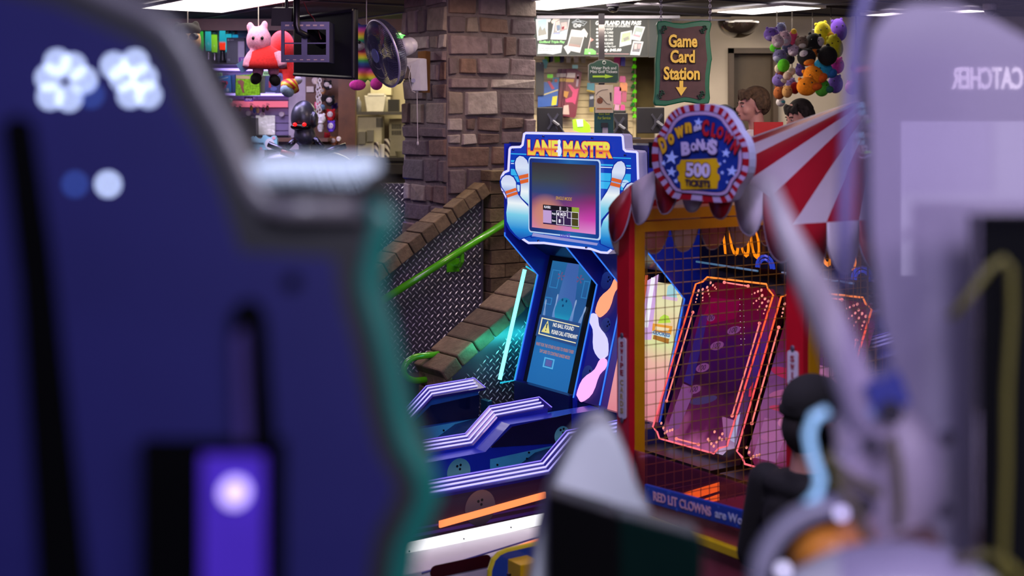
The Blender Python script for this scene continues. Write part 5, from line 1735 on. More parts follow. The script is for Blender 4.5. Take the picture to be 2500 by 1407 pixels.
for i in range(4):
    x = 1356 + i * 9.5
    dd = 12.90 - i * .045
    pts = [(x + 6, 168), (x + 30, 168), (x + 34, 172), (x + 18, 286), (x + 14, 288), (x - 6, 284)] if i < 3 else [(1383, 170), (1390, 167.5), (1408, 169), (1421, 177), (1406, 284), (1401, 288), (1376, 283)]
    parts = [('lettering_block', para(x + 2, 179, x + 21, 188, 0), 'e8d8d0'), ('lettering_block', para(x + 1, 191, x + 20, 199, 0), 'd8a83c')] if i < 3 else [('lettering_block', [(1385, 178), (1405, 178), (1404, 190), (1383, 189)], 'ecdcd8'), ('lettering_block', [(1382, 192), (1402, 193), (1400, 201), (1381, 200)], 'd8a43c'), ('hand_picture', [(1386, 207), (1392, 206), (1404, 218), (1413, 216), (1404, 256), (1398, 250), (1382, 250), (1380, 243), (1396, 236), (1398, 226)], 'd83a78'), ('yellow_picture', [(1377, 222), (1389, 224), (1384, 240), (1376, 235)], 'c88a2c'), ('tube_picture', [(1409, 182), (1414, 183), (1411, 212), (1406, 211)], 'b89ab0'), ('tube_picture', [(1408, 186), (1414, 186), (1413, 194), (1408, 193)], 'd03058'), ('white_picture', [(1376, 258), (1388, 256), (1390, 280), (1374, 279)], 'd8bcb4')]
    pack(('wide dark red toy pack with a pink hand on the cream slat wall', )[0] if i == 3 else ('dark red toy pack, hindmost of the row on the cream slat wall', 'dark red toy pack, second from the back of its row', 'dark red toy pack just behind the wide front one')[i], pts, dd, '7a1a34', parts=parts, th=.025, pegx=(1382, 1394, 1404, 1414)[i])
pack('blue toy pack with a red band hanging near the stone column', [(1326, 200), (1364, 202), (1361, 258), (1313, 262), (1313, 234), (1328, 232)], 12.80, '1c5ab8', parts=[('red_band', [(1336, 199), (1342, 197), (1354, 216), (1348, 219)], 'c02858'), ('yellow_stack', [(1349, 236), (1361, 234), (1358, 256), (1346, 258)], 'e8dc28'), ('rod_picture', [(1327, 230), (1362, 218), (1363, 221), (1328, 233)], 'd8cc90')])
pack('small blue toy pack behind the blue pack with the red band', [(1350, 189), (1366, 189), (1364, 204), (1348, 202)], 12.84, '3a80b0', pegx=1350, parts=[('red_print', disc2(1357, 197, 4), 'b83a3c')])
pack('teal toy pack under the left edge of the menu boards', [(1324, 146), (1334, 144), (1338, 152), (1334, 168), (1327, 166)], 12.8, '6ac8c0')
pack('black bag hanging beside the stone column', [(1308, 152), (1326, 152), (1328, 160), (1328, 232), (1308, 232)], 12.75, '1c1814')
for x, c, lab in ((1337, '8cc81c', 'lime green toy, first under the left menu board'), (1345, '4a3a6c', 'purple toy between two lime toys under the left menu board'), (1361, '80c414', 'lime green toy, second under the left menu board'), (1372, '3c3458', 'dark purple toy right of the second lime toy'), (1388, 'd8ccb4', 'pale toy pack under the left menu board'), (1407, 'e0d0bc', 'pale toy pack right of the other pale pack'), (1424, 'b0a48c', 'grey brown toy pack beside the green direction sign')):
    w = 6 if c not in ('80c414', '8cc81c') else 8
    pack(lab, [(x - w, 137), (x + w, 137), (x + w * .8, 150 + (int(x) % 5)), (x - w * .8, 153)], 12.85, c)
for x, y, c, lab in ((1343, 186, '7ae03c', 'bright green price tag beside the dark red packs'), (1404, 163, 'a8d4cc', 'pale teal price tag above the dark red packs')):
    m = MB(); fbox(m, x - 7, y - 4.5, x + 7, y + 4.5, 12.7, .005); q = W(x, y, 12.7); m.box(q.x - .004, q.x + .004, 12.70, 13.01, q.z - .004, q.z + .004)
    solo(m, 'price_tag', mat('tag_' + c, '#' + c, .5, emit=.1), lab, 'price tag', 'price tags on the slat walls')
pack('light blue toy pack left of the cream flyer', [(1434, 202), (1452, 202), (1451, 222), (1433, 219)], 12.85, '4aa0c0', parts=[('yellow_trim', [(1432, 219), (1451, 222), (1451, 226), (1432, 222)], 'd0b020')])
pack('navy toy pack with white prints left of the cream flyer', [(1439, 230), (1451, 230), (1450, 262), (1438, 262)], 12.85, '28304c', parts=[('white_print', [(1440, 236), (1449, 234), (1449, 241), (1440, 243)], 'b4bcd0')])
pack('yellow and black toy pack lowest left of the cream flyer', [(1440, 262), (1450, 262), (1448, 274), (1439, 273)], 12.85, 'b0a020')
pack('lime green shirt-shaped bag with a white label below the slat wall', [(1398, 293), (1405, 291), (1424, 291), (1432, 298), (1440, 306), (1442, 322), (1424, 326), (1400, 318)], 11.3, '90e818', parts=[('white_label', [(1407, 292), (1423, 291), (1424, 309), (1410, 310)], 'dce8c8')])
for x0, y0, x1, y1, c, lab in ((1498, 137, 1516, 163, 'c83c80', 'magenta toy pack right of the green direction sign top'), (1513, 138, 1527, 162, '5a4cb0', 'blue violet toy pack beside the magenta one'), (1512, 186, 1528, 202, 'c03a84', 'pink round toy beside the green direction sign'), (1512, 202, 1532, 224, 'd08050', 'orange pack below the pink round toy'), (1498, 212, 1517, 256, 'c05898', 'pink clear bag of toys right of the cream flyer'), (1517, 222, 1530, 250, 'a8486c', 'dusky rose toy bag beside the pink clear bag'), (1500, 254, 1512, 270, 'd890b8', 'pale pink bag below the pink clear bag'), (1514, 256, 1526, 272, 'd83c90', 'bright pink flower toy lowest right of the flyer')):
    pack(lab, [(x0 + 2, y0), (x1 - 2, y0), (x1, y0 + 5), (x1 - 1, y1), (x0, y1 - 2)], 12.6, c, 'pink toys right of the sign post')
# red board beside the teenager
m = MB(); fbox(m, 1841, 298, 1912, 345, 8.9, .02); fbox(m, 1870, 345, 1880, 860, 8.9, .02); solo(m, 'red_board', mat('red_board', '#a8060c', .5), 'plain red board beside the teenager above the canopy', 'board')
# ------------------------------------------------------------------ prize wall on the left
violet_led = glow('violet_tube', '#b8a0ff', 2.6)
def shelf(label, x0, x1, y, d, depth=.3):
    m = MB(); fbox(m, x0, y, x1, y + 4, d - depth, depth); return solo(m, 'shelf', mat('black_shelf', '#16141a', .3), label, 'shelf', 'dark shelves on the lilac slat wall')
shelf('dark shelf holding the glitter lamps and the boxed console', 385, 742, 154, 13.19)
shelf('dark shelf under the blue and lime packs', 480, 705, 331, 13.19)
for y, c, lab in ((170, 'violet_tube', 'violet light tube under the shelf of glitter lamps'), (231, 'violet_tube', 'violet light tube behind the blue and lime packs')):
    m = MB(); m.cyl(W(480, y, 13.12), W(700, y, 13.12), .012, 10); solo(m, 'light_tube', violet_led, lab, 'light tube', 'light tubes of the prize wall')
m = MB(); fbox(m, 520, 247, 702, 262, 13.17, .02); solo(m, 'pink_light_panel', glow('pink_panel', '#ff7a98', .85), 'pink glowing panel strip across the lilac slat wall', 'light panel')
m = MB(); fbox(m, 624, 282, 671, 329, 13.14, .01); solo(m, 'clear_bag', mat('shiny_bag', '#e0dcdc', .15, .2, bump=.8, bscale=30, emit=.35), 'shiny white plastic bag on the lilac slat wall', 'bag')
def lava(label, px, y0, y1, hexc, capd=False):
    d = 12.98 if int(px) not in (523, 412, 558, 574) else 13.10
    x = W(px, 0, d).x
    zb, zt = W(0, 154, d).z, W(0, y0, d).z
    t = thing('glitter_lamp', label, 'lamp', (x, d, zb), 0, 'glitter lamps on the dark shelf')
    met = mat('lamp_steel', '#8c8490', .3, .9) if not capd else mat('lamp_black', '#121014', .4)
    H_ = zt - zb
    m = MB(); m.lathe([(.030, zb), (.028, zb + .03), (.022, zb + H_ * .26), (.027, zb + H_ * .32)], (x, d, 0)); m.build('base', met, t, smooth=True)
    m = MB(); m.lathe([(.026, zb + H_ * .32), (.03, zb + H_ * .5), (.027, zb + H_ * .86)], (x, d, 0)); m.build('bottle', glow('lava_' + hexc, '#' + hexc, .9) if hexc != 'mix' else ramp_mat('lava_mix', [(0, '#ff3818'), (.3, '#ff3818'), (.4, '#20a0b8'), (1, '#30c0d0')], 'Z', .9), t, smooth=True)
    m = MB(); m.lathe([(.026, zb + H_ * .86), (.022, zt)], (x, d, 0)); m.build('cap', met, t, smooth=True)
lava('green glitter lamp, leftmost on the dark shelf', 489, 65, 150, '48d048')
lava('turquoise glitter lamp with silver base on the dark shelf', 508, 65, 150, '30b8c0')
lava('lime glitter lamp right of the turquoise one', 523, 74, 150, '90d830')
lava('black-capped lava lamp with red and turquoise fluid', 543, 55, 150, 'mix', True)
lava('turquoise lava lamp half hidden behind the grey console box', 558, 72, 150, '28b0c4')
lava('blue lava lamp rightmost behind the grey console box', 574, 74, 150, '2090c0')
for px, lab in ((398, 'clear glass lamp leftmost on the prize wall'), (412, 'clear glass lamp beside the leftmost one')):
    lava(lab, px, 78, 150, 'c8ccdc')
xb = thing('console_box', 'dark grey boxed game console on the shelf of glitter lamps', 'box', (W(574, 0, 12.95).x, 12.95, W(0, 154, 12.92).z))
m = MB(); fbox(m, 553, 92, 596, 154, 12.92, .08); m.build('carton', mat('carton_grey', '#3c3f4c', .4), xb)
m = MB(); fbox(m, 581, 101, 596.5, 152, 12.918, .002); m.build('white_side', mat('carton_white', '#b0a8c0', .5), xb)
m = MB(); ftext(m, 'XBOX', 566, 97.5, 12.917, 10, 3, bold=.03); ftext(m, 'DC', 559, 146, 12.917, 6, 5); m.build('box_lettering', mat('letter_pale', '#b8bcc8', .5), xb)
m = MB(); c = W(557.5, 97.5, 12.918); m.ell(c, (.010, .002, .010)); m.build('round_logo', mat('letter_pale', '#b8bcc8'), xb)
def tag(label, s, x0, y0, x1, y1, c, ink, d=12.75):
    t = thing('price_tag', label, 'price tag', (W((x0 + x1) / 2, 0, d).x, d, W(0, y1, d).z), 0, 'price tags on the slat walls')
    m = MB(); fbox(m, x0, y0, x1, y1, d, .004); m.build('card', mat('tag_' + c, '#' + c, .5, emit=.12), t)
    peg_(t, (x0 + x1) / 2, y0 + 2, d + .01, 13.21)
    m = MB(); ftext(m, s, (x0 + x1) / 2, (y0 + y1) / 2, d - .003, (x1 - x0) * .7, (y1 - y0) * .55, bold=.02, depth=.001); m.build('tag_lettering', mat('ink_' + ink, '#' + ink, .5), t)
tag('large purple price tag on the shelf edge under the console box', '27500', 583, 140, 614, 153, '6a2ca0', 'd8cce8', 12.85)
tag('green price tag reading 135', '135', 525, 178, 542, 188, 'a4d49c', '1c5030')
tag('green price tag reading 930', '930', 642, 174, 658, 185, 'a4dc94', '1c5030')
tag('pale green price tag reading 125', '125', 549, 241, 566, 251, 'a0bca8', '2c4038')
tag('purple price tag reading 80', '80', 596, 236, 618, 248, '5a208c', 'd0c0e0')
def hang(label, pts, d, hx, parts=(), side=None):
    return pack(label, pts, d, hx, 'packs on the lilac slat wall', .05, parts)
hang('blue pack with a pink headphone picture on the lilac slat wall', [(529, 187), (562, 184), (564, 226), (532, 228)], 12.72, '2088d0', [('pink_picture', disc2(543, 208, 9, 11), 'd03080'), ('blue_picture', disc2(543, 208, 5, 7), '2088d0'), ('pink_picture', disc2(551, 203, 4.5, 5), 'd82868'), ('white_print', [(531, 195), (556, 188), (556, 190), (532, 197)], 'c8e0f0'), ('white_print', [(552, 216), (558, 216), (558, 224), (552, 224)], 'c8e0f0')])
hang('darker blue pack right behind the pink headphone pack', [(562, 184), (573, 182), (574, 226), (564, 227)], 12.78, '1458a0')
hang('lime green fuzzy pack with a dinosaur picture', [(576, 184), (612, 182), (618, 176), (632, 180), (634, 233), (574, 234)], 12.68, mat('lime_fuzz', '#84c818', .9, noise=.5, scale=50, bump=1., bscale=70), [('cream_band', [(576, 184), (610, 186), (609, 193), (576, 192)], 'c8b078'), ('dino_picture', [(580, 197), (590, 195), (596, 200), (594, 214), (597, 226), (592, 227), (588, 214), (586, 206), (580, 203)], '8c5038')])
hang('dark blue pack with a red print right of the fuzzy pack', [(648, 185), (684, 184), (682, 228), (646, 228)], 12.74, '2c3468', [('red_print', [(656, 198), (661, 197), (662, 214), (656, 214)], 'b02838'), ('white_print', [(648, 225), (672, 226), (672, 228), (648, 228)], 'b8bce0'), ('blue_print', disc2(668, 217, 8, 5), '5464a8')])
hang('grey green pack between the fuzzy pack and the dark blue pack', [(634, 184), (647, 184), (647, 228), (634, 228)], 12.8, '6c7058')
for i, (x, y, c, lab) in enumerate(((536, 262, '6c2428', 'dark red keyring in its bag, left under the pink panel'), (556, 262, '7c3024', 'brown red keyring under the tag reading 125'), (572, 266, '7a382c', 'brown keyring in the middle under the pink panel'), (585, 266, '80402c', 'copper keyring left of the yellow one'), (613, 264, 'd09828', 'yellow keyring under the pink panel'), (621, 270, '2c4c9c', 'blue and white keyring beside the yellow one'), (629, 270, 'c0a070', 'beige keyring right of the blue keyring'), (643, 268, '3c3034', 'dark round keyring near the right of the pink panel'), (653, 264, '6c3a30', 'small brown keyring at the right of the pink panel'))):
    t = thing('keyring', lab, 'keyring', (W(x, 0, 13.05).x, 13.05, W(0, y + 8, 13.05).z), 0, 'keyrings hanging under the pink panel')
    m = MB(); m.ell(W(x, y, 13.05), (S(4, 13), .012, S(7, 13)), seg=10, rings=7); m.build('charm', mat('charm_' + c, '#' + c, .3), t, smooth=True)
    peg_(t, x, y - 9, 13.05, 13.21)
    m = MB(); c0 = W(x, y - 9, 13.05); m.tube([c0 + V((.012 * math.cos(k), 0, .012 * math.sin(k))) for k in (0, 1, 2, 3, 4, 5)], .002, 5, closed=True); m.build('ring', mat('ring_steel', '#b0a8b0', .3, 1), t)
for x, y, lab in ((605, 277, 'first small white dial on the slat wall below the keyrings'), (639, 280, 'middle small white dial on the slat wall'), (687, 279, 'right small white dial on the slat wall')):
    m = MB(); c = W(x, y, 13.12); m.cyl(c, c + V((0, .05, 0)), S(6, 13), 16); solo(m, 'white_dial', mat('dial_white', '#d8c8d0', .4), lab, 'dial')
tbx = thing('tabletop_box', 'black box lettered TABLETOP on the lower prize wall', 'box', (W(590, 0, 12.8).x, 12.8, W(0, 332, 12.8).z))
m = MB(); fbox(m, 548, 290, 589, 331, 12.8, .14); m.build('carton', mat('carton_black', '#1a1c26', .4), tbx)
m = MB(); ftext(m, 'TABLETOP', 563, 295, 12.797, 26, 4.2, bold=.03); m.build('box_lettering', mat('letter_pale', '#b8bcc8'), tbx)
m = MB(); fpoly(m, disc2(573, 318, 9, 9), 12.797, .002); m.build('blue_picture', mat('box_blue', '#2c4c8c', .4), tbx)
for i, (x0, x1, y0, c, lab) in enumerate(((589, 600, 286, '20242c', 'narrow black box right of the TABLETOP box'), (600, 612, 284, '141418', 'second narrow black box right of the TABLETOP box'), (612, 624, 288, '1c1a20', 'black box beside the shiny white bag'))):
    m = MB(); fbox(m, x0, y0, x1, 331, 12.82, .14); solo(m, 'game_box', mat('gb_' + c, '#' + c, .4), lab, 'box', 'black boxes on the lower prize wall')
m = MB(); fbox(m, 470, 338, 800, 346, 12.2, .5); solo(m, 'wood_ledge', mat('ledge_wood', '#5c4034', .5), 'wooden ledge under the lilac slat wall', 'ledge')
sk = thing('shark_box', 'pale blue die-cut box with a shark picture on the prize counter', 'box', (W(643, 0, 11.9).x, 11.9, W(0, 367, 11.9).z))
m = MB(); fpoly(m, [(611, 366), (611, 340), (613, 335), (616, 333), (619, 338), (622, 333), (626, 338), (634, 340), (640, 336), (641, 331), (646, 330), (652, 334), (660, 336), (663, 333), (668, 331), (673, 333), (676, 340), (677, 366)], 11.88, .06); m.build('carton', mat('carton_aqua', '#8cc4d4', .45), sk)
m = MB(); ftext(m, 'SAFTO SHARK', 629, 350, 11.877, 30, 4, bold=.03); m.build('box_lettering', mat('ink_navy', '#20304c', .5), sk)
m = MB(); fpoly(m, disc2(658, 352, 12, 14), 11.877, .003); m.build('shark_picture', mat('shark_white', '#d0d4dc', .5), sk)
m = MB(); fpoly(m, disc2(668, 337, 4, 4), 11.876, .003); fpoly(m, disc2(636, 363, 3.5, 3.5), 11.876, .003); m.build('pink_picture', mat('shark_pink', '#d49aa8', .5), sk)['kind'] = 'stuff'
wbx = thing('white_box', 'white box with small grey drawings under the pale blue shark box', 'box', (W(621, 0, 11.85).x, 11.85, W(0, 392, 11.85).z))
m = MB(); fbox(m, 605, 367, 645, 391.5, 11.85, .12); m.build('carton', mat('carton_pale', '#b0b4c4', .5), wbx)
m = MB()
for x, y in ((611, 374), (613, 382), (609, 387), (620, 380), (622, 373), (618, 388)):
    fpoly(m, disc2(x, y, 2, 2.6, 10), 11.847, .002)
m.build('grey_drawing', mat('ink_grey2', '#5c6074', .5), wbx)['kind'] = 'stuff'
m = MB(); fbox(m, 470, 392, 760, 398, 11.7, .5); fbox(m, 474, 398, 756, 760, 11.75, .45); solo(m, 'prize_counter', mat('counter_dark', '#2c2430', .45), 'dark prize counter carrying the shark box', 'counter')
m = MB(); m.ell(W(604, 388, 11.8), (.04, .03, .03)); solo(m, 'green_toy', mat('toy_green', '#6cb03c', .6), 'small green toy left of the white box', 'toy', smooth=True)
# ================================================================== KITCHEN CORNER BEHIND THE COLUMN
cream = mat('cream_enamel', '#c0b694', .5)
steel = mat('counter_steel', '#7a7668', .3, .8)
m = MB(); fbox(m, 866, 273, 1010, 280, 13.9, .7); solo(m, 'wall_shelf', steel, 'steel shelf behind the stone column carrying a white bin', 'shelf')
m = MB(); fbox(m, 866, 385, 1010, 393, 13.7, .9); fbox(m, 868, 393, 1010, 800, 13.75, .85); solo(m, 'kitchen_counter', mat('counter_black', '#2a251f', .4), 'kitchen counter behind the stone column', 'counter')
t = thing('white_bin', 'white plastic bin on the steel shelf', 'bin', (W(917, 0, 14.1).x, 14.1, W(0, 273, 13.9).z))
p = W(917, 273, 14.1)
m = MB(); m.loft([[(p.x + a * .085, p.y + b * .06, p.z) for a, b in ((-1, -1), (1, -1), (1, 1), (-1, 1))], [(p.x + a * .11, p.y + b * .075, p.z + .165) for a, b in ((-1, -1), (1, -1), (1, 1), (-1, 1))]]); m.build('tub', mat('bin_white', '#cfc8ba', .4), t, bevel=.006)
m = MB(); fbox(m, 898, 228, 938, 233, 14.02, .16); m.build('rim', mat('bin_white', '#cfc8ba'), t)
m = MB(); fbox(m, 947, 243, 974, 272.5, 14.0, .12); solo(m, 'black_box', mat('box_black', '#26241e', .4), 'small black box on the steel shelf right of the white bin', 'box')
m = MB(); fbox(m, 936, 236, 952, 272.5, 14.2, .1); solo(m, 'clear_bag', mat('bag_film', '#b4ac98', .2, bump=.6), 'crumpled clear bag behind the white bin', 'bag')
m = MB(); c = W(875, 273, 14.0); m.lathe([(.03, c.z), (.03, c.z + .1), (.012, c.z + .13), (.012, c.z + .15)], (c.x, c.y, 0)); solo(m, 'bottle', mat('bottle_grey', '#6c6a70', .3), 'grey bottle at the left end of the steel shelf', 'bottle', smooth=True)
t = thing('drink_machine', 'beige drink machine with a dark vent below the steel shelf', 'machine', (W(902, 0, 14.0).x, 14.0, W(0, 385, 13.7).z))
m = MB(); fbox(m, 873, 284, 932, 382.6, 14.0, .3); m.build('housing', cream, t, bevel=.008)
m = MB()
for k in range(5):
    fbox(m, 925 - 0 + k * 3.4 - 6, 288, 927 + k * 3.4 - 6, 311, 13.996, .004)
m.build('vent_slots', dark_m, t)['kind'] = 'stuff'
m = MB(); fbox(m, 876, 322, 892, 352, 13.94, .06); fbox(m, 896, 318, 912, 346, 13.95, .05); m.build('nozzle_block', mat('machine_grey', '#6c675a', .4), t)['kind'] = 'stuff'
t = thing('vent_panel', 'cream wall panel with dark vent slots right of the drink machine', 'panel', (W(968, 0, 14.3).x, 14.3, W(0, 385, 13.7).z))
m = MB(); fbox(m, 950, 290, 1000, 380.8, 14.3, .1); m.build('panel', cream, t)
m = MB()
for k in range(6):
    fbox(m, 957 + k * 4, 303, 959 + k * 4, 315, 14.296, .004); fbox(m, 957 + k * 4, 319, 959 + k * 4, 330, 14.296, .004)
m.build('vent_slots', dark_m, t)['kind'] = 'stuff'
strp = mat('striped_cup', '#b8a896', .5)
def stripes(name, c1, c2):
    mm, nt, b = _new(name)
    tc = nt.nodes.new('ShaderNodeTexCoord'); w = nt.nodes.new('ShaderNodeTexWave'); w.bands_direction = 'DIAGONAL'; w.inputs['Scale'].default_value = 9
    rp = nt.nodes.new('ShaderNodeValToRGB'); rp.color_ramp.interpolation = 'CONSTANT'
    rp.color_ramp.elements[0].color = (*lin(c1), 1); rp.color_ramp.elements[1].position = .5; rp.color_ramp.elements[1].color = (*lin(c2), 1)
    nt.links.new(tc.outputs['Object'], w.inputs[0]); nt.links.new(w.outputs['Fac'], rp.inputs[0]); nt.links.new(rp.outputs[0], b.inputs['Base Color']); b.inputs['Roughness'].default_value = .5
    MATS[name] = mm
    return mm
cupm = stripes('cup_stripes', '#c8bcae', '#3a2c2c')
for x, y0, w, mm, lab, d in ((919, 347, 6.5, cupm, 'striped paper cup stack left of the plain white cups', 13.82), (933, 352, 6.5, mat('cup_white', '#d0c8bc', .5), 'plain white paper cup stack between the striped ones', 13.78), (945, 339, 8, cupm, 'taller striped paper cup stack on the right', 13.95)):
    c = W(x, 0, d)
    zb = W(0, 385, 13.7).z
    zt = W(0, y0, d).z
    m = MB(); m.lathe([(S(w, d) * .8, zb), (S(w, d), zt)], (c.x, d, 0)); solo(m, 'paper_cups', mm, lab, 'cups', 'paper cup stacks on the kitchen counter')
m = MB(); fbox(m, 941, 401, 1000, 425, 13.6, .1); solo(m, 'sink_front', mat('counter_black', '#2a251f'), 'black metal sink front at the kitchen counter', 'sink')
m = MB(); c = V((W(935, 385, 13.85).x, 13.95, W(0, 385, 13.7).z)); m.lathe([(.07, c.z + .002), (.08, c.z + .06)], (c.x + .20, c.y - .06, 0)); solo(m, 'glass_bowl', mat('bowl_grey', '#8a8468', .2, coat=.6), 'grey bowl beside the paper cups', 'bowl')
m = MB(); fbox(m, 940, 79, 1000, 96, 13.6, .04); m2 = W(960, 79, 13.6); m.cyl((m2.x, 13.62, m2.z), (m2.x, 13.62, 3.3), .006, 6)
gt = thing('green_sign', 'small green lit sign hanging behind the fan', 'sign', (W(962, 0, 13.6).x, 13.6, W(0, 96, 13.6).z))
m.build('board', mat('sign_bright_green', '#1c9038', .4, emit=.3), gt)
m = MB(); ftext(m, 'RESTROOMS', 972, 83, 13.597, 26, 3); m.build('sign_lettering', mat('letter_pale', '#b8bcc8'), gt)
m = MB(); fbox(m, 868, 150, 888, 190, 13.95, .02); q = W(878, 150, 13.95); m.box(q.x - .005, q.x + .005, 13.96, 14.7, q.z - .02, q.z); solo(m, 'yellow_notice', mat('notice_yellow', '#e8c818', .5), 'yellow notice behind the rainbow plush bear', 'notice')
m = MB(); fbox(m, 905, 190, 955, 232, 14.35, .3); solo(m, 'wall_cupboard', cream, 'cream wall cupboard under the fan', 'cupboard')
# ================================================================== TV ON A CEILING POLE
tv = thing('ceiling_television', 'black television on a ceiling pole seen from behind, grey mounting frame', 'television', (W(725, 0, 9.6).x, 9.6, W(0, 195, 9.6).z))
d = 9.7
L0, L1 = W(716, 40, 9.95), W(716, 186, 9.95)
R0, R1 = W(866, 20, 9.55), W(866, 195, 9.55)
m = MB(); m.prism([L0, R0, R1, L1], (.02, .06, 0)); m.build('housing', mat('tv_black', '#15131d', .4), tv, bevel=.008)
m = MB()
ins = lambda u, v: (L0.lerp(R0, u)).lerp(L1.lerp(R1, u), v)
nrm = V((-.25, -1, 0)).normalized()
for a, b in (((.02, .03), (.98, .03)), ((.98, .03), (.98, .97)), ((.02, .97), (.98, .97))):
    m.tube([ins(*a) + nrm * .008, ins(*b) + nrm * .008], .012, 6)
m.build('back_rim', mat('tv_dark', '#1f1c2a', .35), tv)
gb = mat('bracket_blue_grey', '#50506a', .4, .4)
m = MB()
d = 9.35
for x0, y0, x1, y1 in ((686, 53, 804, 72), (686, 134, 804, 152), (686, 53, 694, 152), (736, 53, 750, 152), (796, 53, 804, 152), (694, 104, 796, 107)):
    fbox(m, x0, y0, x1, y1, d + random.uniform(0, .002), .02)
fbox(m, 797, 53, 804, 152, d, .28)
m.build('mount_frame', gb, tv)
m = MB()
for k in range(6):
    fbox(m, 696 + k * 17, 60, 706 + k * 17, 64, d - .004, .004); fbox(m, 698 + k * 17, 145, 706 + k * 17, 147, d - .004, .004)
m.build('mount_slots', mat('slot_pale', '#c8b0a4', .4), tv)['kind'] = 'stuff'
m = MB()
c = W(724, 0, 9.28)
m.tube([V((c.x, 9.28, 3.3)), V((c.x, 9.28, W(0, 62, 9.28).z)), V((c.x + .01, 9.28, W(0, 76, 9.28).z)), V((c.x + .05, 9.30, W(0, 84, 9.28).z)), V((c.x + .06, 9.37, W(0, 86, 9.28).z))], .022, 10)
m.build('pole', mat('pole_black', '#121017', .35), tv, smooth=True)
m = MB(); m.tube([W(745, 68, 9.5), W(770, 90, 9.6), W(790, 104, 9.7)], .05, 8); m.build('mount_arm', mat('pole_black', '#121017'), tv)
m = MB(); m.tube([W(742, 5, 9.4), W(752, 30, 9.45), W(766, 45, 9.5), W(784, 96, 9.5)], .004, 5); m.build('cable', mat('red_cable', '#6c1c24', .5), tv)
m = MB(); m.obox(W(692, 40, 9.6), (.07, .0, 0), (0, .08, .01), (.004, 0, .062)); q = W(700, 22, 9.6); m.cyl((q.x, 9.6, q.z), (q.x, 9.6, 3.3), .012, 8)
solo(m, 'ceiling_speaker', mat('speaker_black', '#14121a', .5), 'black box speaker hung left of the television pole', 'speaker')
# ================================================================== WALL FAN ON THE COLUMN
fan = thing('wall_fan', 'grey caged wall fan on the stone column with a pull cord', 'fan', (W(1010, 0, 10.0).x, 10.0, W(0, 222, 10.0).z))
C = W(934, 131, 9.75)
ax = V((-.82, -.47, -.28)).normalized()          # the way the fan blows
s1 = ax.cross(V((0, 0, 1))).normalized()
s2 = s1.cross(ax).normalized()
RF_ = .245
fm = mat('fan_grey', '#8a88a4', .35, .2)
def ring(r, off, n=36):
    return [C + ax * off + (s1 * math.cos(2 * PI * k / n) + s2 * math.sin(2 * PI * k / n)) * r for k in range(n)]
m = MB(); m.tube(ring(RF_, 0), .008, 8, closed=True); m.build('rim', mat('fan_rim', '#b4b0cc', .3, .3), fan, smooth=True)
m = MB()
for k in range(100):
    u = s1 * math.cos(2 * PI * k / 100) + s2 * math.sin(2 * PI * k / 100)
    m.tube([C + u * .05 + ax * .055, C + u * .15 + ax * .05, C + u * .22 + ax * .03, C + u * RF_], .0021, 4)
    m.tube([C + u * RF_, C + u * (RF_ - .005) - ax * .05, C + u * .2 - ax * .085, C + u * .06 - ax * .10], .0023, 4)
for r, o in ((.10, .054), (.17, .046), (.20, -.085)):
    m.tube(ring(r, o, 28), .0016, 4, closed=True)
m.build('cage', mat('fan_wire', '#50506c', .35, .5), fan)
m = MB(); m.cyl(C + ax * .05, C + ax * .062, .052, 24); m.build('badge', mat('fan_badge', '#7c86c8', .25, .4), fan)
m = MB()
for k in range(3):
    a0 = k * 2 * PI / 3
    q = []
    for r, a, o in ((.04, -.3, -.02), (.20, -.55, -.03), (.225, -.1, -.01), (.20, .35, .015), (.04, .3, .015)):
        q.append(C + (s1 * math.cos(a0 + a) + s2 * math.sin(a0 + a)) * r + ax * o)
    m.prism(q, ax * .003)
m.build('blades', mat('fan_blade', '#3c3a58', .3), fan)
m = MB(); m.tube([C - ax * .11, C - ax * .22], [.075, .062], 18); m.ell(C - ax * .22, (.062,) * 3); m.build('motor', mat('fan_white', '#a4a2bc', .4), fan, smooth=True)
m = MB()
B_ = W(1015, 150, 10.05)
m.prism([W(978, 141, 9.98), W(1024, 142, 10.05), W(1027, 222, 10.05), W(1005, 222, 10.02), W(1002, 178, 10.0), W(995, 163, 9.98), W(980, 160, 9.98)], (.05, .07, 0))
m.tube([C - ax * .16, W(985, 150, 10.0)], .022, 8)
m.build('bracket', mat('fan_white', '#a4a2bc'), fan, bevel=.006)
m = MB(); m.cyl(W(1009, 197, 10.01), W(1009, 197, 9.98), .016, 14); m.build('dial', fm, fan)
m = MB(); m.tube([W(1018, 222, 10.06), W(1020, 350, 10.06)], .003, 5); m.ell(W(1020, 350, 10.06), (.008, .008, .016)); m.build('pull_cord', mat('cord_white', '#b8b0b8', .5), fan)
m = MB(); m.tube([W(1003, 160, 9.99), W(998, 190, 9.99), W(1006, 222, 10.0), W(1014, 226, 10.02)], .003, 5); m.build('cable', mat('cord_white', '#b8b0b8'), fan)
m = MB(); m.prism([W(1020, 126, 10.12), W(1039, 124, 10.2), W(1038, 226, 10.2), W(1022, 226, 10.12)], (.03, .10, 0)); solo(m, 'fan_board', mat('board_wood', '#5c3c1c', .6, noise=.3), 'brown wooden board on the stone column behind the fan', 'board')
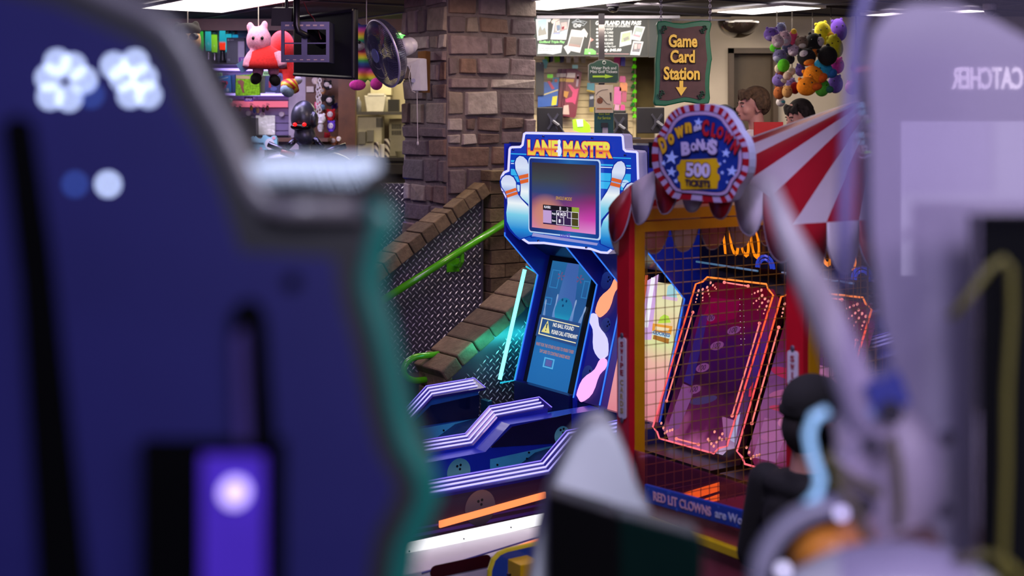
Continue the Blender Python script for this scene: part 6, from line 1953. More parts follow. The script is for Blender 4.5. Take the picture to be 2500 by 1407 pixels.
# ================================================================== PLUSH TOYS
def plush_m(hx):
    return mat('plush_' + hx, '#' + hx, .95, noise=.16, scale=60, bump=.5, bscale=160)
blk_eye = mat('bead_black', '#08080a', .15)
rain = None
def rainbow():
    mm, nt, b = _new('rainbow_fur')
    tc = nt.nodes.new('ShaderNodeTexCoord'); sp = nt.nodes.new('ShaderNodeSeparateXYZ'); nt.links.new(tc.outputs['Object'], sp.inputs[0])
    ml = nt.nodes.new('ShaderNodeMath'); ml.operation = 'MULTIPLY'; ml.inputs[1].default_value = 6.2; nt.links.new(sp.outputs['Z'], ml.inputs[0])
    fr_ = nt.nodes.new('ShaderNodeMath'); fr_.operation = 'FRACT'; nt.links.new(ml.outputs[0], fr_.inputs[0])
    rp = nt.nodes.new('ShaderNodeValToRGB'); e = rp.color_ramp.elements
    e[0].position, e[0].color = 0, (*lin('#c038a0'), 1); e[1].position, e[1].color = 1, (*lin('#b04098'), 1)
    for p_, h in ((.15, '#4a3090'), (.32, '#2c58a8'), (.48, '#40a050'), (.62, '#c8c838'), (.78, '#d88838'), (.9, '#c04870')):
        e.new(p_).color = (*lin(h), 1)
    nt.links.new(fr_.outputs[0], rp.inputs[0]); nt.links.new(rp.outputs[0], b.inputs['Base Color']); b.inputs['Roughness'].default_value = .95
    MATS['rainbow_fur'] = mm
    return mm
rf = rainbow()
d = 10.9
def hangwire(t, px, py, d):
    m = MB(); p = W(px, py, d); m.tube([p, V((p.x, d, 3.3))], .004, 5); m.build('hanging_wire', mat('wire_pale', '#b0a8a0', .4, .6), t)
rb_ = thing('rainbow_bear', 'big rainbow striped plush bear hanging behind the fan', 'plush toy', (W(893, 0, d).x, d, W(0, 222, d).z), 0, 'big plush toys hung from the ceiling')
m = MB()
m.ell(W(892, 92, d), (S(38, d), .12, S(32, d)), seg=20, rings=14); m.ell(W(870, 66, d), (.04, .03, .04)); m.ell(W(912, 66, d), (.04, .03, .04))
m.ell(W(893, 150, d), (S(32, d), .11, S(38, d)), seg=20, rings=14)
m.tube([W(880, 130, d - .04), W(868, 150, d - .07), W(860, 172, d - .08)], [.05, .045, .04], 10); m.tube([W(908, 135, d - .04), W(918, 160, d - .06), W(922, 176, d - .06)], [.05, .045, .04], 10)
m.tube([W(884, 178, d - .03), W(878, 195, d - .10), W(872, 202, d - .13)], [.055, .055, .05], 10); m.tube([W(906, 178, d - .03), W(916, 192, d - .10), W(919, 200, d - .13)], [.05, .05, .045], 10)
m.build('body', rf, rb_, voxel=.012)
for x, y in ((873, 208), (919, 205)):
    m = MB(); m.ell(W(x, y, d - .16), (S(20 if x < 900 else 15, d), .035, S(13 if x < 900 else 15, d)), seg=18, rings=12); m.build('foot', plush_m('d83cb0'), rb_, smooth=True)
m = MB(); m.ell(W(874, 112, d - .10), (.055, .04, .04), seg=16); m.build('muzzle', plush_m('b8b0cc'), rb_, smooth=True)
m = MB(); m.ell(W(877, 103, d - .14), (.014,) * 3); m.build('nose', blk_eye, rb_, smooth=True)
hangwire(rb_, 895, 62, d)
# pink toy in a red dress
d = 10.7
t = thing('pink_plush', 'big pink plush toy in a red coat with black shoes, hung by the television', 'plush toy', (W(640, 0, d).x, d, W(0, 212, d).z), 0, 'big plush toys hung from the ceiling')
m = MB()
m.ell(W(632, 98, d), (S(30, d), .13, S(34, d)), seg=20, rings=14); m.ell(W(611, 66, d), (S(9, d), .03, S(13, d))); m.ell(W(646, 62, d + .02), (S(9, d), .03, S(12, d)))
m.tube([W(618, 132, d - .06), W(606, 150, d - .10), W(602, 166, d - .12)], [.045, .04, .036], 10); m.tube([W(676, 132, d - .06), W(688, 150, d - .10), W(691, 164, d - .12)], [.045, .04, .036], 10)
for x, x2 in ((632, 629), (667, 668)):
    m.tube([W(x, 150, d), W(x2, 184, d - .02)], [.05, .042], 10)
m.build('body', plush_m('d890b4'), t, voxel=.012)
m = MB(); m.lathe([(.05, W(0, 112, d).z), (.13, W(0, 128, d).z), (.17, W(0, 155, d).z), (.175, W(0, 168, d).z)], (W(647, 0, d).x, d, 0), n=24); m.build('coat', plush_m('c81e24'), t, smooth=True)
for x, y in ((625, 192), (671, 196)):
    m = MB(); m.ell(W(x, y, d - .04), (S(13, d), .07, S(15, d)), seg=16, rings=10, rot=Matrix.Rotation(.5 if x < 650 else -.5, 3, 'Y')); m.build('shoe', plush_m('121014'), t, smooth=True)
m = MB(); m.obox(W(593, 162, d - .1), (.030, 0, .02), (0, .004, 0), (-.022, 0, .035)); q = W(602, 160, d - .12); m.tube([q, W(596, 158, d - .1)], .003, 4); m.build('paper_tag', mat('paper_blue', '#5c78a8', .5), t)
for x in (618, 640):
    m = MB(); m.ell(W(x, 93, d - .125), (.012, .008, .016)); m.build('eye', blk_eye, t, smooth=True)
hangwire(t, 631, 64, d)
d = 11.1
t = thing('red_plush', 'big red plush toy with yellow striped feet behind the pink one', 'plush toy', (W(690, 0, d).x, d, W(0, 240, d).z), 0, 'big plush toys hung from the ceiling')
m = MB(); m.ell(W(688, 120, d), (S(32, d), .14, S(46, d)), seg=20, rings=14); m.tube([W(700, 150, d), W(708, 180, d - .03), W(706, 206, d - .06)], [.07, .06, .05], 10); m.tube([W(676, 150, d), W(676, 178, d)], [.06, .05], 10); m.build('body', plush_m('bc1c1c'), t, voxel=.012)
m = MB(); m.tube([W(706, 200, d - .05), W(708, 222, d - .08)], [.065, .075], 14); m.build('sock', stripes('sock_stripes', '#c02020', '#d8b820'), t, smooth=True)
m = MB(); m.ell(W(701, 222, d - .10), (S(18, d), .07, S(14, d)), rot=Matrix.Rotation(.6, 3, 'Y'), seg=16); m.build('sole', plush_m('8ca4c0'), t, smooth=True)
m = MB(); m.ell(W(724, 196, d - .02), (S(14, d), .06, S(11, d)), seg=16); m.build('white_foot', plush_m('c4c0d4'), t, smooth=True)
hangwire(t, 690, 78, d)
d = 10.6
t = thing('cream_plush', 'cream plush animal with black sunglasses hung at the far left', 'plush toy', (W(459, 0, d).x, d, W(0, 200, d).z), 0, 'big plush toys hung from the ceiling')
m = MB(); m.ell(W(459, 98, d), (S(31, d), .12, S(36, d)), seg=20, rings=14); m.ell(W(465, 160, d), (S(26, d), .1, S(40, d)), seg=18, rings=12); m.build('body', plush_m('c8a070'), t, voxel=.012)
m = MB(); m.ell(W(457, 74, d - .01), (S(33, d), .125, S(18, d)), seg=20, rings=12); m.ell(W(432, 68, d), (.03, .03, .05)); m.ell(W(478, 66, d), (.03, .03, .05)); m.build('dark_cap', plush_m('1c1614'), t, voxel=.01)
for x in (446, 473):
    m = MB(); m.ell(W(x, 90, d - .12), (S(12, d), .02, S(9, d)), seg=14); m.build('sunglass_lens', mat('lens_black', '#0c0a0c', .1), t, smooth=True)
hangwire(t, 458, 56, d)
# small plush toys strung on the brown panel
d = 12.45
def small(label, x, y, r, col, face=None, d=12.5, group='small plush toys hung on the brown panel', ears=True, ry=None, eyes=True, tagc=None, anchor=12.7):
    p = W(x, y, d)
    R_ = S(r, d); RY = S(ry or r, d)
    t = thing('small_plush', label, 'plush toy', (p.x, d, p.z - RY), 0, group)
    m = MB(); m.ell(p, (R_, R_ * .8, RY), seg=16, rings=12)
    if ears:
        for s in (-1, 1):
            m.ell(p + V((s * R_ * .62, 0, RY * .85)), (R_ * .3, R_ * .2, R_ * .3), seg=10, rings=6)
    m.ell(p + V((0, -R_ * .55, -RY * .75)), (R_ * .6, R_ * .4, R_ * .35), seg=10, rings=6)
    m.tube([p + V((0, R_ * .5, RY * .5)), V((p.x, anchor, p.z + RY * .5))], R_ * .1, 5)
    m.build('body', plush_m(col), t, smooth=True)
    if face:
        m = MB(); m.ell(p + V((-.1 * R_, -R_ * .66, .12 * RY)), (R_ * .62, R_ * .25, RY * .55), seg=14, rings=8); m.build('face', plush_m(face), t, smooth=True)
    if eyes:
        for s in (-1, 1):
            m = MB(); m.ell(p + V((-.1 * R_ + s * R_ * .24, -R_ * .90, .2 * RY)), (R_ * .08,) * 3, seg=8, rings=5); m.build('eye', blk_eye, t, smooth=True)
    if tagc:
        m = MB(); m.obox(p + V((R_ * .7, -R_ * .8, -RY * .3)), (R_ * .25, 0, R_ * .1), (0, .002, 0), (-R_ * .1, 0, R_ * .3)); m.build('paper_tag', mat('paper_white', '#c8c0c0', .5), t)
    return t
small('white plush cup at the top of the white chain', 770, 197, 9, 'c0b0a8', None, ears=False, eyes=False)
small('black plush animal with a white face at the top of the string', 800, 208, 11, '141216', 'd0c4bc', tagc=1)
small('tan plush behind the chain below the topmost black one', 788, 222, 8, 'b08050', 'c8bca8', d=12.58)
small('black plush with a white face, second black one down', 806, 246, 12, '141216', 'd0c4bc')
small('dark plush half hidden behind the chain', 789, 240, 8, '28201e', None, d=12.58)
small('violet plush peeping out beside the second black one', 817, 260, 8, '3c2878', None, d=12.60)
small('red plush animal with a white face', 808, 281, 12, 'b01418', 'd0c4bc', ry=14)
small('rust plush just left of the red one', 795, 276, 8, '7c3820', None, d=12.60)
small('brown plush with a paper tag sticking out to the right', 832, 287, 11, '7c4422', None, tagc=1, d=12.60)
small('white plush dog with black ears on the white chain', 783, 290, 12, 'd0ccd0', None, d=12.35)
small('white plush body below the white plush dog', 783, 312, 8, 'c4c0c8', None, ry=11, eyes=False, ears=False, d=12.46)
small('purple plush animal with a white face', 809, 309, 11, '5a34b4', 'd4c8d8', ry=14, d=12.44)
small('red plush lowest left of the purple one', 799, 332, 8, 'a81420', None, d=12.60)
small('brown monkey plush with a pale face lowest on the string', 815, 345, 11, '94582c', 'c8b4a0')
small('cream round plush at the lower right of the string', 827, 339, 6, 'd0c4b8', None, ears=False, d=12.40)
small('pink and blue plush beside the white chain', 775, 258, 8, 'd0607c', None, d=12.46)
small('pale blue ring plush behind the white chain', 787, 262, 7, '84b0cc', None, ears=False, eyes=False, d=12.56)
ch = MB()
for x in (775, 781):
    z = W(0, 188 if x == 781 else 210, 12.38).z
    zb = W(0, 275, 12.38).z
    k = 0
    while z > zb:
        p = V((W(x, 0, 12.38).x, 12.38, z)); a = V((1, 0, 0)) if k % 2 else V((.3, .9, 0))
        ch.tube([p + a * (.012 * math.cos(t * PI / 5)) + V((0, 0, .021 * math.sin(t * PI / 5))) for t in range(10)], .0045, 5, closed=True)
        z -= .033; k += 1
q = W(781, 188, 12.38)
ch.tube([q, q + V((0, .32, 0))], .006, 5)
solo(ch, 'white_chain', mat('chain_white', '#d0c8c8', .4), 'white plastic chain hanging on the brown panel', 'chain')
m = MB(); fbox(m, 748, 211, 766, 225, 12.68, .02); solo(m, 'price_card', mat('card_white', '#ccc0b4', .5), 'small white price card left of the white chain', 'card')
# bunch of big round plush toys hanging by the brown door
G = 'round plush toys hanging in a bunch by the door'
d0 = 11.0
RACKX = [W(q, 0, 11.5).x for q in (1898, 1935, 1985, 2030, 2092)]
BUNCH = []
def big(*a, **k):
    BUNCH.append((a, k))
def relax():
    """push touching toys apart in depth so that none sinks into another"""
    P = []
    for a, k in BUNCH:
        P.append([a[1], a[2], a[3] * 1.16, a[4] * 1.16, (a[9] if len(a) > 9 else k.get('dd', 0.)) + .1])
    for it in range(900):
        for i in range(len(P)):
            for j in range(i):
                p, q = P[i], P[j]
                dx, dz = S(p[0] - q[0], d0), S(p[1] - q[1], d0)
                rr = S(min(p[2], p[3]) + min(q[2], q[3]), d0) * 1.02
                hh = S((p[2] + p[3] + q[2] + q[3]) / 2, d0)
                flat = math.hypot(dx, dz)
                if flat < hh * 1.04:
                    need = 1.12 * rr * math.sqrt(max(0, 1 - (flat / (hh * 1.04)) ** 2)) + .004
                    gap = p[4] - q[4]
                    if abs(gap) < need:
                        mv = (need - abs(gap)) / 2 * (1 if gap >= 0 else -1)
                        p[4] += mv * .6
                        q[4] -= mv * .6
    m0 = max(p[4] + S(min(p[2], p[3]), d0) for p in P)
    for (a, k), p in zip(BUNCH, P):
        k['dd'] = p[4] - m0 + .36
        big_(*a[:9], **k)
def big_(label, x, y, rx, ry, rot, col, beak=None, bpos=(0, -.3), dd=0., ears=True, eyes=True, face=None):
    d = d0 + dd
    p = W(x, y, d)
    a, b = S(rx * 1.16, d), S(ry * 1.16, d)
    t = thing('round_plush', label, 'plush toy', (p.x, d, p.z - b), 0, G)
    Rm = Matrix.Rotation(math.radians(rot), 3, 'Y')
    m = MB(); m.ell(p, (a, min(a, b) * .85, b), rot=Rm, seg=20, rings=14)
    if ears:
        for s in (-1, 1):
            m.ell(p + Rm @ V((s * a * .55, 0, b * .85)), (a * .2, a * .15, a * .22), rot=Rm, seg=8, rings=6)
    m.build('body', plush_m(col), t, smooth=True)
    if face:
        m = MB(); m.ell(p + Rm @ V((a * face[1], -min(a, b) * .5, b * face[2])), (a * .5, min(a, b) * .38, b * .42), rot=Rm, seg=14, rings=8); m.build('face', plush_m(face[0]), t, smooth=True)
    if beak:
        m = MB(); m.ell(p + Rm @ V((a * bpos[0], -min(a, b) * .42, b * bpos[1])), (a * .62, min(a, b) * .52, b * .42), rot=Rm, seg=14, rings=10); m.build('muzzle', plush_m(beak), t, smooth=True)
    if eyes:
        for s in (-1, 1):
            m = MB(); m.ell(p + Rm @ V((s * a * .38, -min(a, b) * .78, b * .32)), (a * .09,) * 3, seg=8, rings=5); m.build('eye', blk_eye, t, smooth=True)
    m = MB(); m.tube([p + V((0, min(a, b) * .6, b * .3)), V((min(RACKX, key=lambda q: abs(q - p.x)), d0 + .52, p.z + b * .3 + .02))], .004, 4); m.build('loop', mat('loop_grey', '#5a5860', .5), t)
big('yellow round plush at the top right of the bunch', 2010, 81, 18, 25, -15, 'c0b414', 'c89418', (.5, -.4), .0)
big('purple round plush at the very top right behind the yellow one', 2048, 73, 17, 24, -12, '4c2890', None, dd=.12)
big('second yellow round plush lower right, facing right', 2038, 113, 17, 25, -18, 'bcb818', None, dd=-.05)
big('black round plush with orange beak near the top', 1985, 108, 19, 24, 10, '141317', 'cc7020', (.2, -.75), -.06, face=('b0a8b0', .6, .3))
big('black round plush facing away below the yellow pair', 2020, 136, 21, 21, -30, '121114', None, dd=-.08, eyes=False)
big('black bird plush with white face and large orange beak in the middle', 1969, 140, 20, 19, -8, '16151a', 'dc7c20', (.1, -.55), -.16, face=('c4bcc8', -.3, .4))
big('sky blue round plush right of the middle', 2010, 168, 18, 23, -38, '1c94c8', '2060b0', (.4, -.8), -.12)
big('orange round plush duck with dark orange beak', 1986, 186, 21, 23, -35, 'f08c10', 'd05810', (.5, -.55), -.18)
big('orange round plush duck lowest with its beak at the right', 1970, 211, 22, 20, -10, 'f0880c', 'd05c10', (.75, -.2), -.22)
big('bright green round plush at the lower right', 2007, 214, 16, 19, 8, '50b838', '2c6c60', (.85, -.1), -.10, ears=False)
big('magenta round plush at the right edge of the bunch', 2044, 160, 15, 18, 0, 'c82890', None, dd=.02)
big('purple hippo plush at the top left of the bunch', 1884, 84, 17, 15, 0, '60449c', '7c68b0', (-.2, -.5), -.02)
big('grey blue plush top left beside the purple hippo', 1907, 70, 11, 13, 0, '5a5c80', None, dd=.05)
big('white plush with pink stripes left of the top', 1899, 101, 13, 14, -20, 'b8a0b0', 'c8bcc4', (-.2, -.3), -.08)
big('pale grey plush with pink back near the top', 1917, 94, 13, 16, -10, 'b090a4', 'c0bccc', (-.2, -.3), -.08)
big('pink and yellow striped plush at the top centre', 1937, 92, 10, 16, 0, 'b83c68', 'd0a830', (0, .75), -.02, ears=False, eyes=False)
big('brown puppy plush with a white snout at the centre top', 1957, 105, 14, 15, 0, '786458', 'd4ccc4', (0, -.35), -.10)
big('lime green plush at the left edge near the top', 1893, 117, 12, 10, 0, '48b01c', None, dd=.0, ears=False, eyes=False)
big('dark blue plush left of the centre', 1924, 115, 13, 14, 0, '3a3c64', None, dd=.04)
big('lilac cat plush with its face to the left', 1938, 124, 13, 11, -30, 'b09cb4', 'c4b4c4', (-.3, -.2), -.12)
big('slate and lilac plush at the left of the middle', 1904, 138, 15, 15, 0, '5c5884', 'a09cc0', (-.45, -.3), -.05)
big('lime green round plush ball left of the middle', 1913, 160, 13, 14, 0, '50b818', None, dd=-.14, ears=False, eyes=False)
big('small black plush in the middle of the bunch', 1929, 144, 10, 11, 0, '1c1c20', None, dd=.02)
big('violet round plush behind the orange duck', 1954, 171, 11, 14, 0, '6c58a8', None, dd=-.04)
big('white mushroom plush left of the violet one', 1932, 174, 9, 9, 0, 'c4b4a4', None, dd=-.12, ears=False, eyes=False)
big('cream mushroom plush below the white mushroom one', 1922, 186, 9, 9, 0, 'bca494', None, dd=-.12, ears=False, eyes=False)
big('cream plush peeping out left of the lime ball', 1899, 168, 7, 9, 0, 'c8b8a0', None, dd=-.06, ears=False, eyes=False)
big('rust plush behind the lime ball', 1905, 176, 10, 9, 0, '8c3c20', None, dd=.0, eyes=False)
big('lilac unicorn plush with a white face at the lower left', 1902, 197, 15, 13, 15, '7460ac', 'c0b4a8', (.4, .1), -.12)
big('grey violet plush lower left of the orange ducks', 1931, 203, 11, 11, 0, '705c98', None, dd=-.06)
big('dark red plush beside the lowest orange duck', 1941, 215, 10, 13, 0, '9c1414', None, dd=-.08, eyes=False, ears=False)
big('brown plush bear lowest at the left', 1902, 227, 12, 14, 0, '9c5424', None, dd=-.08)
big('tan plush bear right of the lowest brown one', 1922, 224, 11, 13, 0, 'b88850', None, dd=-.10)
big('white and teal plush hanging at the very bottom of the bunch', 1906, 250, 10, 9, 0, 'b8b0b4', '3c8c94', (.3, .1), -.04, ears=False)
big('violet plush right of the green one, behind the clear pane', 2040, 205, 16, 20, 0, '6040a0', None, dd=.05)
big('orange pink plush high behind the clear pane', 2104, 134, 10, 12, 0, 'a85c40', None, dd=.1)
big('rose plush in the middle behind the clear pane', 2096, 165, 16, 12, 0, '9c5488', None, dd=.1)
big('salmon plush behind the clear pane, lower', 2100, 192, 15, 15, 0, 'b86c70', None, dd=.12)
big('pale pink plush lowest behind the clear pane', 2080, 214, 14, 15, 0, 'b878a8', None, dd=.14)
relax()
m = MB()
for q, yb in zip(RACKX, (250, 228, 214, 214, 216)):
    m.tube([(q, d0 + .52, 3.3), (q, d0 + .52, W(0, yb, 11.4).z)], .005, 6)
m.tube([(RACKX[0], d0 + .52, 3.292), (RACKX[-1], d0 + .52, 3.292)], .008, 6)
solo(m, 'plush_rack', mat('net_dark', '#2a2420', .9), 'dark hanging rack behind the bunch of round plush toys', 'rack')
# ================================================================== DARK METAL BUST
d = 11.0
bt = thing('robot_bust', 'dark metal robot bust with red lamp eyes on a plinth', 'statue', (W(745, 0, d).x, d, .85))
gun = mat('gunmetal', '#5c5c70', .36, .6, noise=.2, scale=20)
m = MB()
m.ell(W(742, 288, d), (S(32, d), .13, S(43, d)), seg=24, rings=16)
m.ell(W(744, 332, d - .02), (S(27, d), .10, S(27, d)), seg=18, rings=12); m.ell(W(769, 292, d - .06), (S(8, d), .07, S(20, d)))
m.tube([W(744, 345, d + .02), W(744, 385, d + .02)], .05, 12)
m.build('head', gun, bt, voxel=.01)
m = MB()
m.ell(W(735, 310, d - .10), (S(26, d), .05, S(9, d)), seg=16); m.build('visor', mat('visor_black', '#0c0b10', .2), bt, smooth=True)
for x in (720, 743):
    m = MB(); m.ell(W(x, 304, d - .15), (.017, .012, .015)); m.build('eye_lamp', glow('red_eye', '#ff1c1c', 1.6), bt, smooth=True)
m = MB()
m.ell(W(745, 400, d), (S(115, d), .16, S(36, d)), seg=24, rings=12)
m.tube([W(640, 395, d), W(622, 440, d)], [.11, .10], 14); m.tube([W(852, 395, d), W(886, 440, d)], [.10, .09], 14)
m.ell(W(745, 470, d), (S(90, d), .15, S(80, d)), seg=22, rings=12)
m.build('shoulders', gun, bt, voxel=.014)
for a, b in (((655, 352), (716, 378)), ((845, 356), (772, 378)), ((722, 340), (700, 362)), ((768, 338), (790, 362))):
    m = MB(); m.cyl(W(*a, d - .15), W(*b, d - .17), .024, 12); m.build('piston', mat('piston_steel', '#4a4a60', .25, .9), bt, smooth=True)
m = MB(); m.cyl(W(688, 370, d - .165), W(718, 381, d - .175), .027, 12); m.build('red_sleeve', mat('piston_red', '#8c1420', .3), bt, smooth=True)
m = MB(); m.box(W(680, 0, d).x, W(810, 0, d).x, d - .15, d + .17, .85, W(0, 500, d).z); m.build('plinth', mat('plinth_black', '#18161c', .5), bt)
# ================================================================== NEAR CABINETS BY THE PHOTOGRAPHER
DECK = .75
def dy(d):
    """pixel row of the deck at distance d"""
    return HZ + (EYE - DECK) / d * FPX
# ---- tall navy cabinet side
d = 1.0
nc = thing('navy_cabinet', 'tall curved navy arcade cabinet side with grey and teal edge trim, close by', 'arcade cabinet', (W(300, 0, d).x, d + .1, DECK))
TOPE = [(-760, -160), (-300, -140), (0, -95), (160, -55), (262, -8), (355, 34), (418, 78), (462, 145), (500, 230), (545, 305), (572, 364), (590, 405)]
LEDGE = [(600, 425), (890, 420), (915, 455), (930, 505)]
SIDE = [(935, 530), (915, 600), (897, 680), (908, 740), (930, 810), (950, 900), (968, 1000), (990, 1080), (1025, 1140), (1042, 1200), (1020, 1260), (985, 1330), (970, 1420), (968, 1700)]
BOT = [(968, dy(1.0)), (-760, dy(1.0))]
full = TOPE + LEDGE + SIDE + BOT
navy = mat('navy_gloss', '#1c1b52', .35, noise=.12, scale=5, coat=.4)
m = MB(); fpoly(m, full, d, .12); m.build('body', mat('dark_core', '#14141c', .5), nc)
m = MB(); fpoly(m, shrink(TOPE + [(600, 425), (640, 545), (880, 560)] + SIDE[2:] + BOT, 74), d - .004, .004); m.build('side_panel', navy, nc)
m = MB(); m.tube([W(x, y, d + .005) for x, y in TOPE] + [W(612, 452, d + .005), W(645, 495, d + .005), W(700, 512, d + .005), W(880, 508, d + .005)], .0095, 10); m.build('upper_trim', mat('trim_grey', '#5a5660', .35, coat=.3), nc, smooth=True)
m = MB(); m.tube([W(x, y, d + .01) for x, y in [(905, 500)] + SIDE], .012, 10); m.build('side_trim', mat('trim_teal', '#0a5852', .35, coat=.4), nc, smooth=True)
m = MB(); m.prism([W(x, y, d) for x, y in rrect(598, 390, 894, 448, 24)], (0, .10, 0)); m.build('ledge_highlight', glow('ledge_highlight_glow', '#c4d0f4', 1.15), nc)  # glowing strip stands in for ceiling light reflected on the ledge
m = MB(); fpoly(m, [(640, 452), (890, 450), (905, 478), (650, 482)], d - .003, .003); fpoly(m, [(640, 545), (700, 562), (880, 556), (880, 534), (700, 536), (640, 520)], d - .003, .003); m.build('trim_groove', mat('groove_black', '#060608', 1., spec=0.), nc)['kind'] = 'stuff'
gr = mat('groove_black', '#08080c', 1., spec=0.)
m = MB(); fpoly(m, [(5, 300), (40, 280), (75, 300), (120, 600), (215, 1460), (95, 1460), (50, 700)], d - .010, .006); m.build('slot', gr, nc)
m = MB(); fpoly(m, [(562, 775), (580, 742), (605, 732), (632, 745), (648, 780), (672, 1100), (575, 1100)], d - .010, .006); m.build('slot', gr, nc)
m = MB(); fpoly(m, [(570, 820), (600, 800), (612, 1090), (578, 1090)], d - .012, .002); m.build('slot_liner', mat('liner_violet', '#2a1c5c', .5), nc)
m = MB(); fbox(m, 345, 1082, 690, 1900, d - .018, .014); cd_ = m.build('coin_door', gr, nc)
m = MB(); fbox(m, 492, 1112, 645, 1880, d - .022, .004); m.build('coin_plate', mat('plate_violet', '#4a2cb4', .35, coat=.4), cd_)
m = MB(); c = W(575, 1200, d - .022); m.cyl(c, c - V((0, .006, 0)), .0085, 18); m.build('coin_light', glow('coin_glow', '#cbb4ff', 2.2), cd_)
m = MB(); c = W(715, 688, d - .004); m.cyl(c, c - V((0, .003, 0)), .006, 12); m.build('screw', gr, nc)
for i, (x, y) in enumerate(((118, 190), (140, 152), (178, 162), (205, 195), (122, 236), (168, 240), (278, 160), (330, 152), (352, 190), (300, 190), (318, 232), (362, 232), (264, 450))):
    m = MB(); c = W(x, y, d - .004); m.ell(c, (.0036, .002, .0036), seg=10, rings=6); m.build('led', glow('led_white', '#c4d4ff', 7.0), nc)
for x, y in ((222, 232), (183, 450)):
    m = MB(); c = W(x, y, d - .004); m.ell(c, (.0036, .002, .0036), seg=10, rings=6); m.build('led', glow('led_blue', '#3a5cc0', 2.6), nc)
# ---- white fin over a black and green box
d = 1.75
fn = thing('fin_cabinet', 'white fin-shaped cabinet top behind a black and dark green box', 'arcade cabinet', (W(1500, 0, d).x, d, DECK))
FIN = [(1285, 1500), (1312, 1330), (1335, 1230), (1362, 1160), (1395, 1095), (1432, 1052), (1468, 1036), (1500, 1048), (1522, 1092), (1545, 1150), (1560, 1205), (1586, 1250), (1606, 1290), (1630, 1500), (1630, dy(d)), (1285, dy(d))]
m = MB(); fpoly(m, FIN, d, .10); m.build('fin', mat('fin_white', '#e6eaf8', .4, noise=.03), fn, bevel=.012)
q0, q1, q2 = W(1338, 1208, 1.70), W(1512, 1262, 1.60), W(1716, 1316, 1.48)
def down(p):
    return V((p.x, p.y, DECK))
m = MB(); m.prism([q0, q1, down(q1), down(q0)], (.0, .06, 0)); m.build('black_side', mat('box_black2', '#0c0b0e', .5), fn, bevel=.004)
m = MB(); m.prism([q1, q2, down(q2), down(q1)], (.0, .06, 0)); m.build('green_side', mat('box_green', '#0c2e2a', .4), fn, bevel=.004)
# ---- claw machine on the right
d = 1.5
cm = thing('claw_machine', 'lavender white claw machine with glossy back panel, cables and a hanging claw', 'arcade machine', (W(2420, 0, d).x, d + .1, DECK))
PAN = [(2128, 560), (2126, 300), (2118, 160), (2132, 80), (2172, 30), (2230, 8), (2330, 10), (2420, 45), (2520, 100), (2760, 190), (2760, dy(d)), (2290, dy(d)), (2262, 1420), (2240, 1200), (2205, 1000), (2155, 780)]
lav = mat('panel_lavender', '#aca6b8', .3, noise=.03, coat=1.)
lav.node_tree.nodes['Principled BSDF'].inputs['Coat Roughness'].default_value = .02
lav.node_tree.nodes['Principled BSDF'].inputs['Coat IOR'].default_value = 1.7
m = MB(); fpoly(m, PAN, d, .05); m.build('back_panel', lav, cm)
m = MB(); fbox(m, 2396, 530, 2900, dy(1.38), 1.38, .04); m.build('dark_panel', mat('cm_black', '#08080e', .9, spec=.1), cm)
m = MB(); fpoly(m, [(2085, 90), (2100, 20), (2130, -60), (2700, -60), (2700, 520), (2390, 520), (2390, 1450), (2060, 1450), (2052, 1300), (2060, 700), (2070, 300)], 1.34, .006); m.build('glass_pane', sheet('haze_glass', '#f2eef8', .06, emit_hex='#a8a0c0', dens=.045), cm)
m = MB(); m.tube([W(x, y, 1.34) for x, y in ((2150, -90), (2112, -10), (2092, 60), (2080, 150), (2072, 300), (2062, 480), (2055, 700))], .0065, 8); m.build('glass_edge', mat('edge_lavender', '#7c74b4', .25, alpha=.75), cm, smooth=True)
arm = mat('claw_white', '#b4aabc', .4)
m = MB(); m.tube([W(x, y, 1.45) for x, y in ((1876, 452), (1925, 580), (1985, 700), (2050, 850), (2105, 1000), (2150, 1110))], [.009, .015, .020, .022, .024, .026], 12); m.ell(W(1876, 452, 1.45), (.009,) * 3); m.build('claw_arm', arm, cm, smooth=True)
m = MB()
m.ell(W(2105, 1110, 1.46), (.042, .03, .058), seg=18); m.ell(W(2080, 1190, 1.46), (.036, .03, .045), seg=18); m.ell(W(2200, 1160, 1.46), (.05, .03, .07), seg=18); m.tube([W(2040, 1110, 1.45), W(2120, 1230, 1.45), W(2180, 1330, 1.45)], .022, 12)
m.build('claw_hub', mat('hub_lavender', '#b0a6b4', .4), cm, voxel=.004)
for x, y, a, b in ((2012, 1075, 20, 42), (2018, 1190, 26, 44), (2130, 1085, 13, 15), (2112, 1236, 18, 18), (2176, 1008, 22, 24)):
    m = MB(); m.ell(W(x, y, 1.415 if x > 2100 else 1.43), (S(a * 1.25, 1.42), .014, S(b * 1.25, 1.42)), seg=14); m.build('claw_void', gr, cm, smooth=True)  # black ellipsoids stand in for the dark voids in the hub
m = MB(); m.tube([W(x, y, 1.40) for x, y in ((2020, 1003), (1988, 1018), (1974, 1060), (1984, 1115), (2004, 1170), (1994, 1208), (1968, 1235), (1972, 1262))], .0050, 10); m.build('hose_highlight', mat('hose_cyan_highlight', '#9cc8f0', .25, emit=.5, emit_hex='#98ccff', coat=.5), cm, smooth=True)  # pale cyan and glow stand in for highlights along a curved tube
m = MB(); m.obox(W(2155, 955, 1.44), (.018, 0, .008), (0, .02, 0), (-.006, 0, .016)); m.build('blue_block', mat('block_blue', '#0c2c90', .35), cm)
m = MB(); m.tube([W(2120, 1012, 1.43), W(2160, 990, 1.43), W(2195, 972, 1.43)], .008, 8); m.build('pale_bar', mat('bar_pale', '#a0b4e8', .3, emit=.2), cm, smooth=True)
olive = mat('cable_olive', '#5a5420', .5)
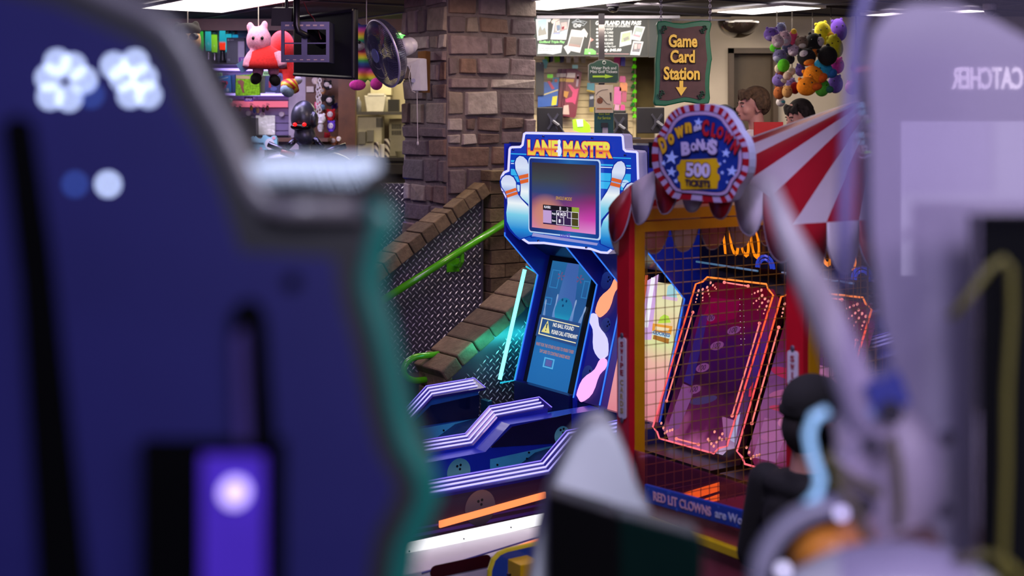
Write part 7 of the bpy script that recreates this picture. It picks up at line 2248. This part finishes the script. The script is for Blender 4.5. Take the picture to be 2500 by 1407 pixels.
for pts in (((2172, 1070), (2190, 1130), (2196, 1220), (2192, 1290)), ((2010, 1110), (2070, 1165), (2150, 1205)), ((2030, 1165), (2090, 1240), (2125, 1340)), ((2388, 640), (2392, 780), (2384, 950), (2390, 1090))):
    m = MB(); m.tube([W(x, y, 1.41) for x, y in pts], .0055, 8); m.build('cable', olive, cm, smooth=True)
m = MB(); m.tube([W(x, y, 1.34) for x, y in ((2320, 775), (2370, 715), (2415, 655), (2450, 632), (2468, 655), (2470, 760), (2458, 950), (2456, 1150), (2446, 1420), (2440, 1800))], .0042, 8); m.build('cable', olive, cm, smooth=True)
m = MB(); m.tube([W(x, y, 1.36) for x, y in ((2330, 1370), (2400, 1352), (2450, 1365), (2490, 1400), (2500, 1500))], .005, 8); m.build('cable', olive, cm, smooth=True)
for x, y in ((2310, 1065), (2306, 1242)):
    m = MB(); c = W(x, y, d); m.cyl(c, c - V((0, .006, 0)), .009, 14); m.build('panel_screw', mat('screw_dull', '#6a6484', .3, .8), cm)
m = MB(); m.obox(W(2228, 1322, 1.43), (.022, 0, .004), (0, .02, 0), (0, 0, .010)); m.build('brown_block', mat('block_brown', '#5c3424', .5), cm)
m = MB(); m.ell(W(2032, 1345, 1.44), (S(112, 1.44), .05, S(98, 1.44)), seg=22, rings=14); m.build('orange_ball', mat('ball_orange', '#d88838', .3, coat=.5), cm, smooth=True)
m = MB(); c = W(2062, 1420, 1.40); m.tube([c + V((S(212, 1.4) * math.cos(t), 0, S(185, 1.4) * math.sin(t))) for t in [PI * (.52 + .62 * k / 16) for k in range(17)]], .012, 10); m.build('ring_guard', mat('ring_grey', '#7a7690', .4), cm, smooth=True)
m = MB(); m.tube([c + V((S(178, 1.4) * math.cos(t), .01, S(158, 1.4) * math.sin(t))) for t in [PI * (.50 + .6 * k / 16) for k in range(17)]], .010, 10); m.build('ring_seal', gr, cm, smooth=True)
m = MB(); m.ell(W(2180, 1560, 1.38), (S(330, 1.38), .05, S(238, 1.38)), seg=28, rings=16); m.box(W(1950, 0, 1.38).x, W(2420, 0, 1.38).x, 1.38 - .01, 1.44, DECK, W(0, 1540, 1.38).z); m.build('drum_cover', mat('drum_white', '#a8a6b8', .4), cm)
for x, y, c_ in ((2055, 1254, '#d8d0ff'), (1912, 1392, '#e0d4ff')):
    m = MB(); m.ell(W(x, y, 1.37), (.006,) * 3, seg=10, rings=6); m.build('led', glow('led_lilac', c_, 2.2), cm, smooth=True)
# ---- the machine across the aisle, seen mirrored in the glossy panel
om = thing('claw_machine', 'claw machine across the aisle with lit lettering, mirrored in the glossy lavender panel', 'arcade machine', (1.78, -2.5, DECK))
m = MB(); m.box(1.25, 2.35, -2.9, -2.24, DECK, 2.62); m.build('cabinet', mat('cm_grey', '#2a2838', .4), om)
m = MB(); m.box(1.49, 2.02, -2.24, -2.23, 1.75, 2.34); m.build('lit_window', glow('window_white', '#e8e4ff', 3.0), om)
m = MB(); m.text('CATCHER', pm((1.815, -2.228, 2.505), (-1, 0, 0), (0, 0, 1), (0, 1, 0)), .27, .085, bold=.02, depth=.01); m.build('sign_lettering', glow('catcher_glow', '#fff4f8', 9.0), om)
bpy.context.view_layer.update()
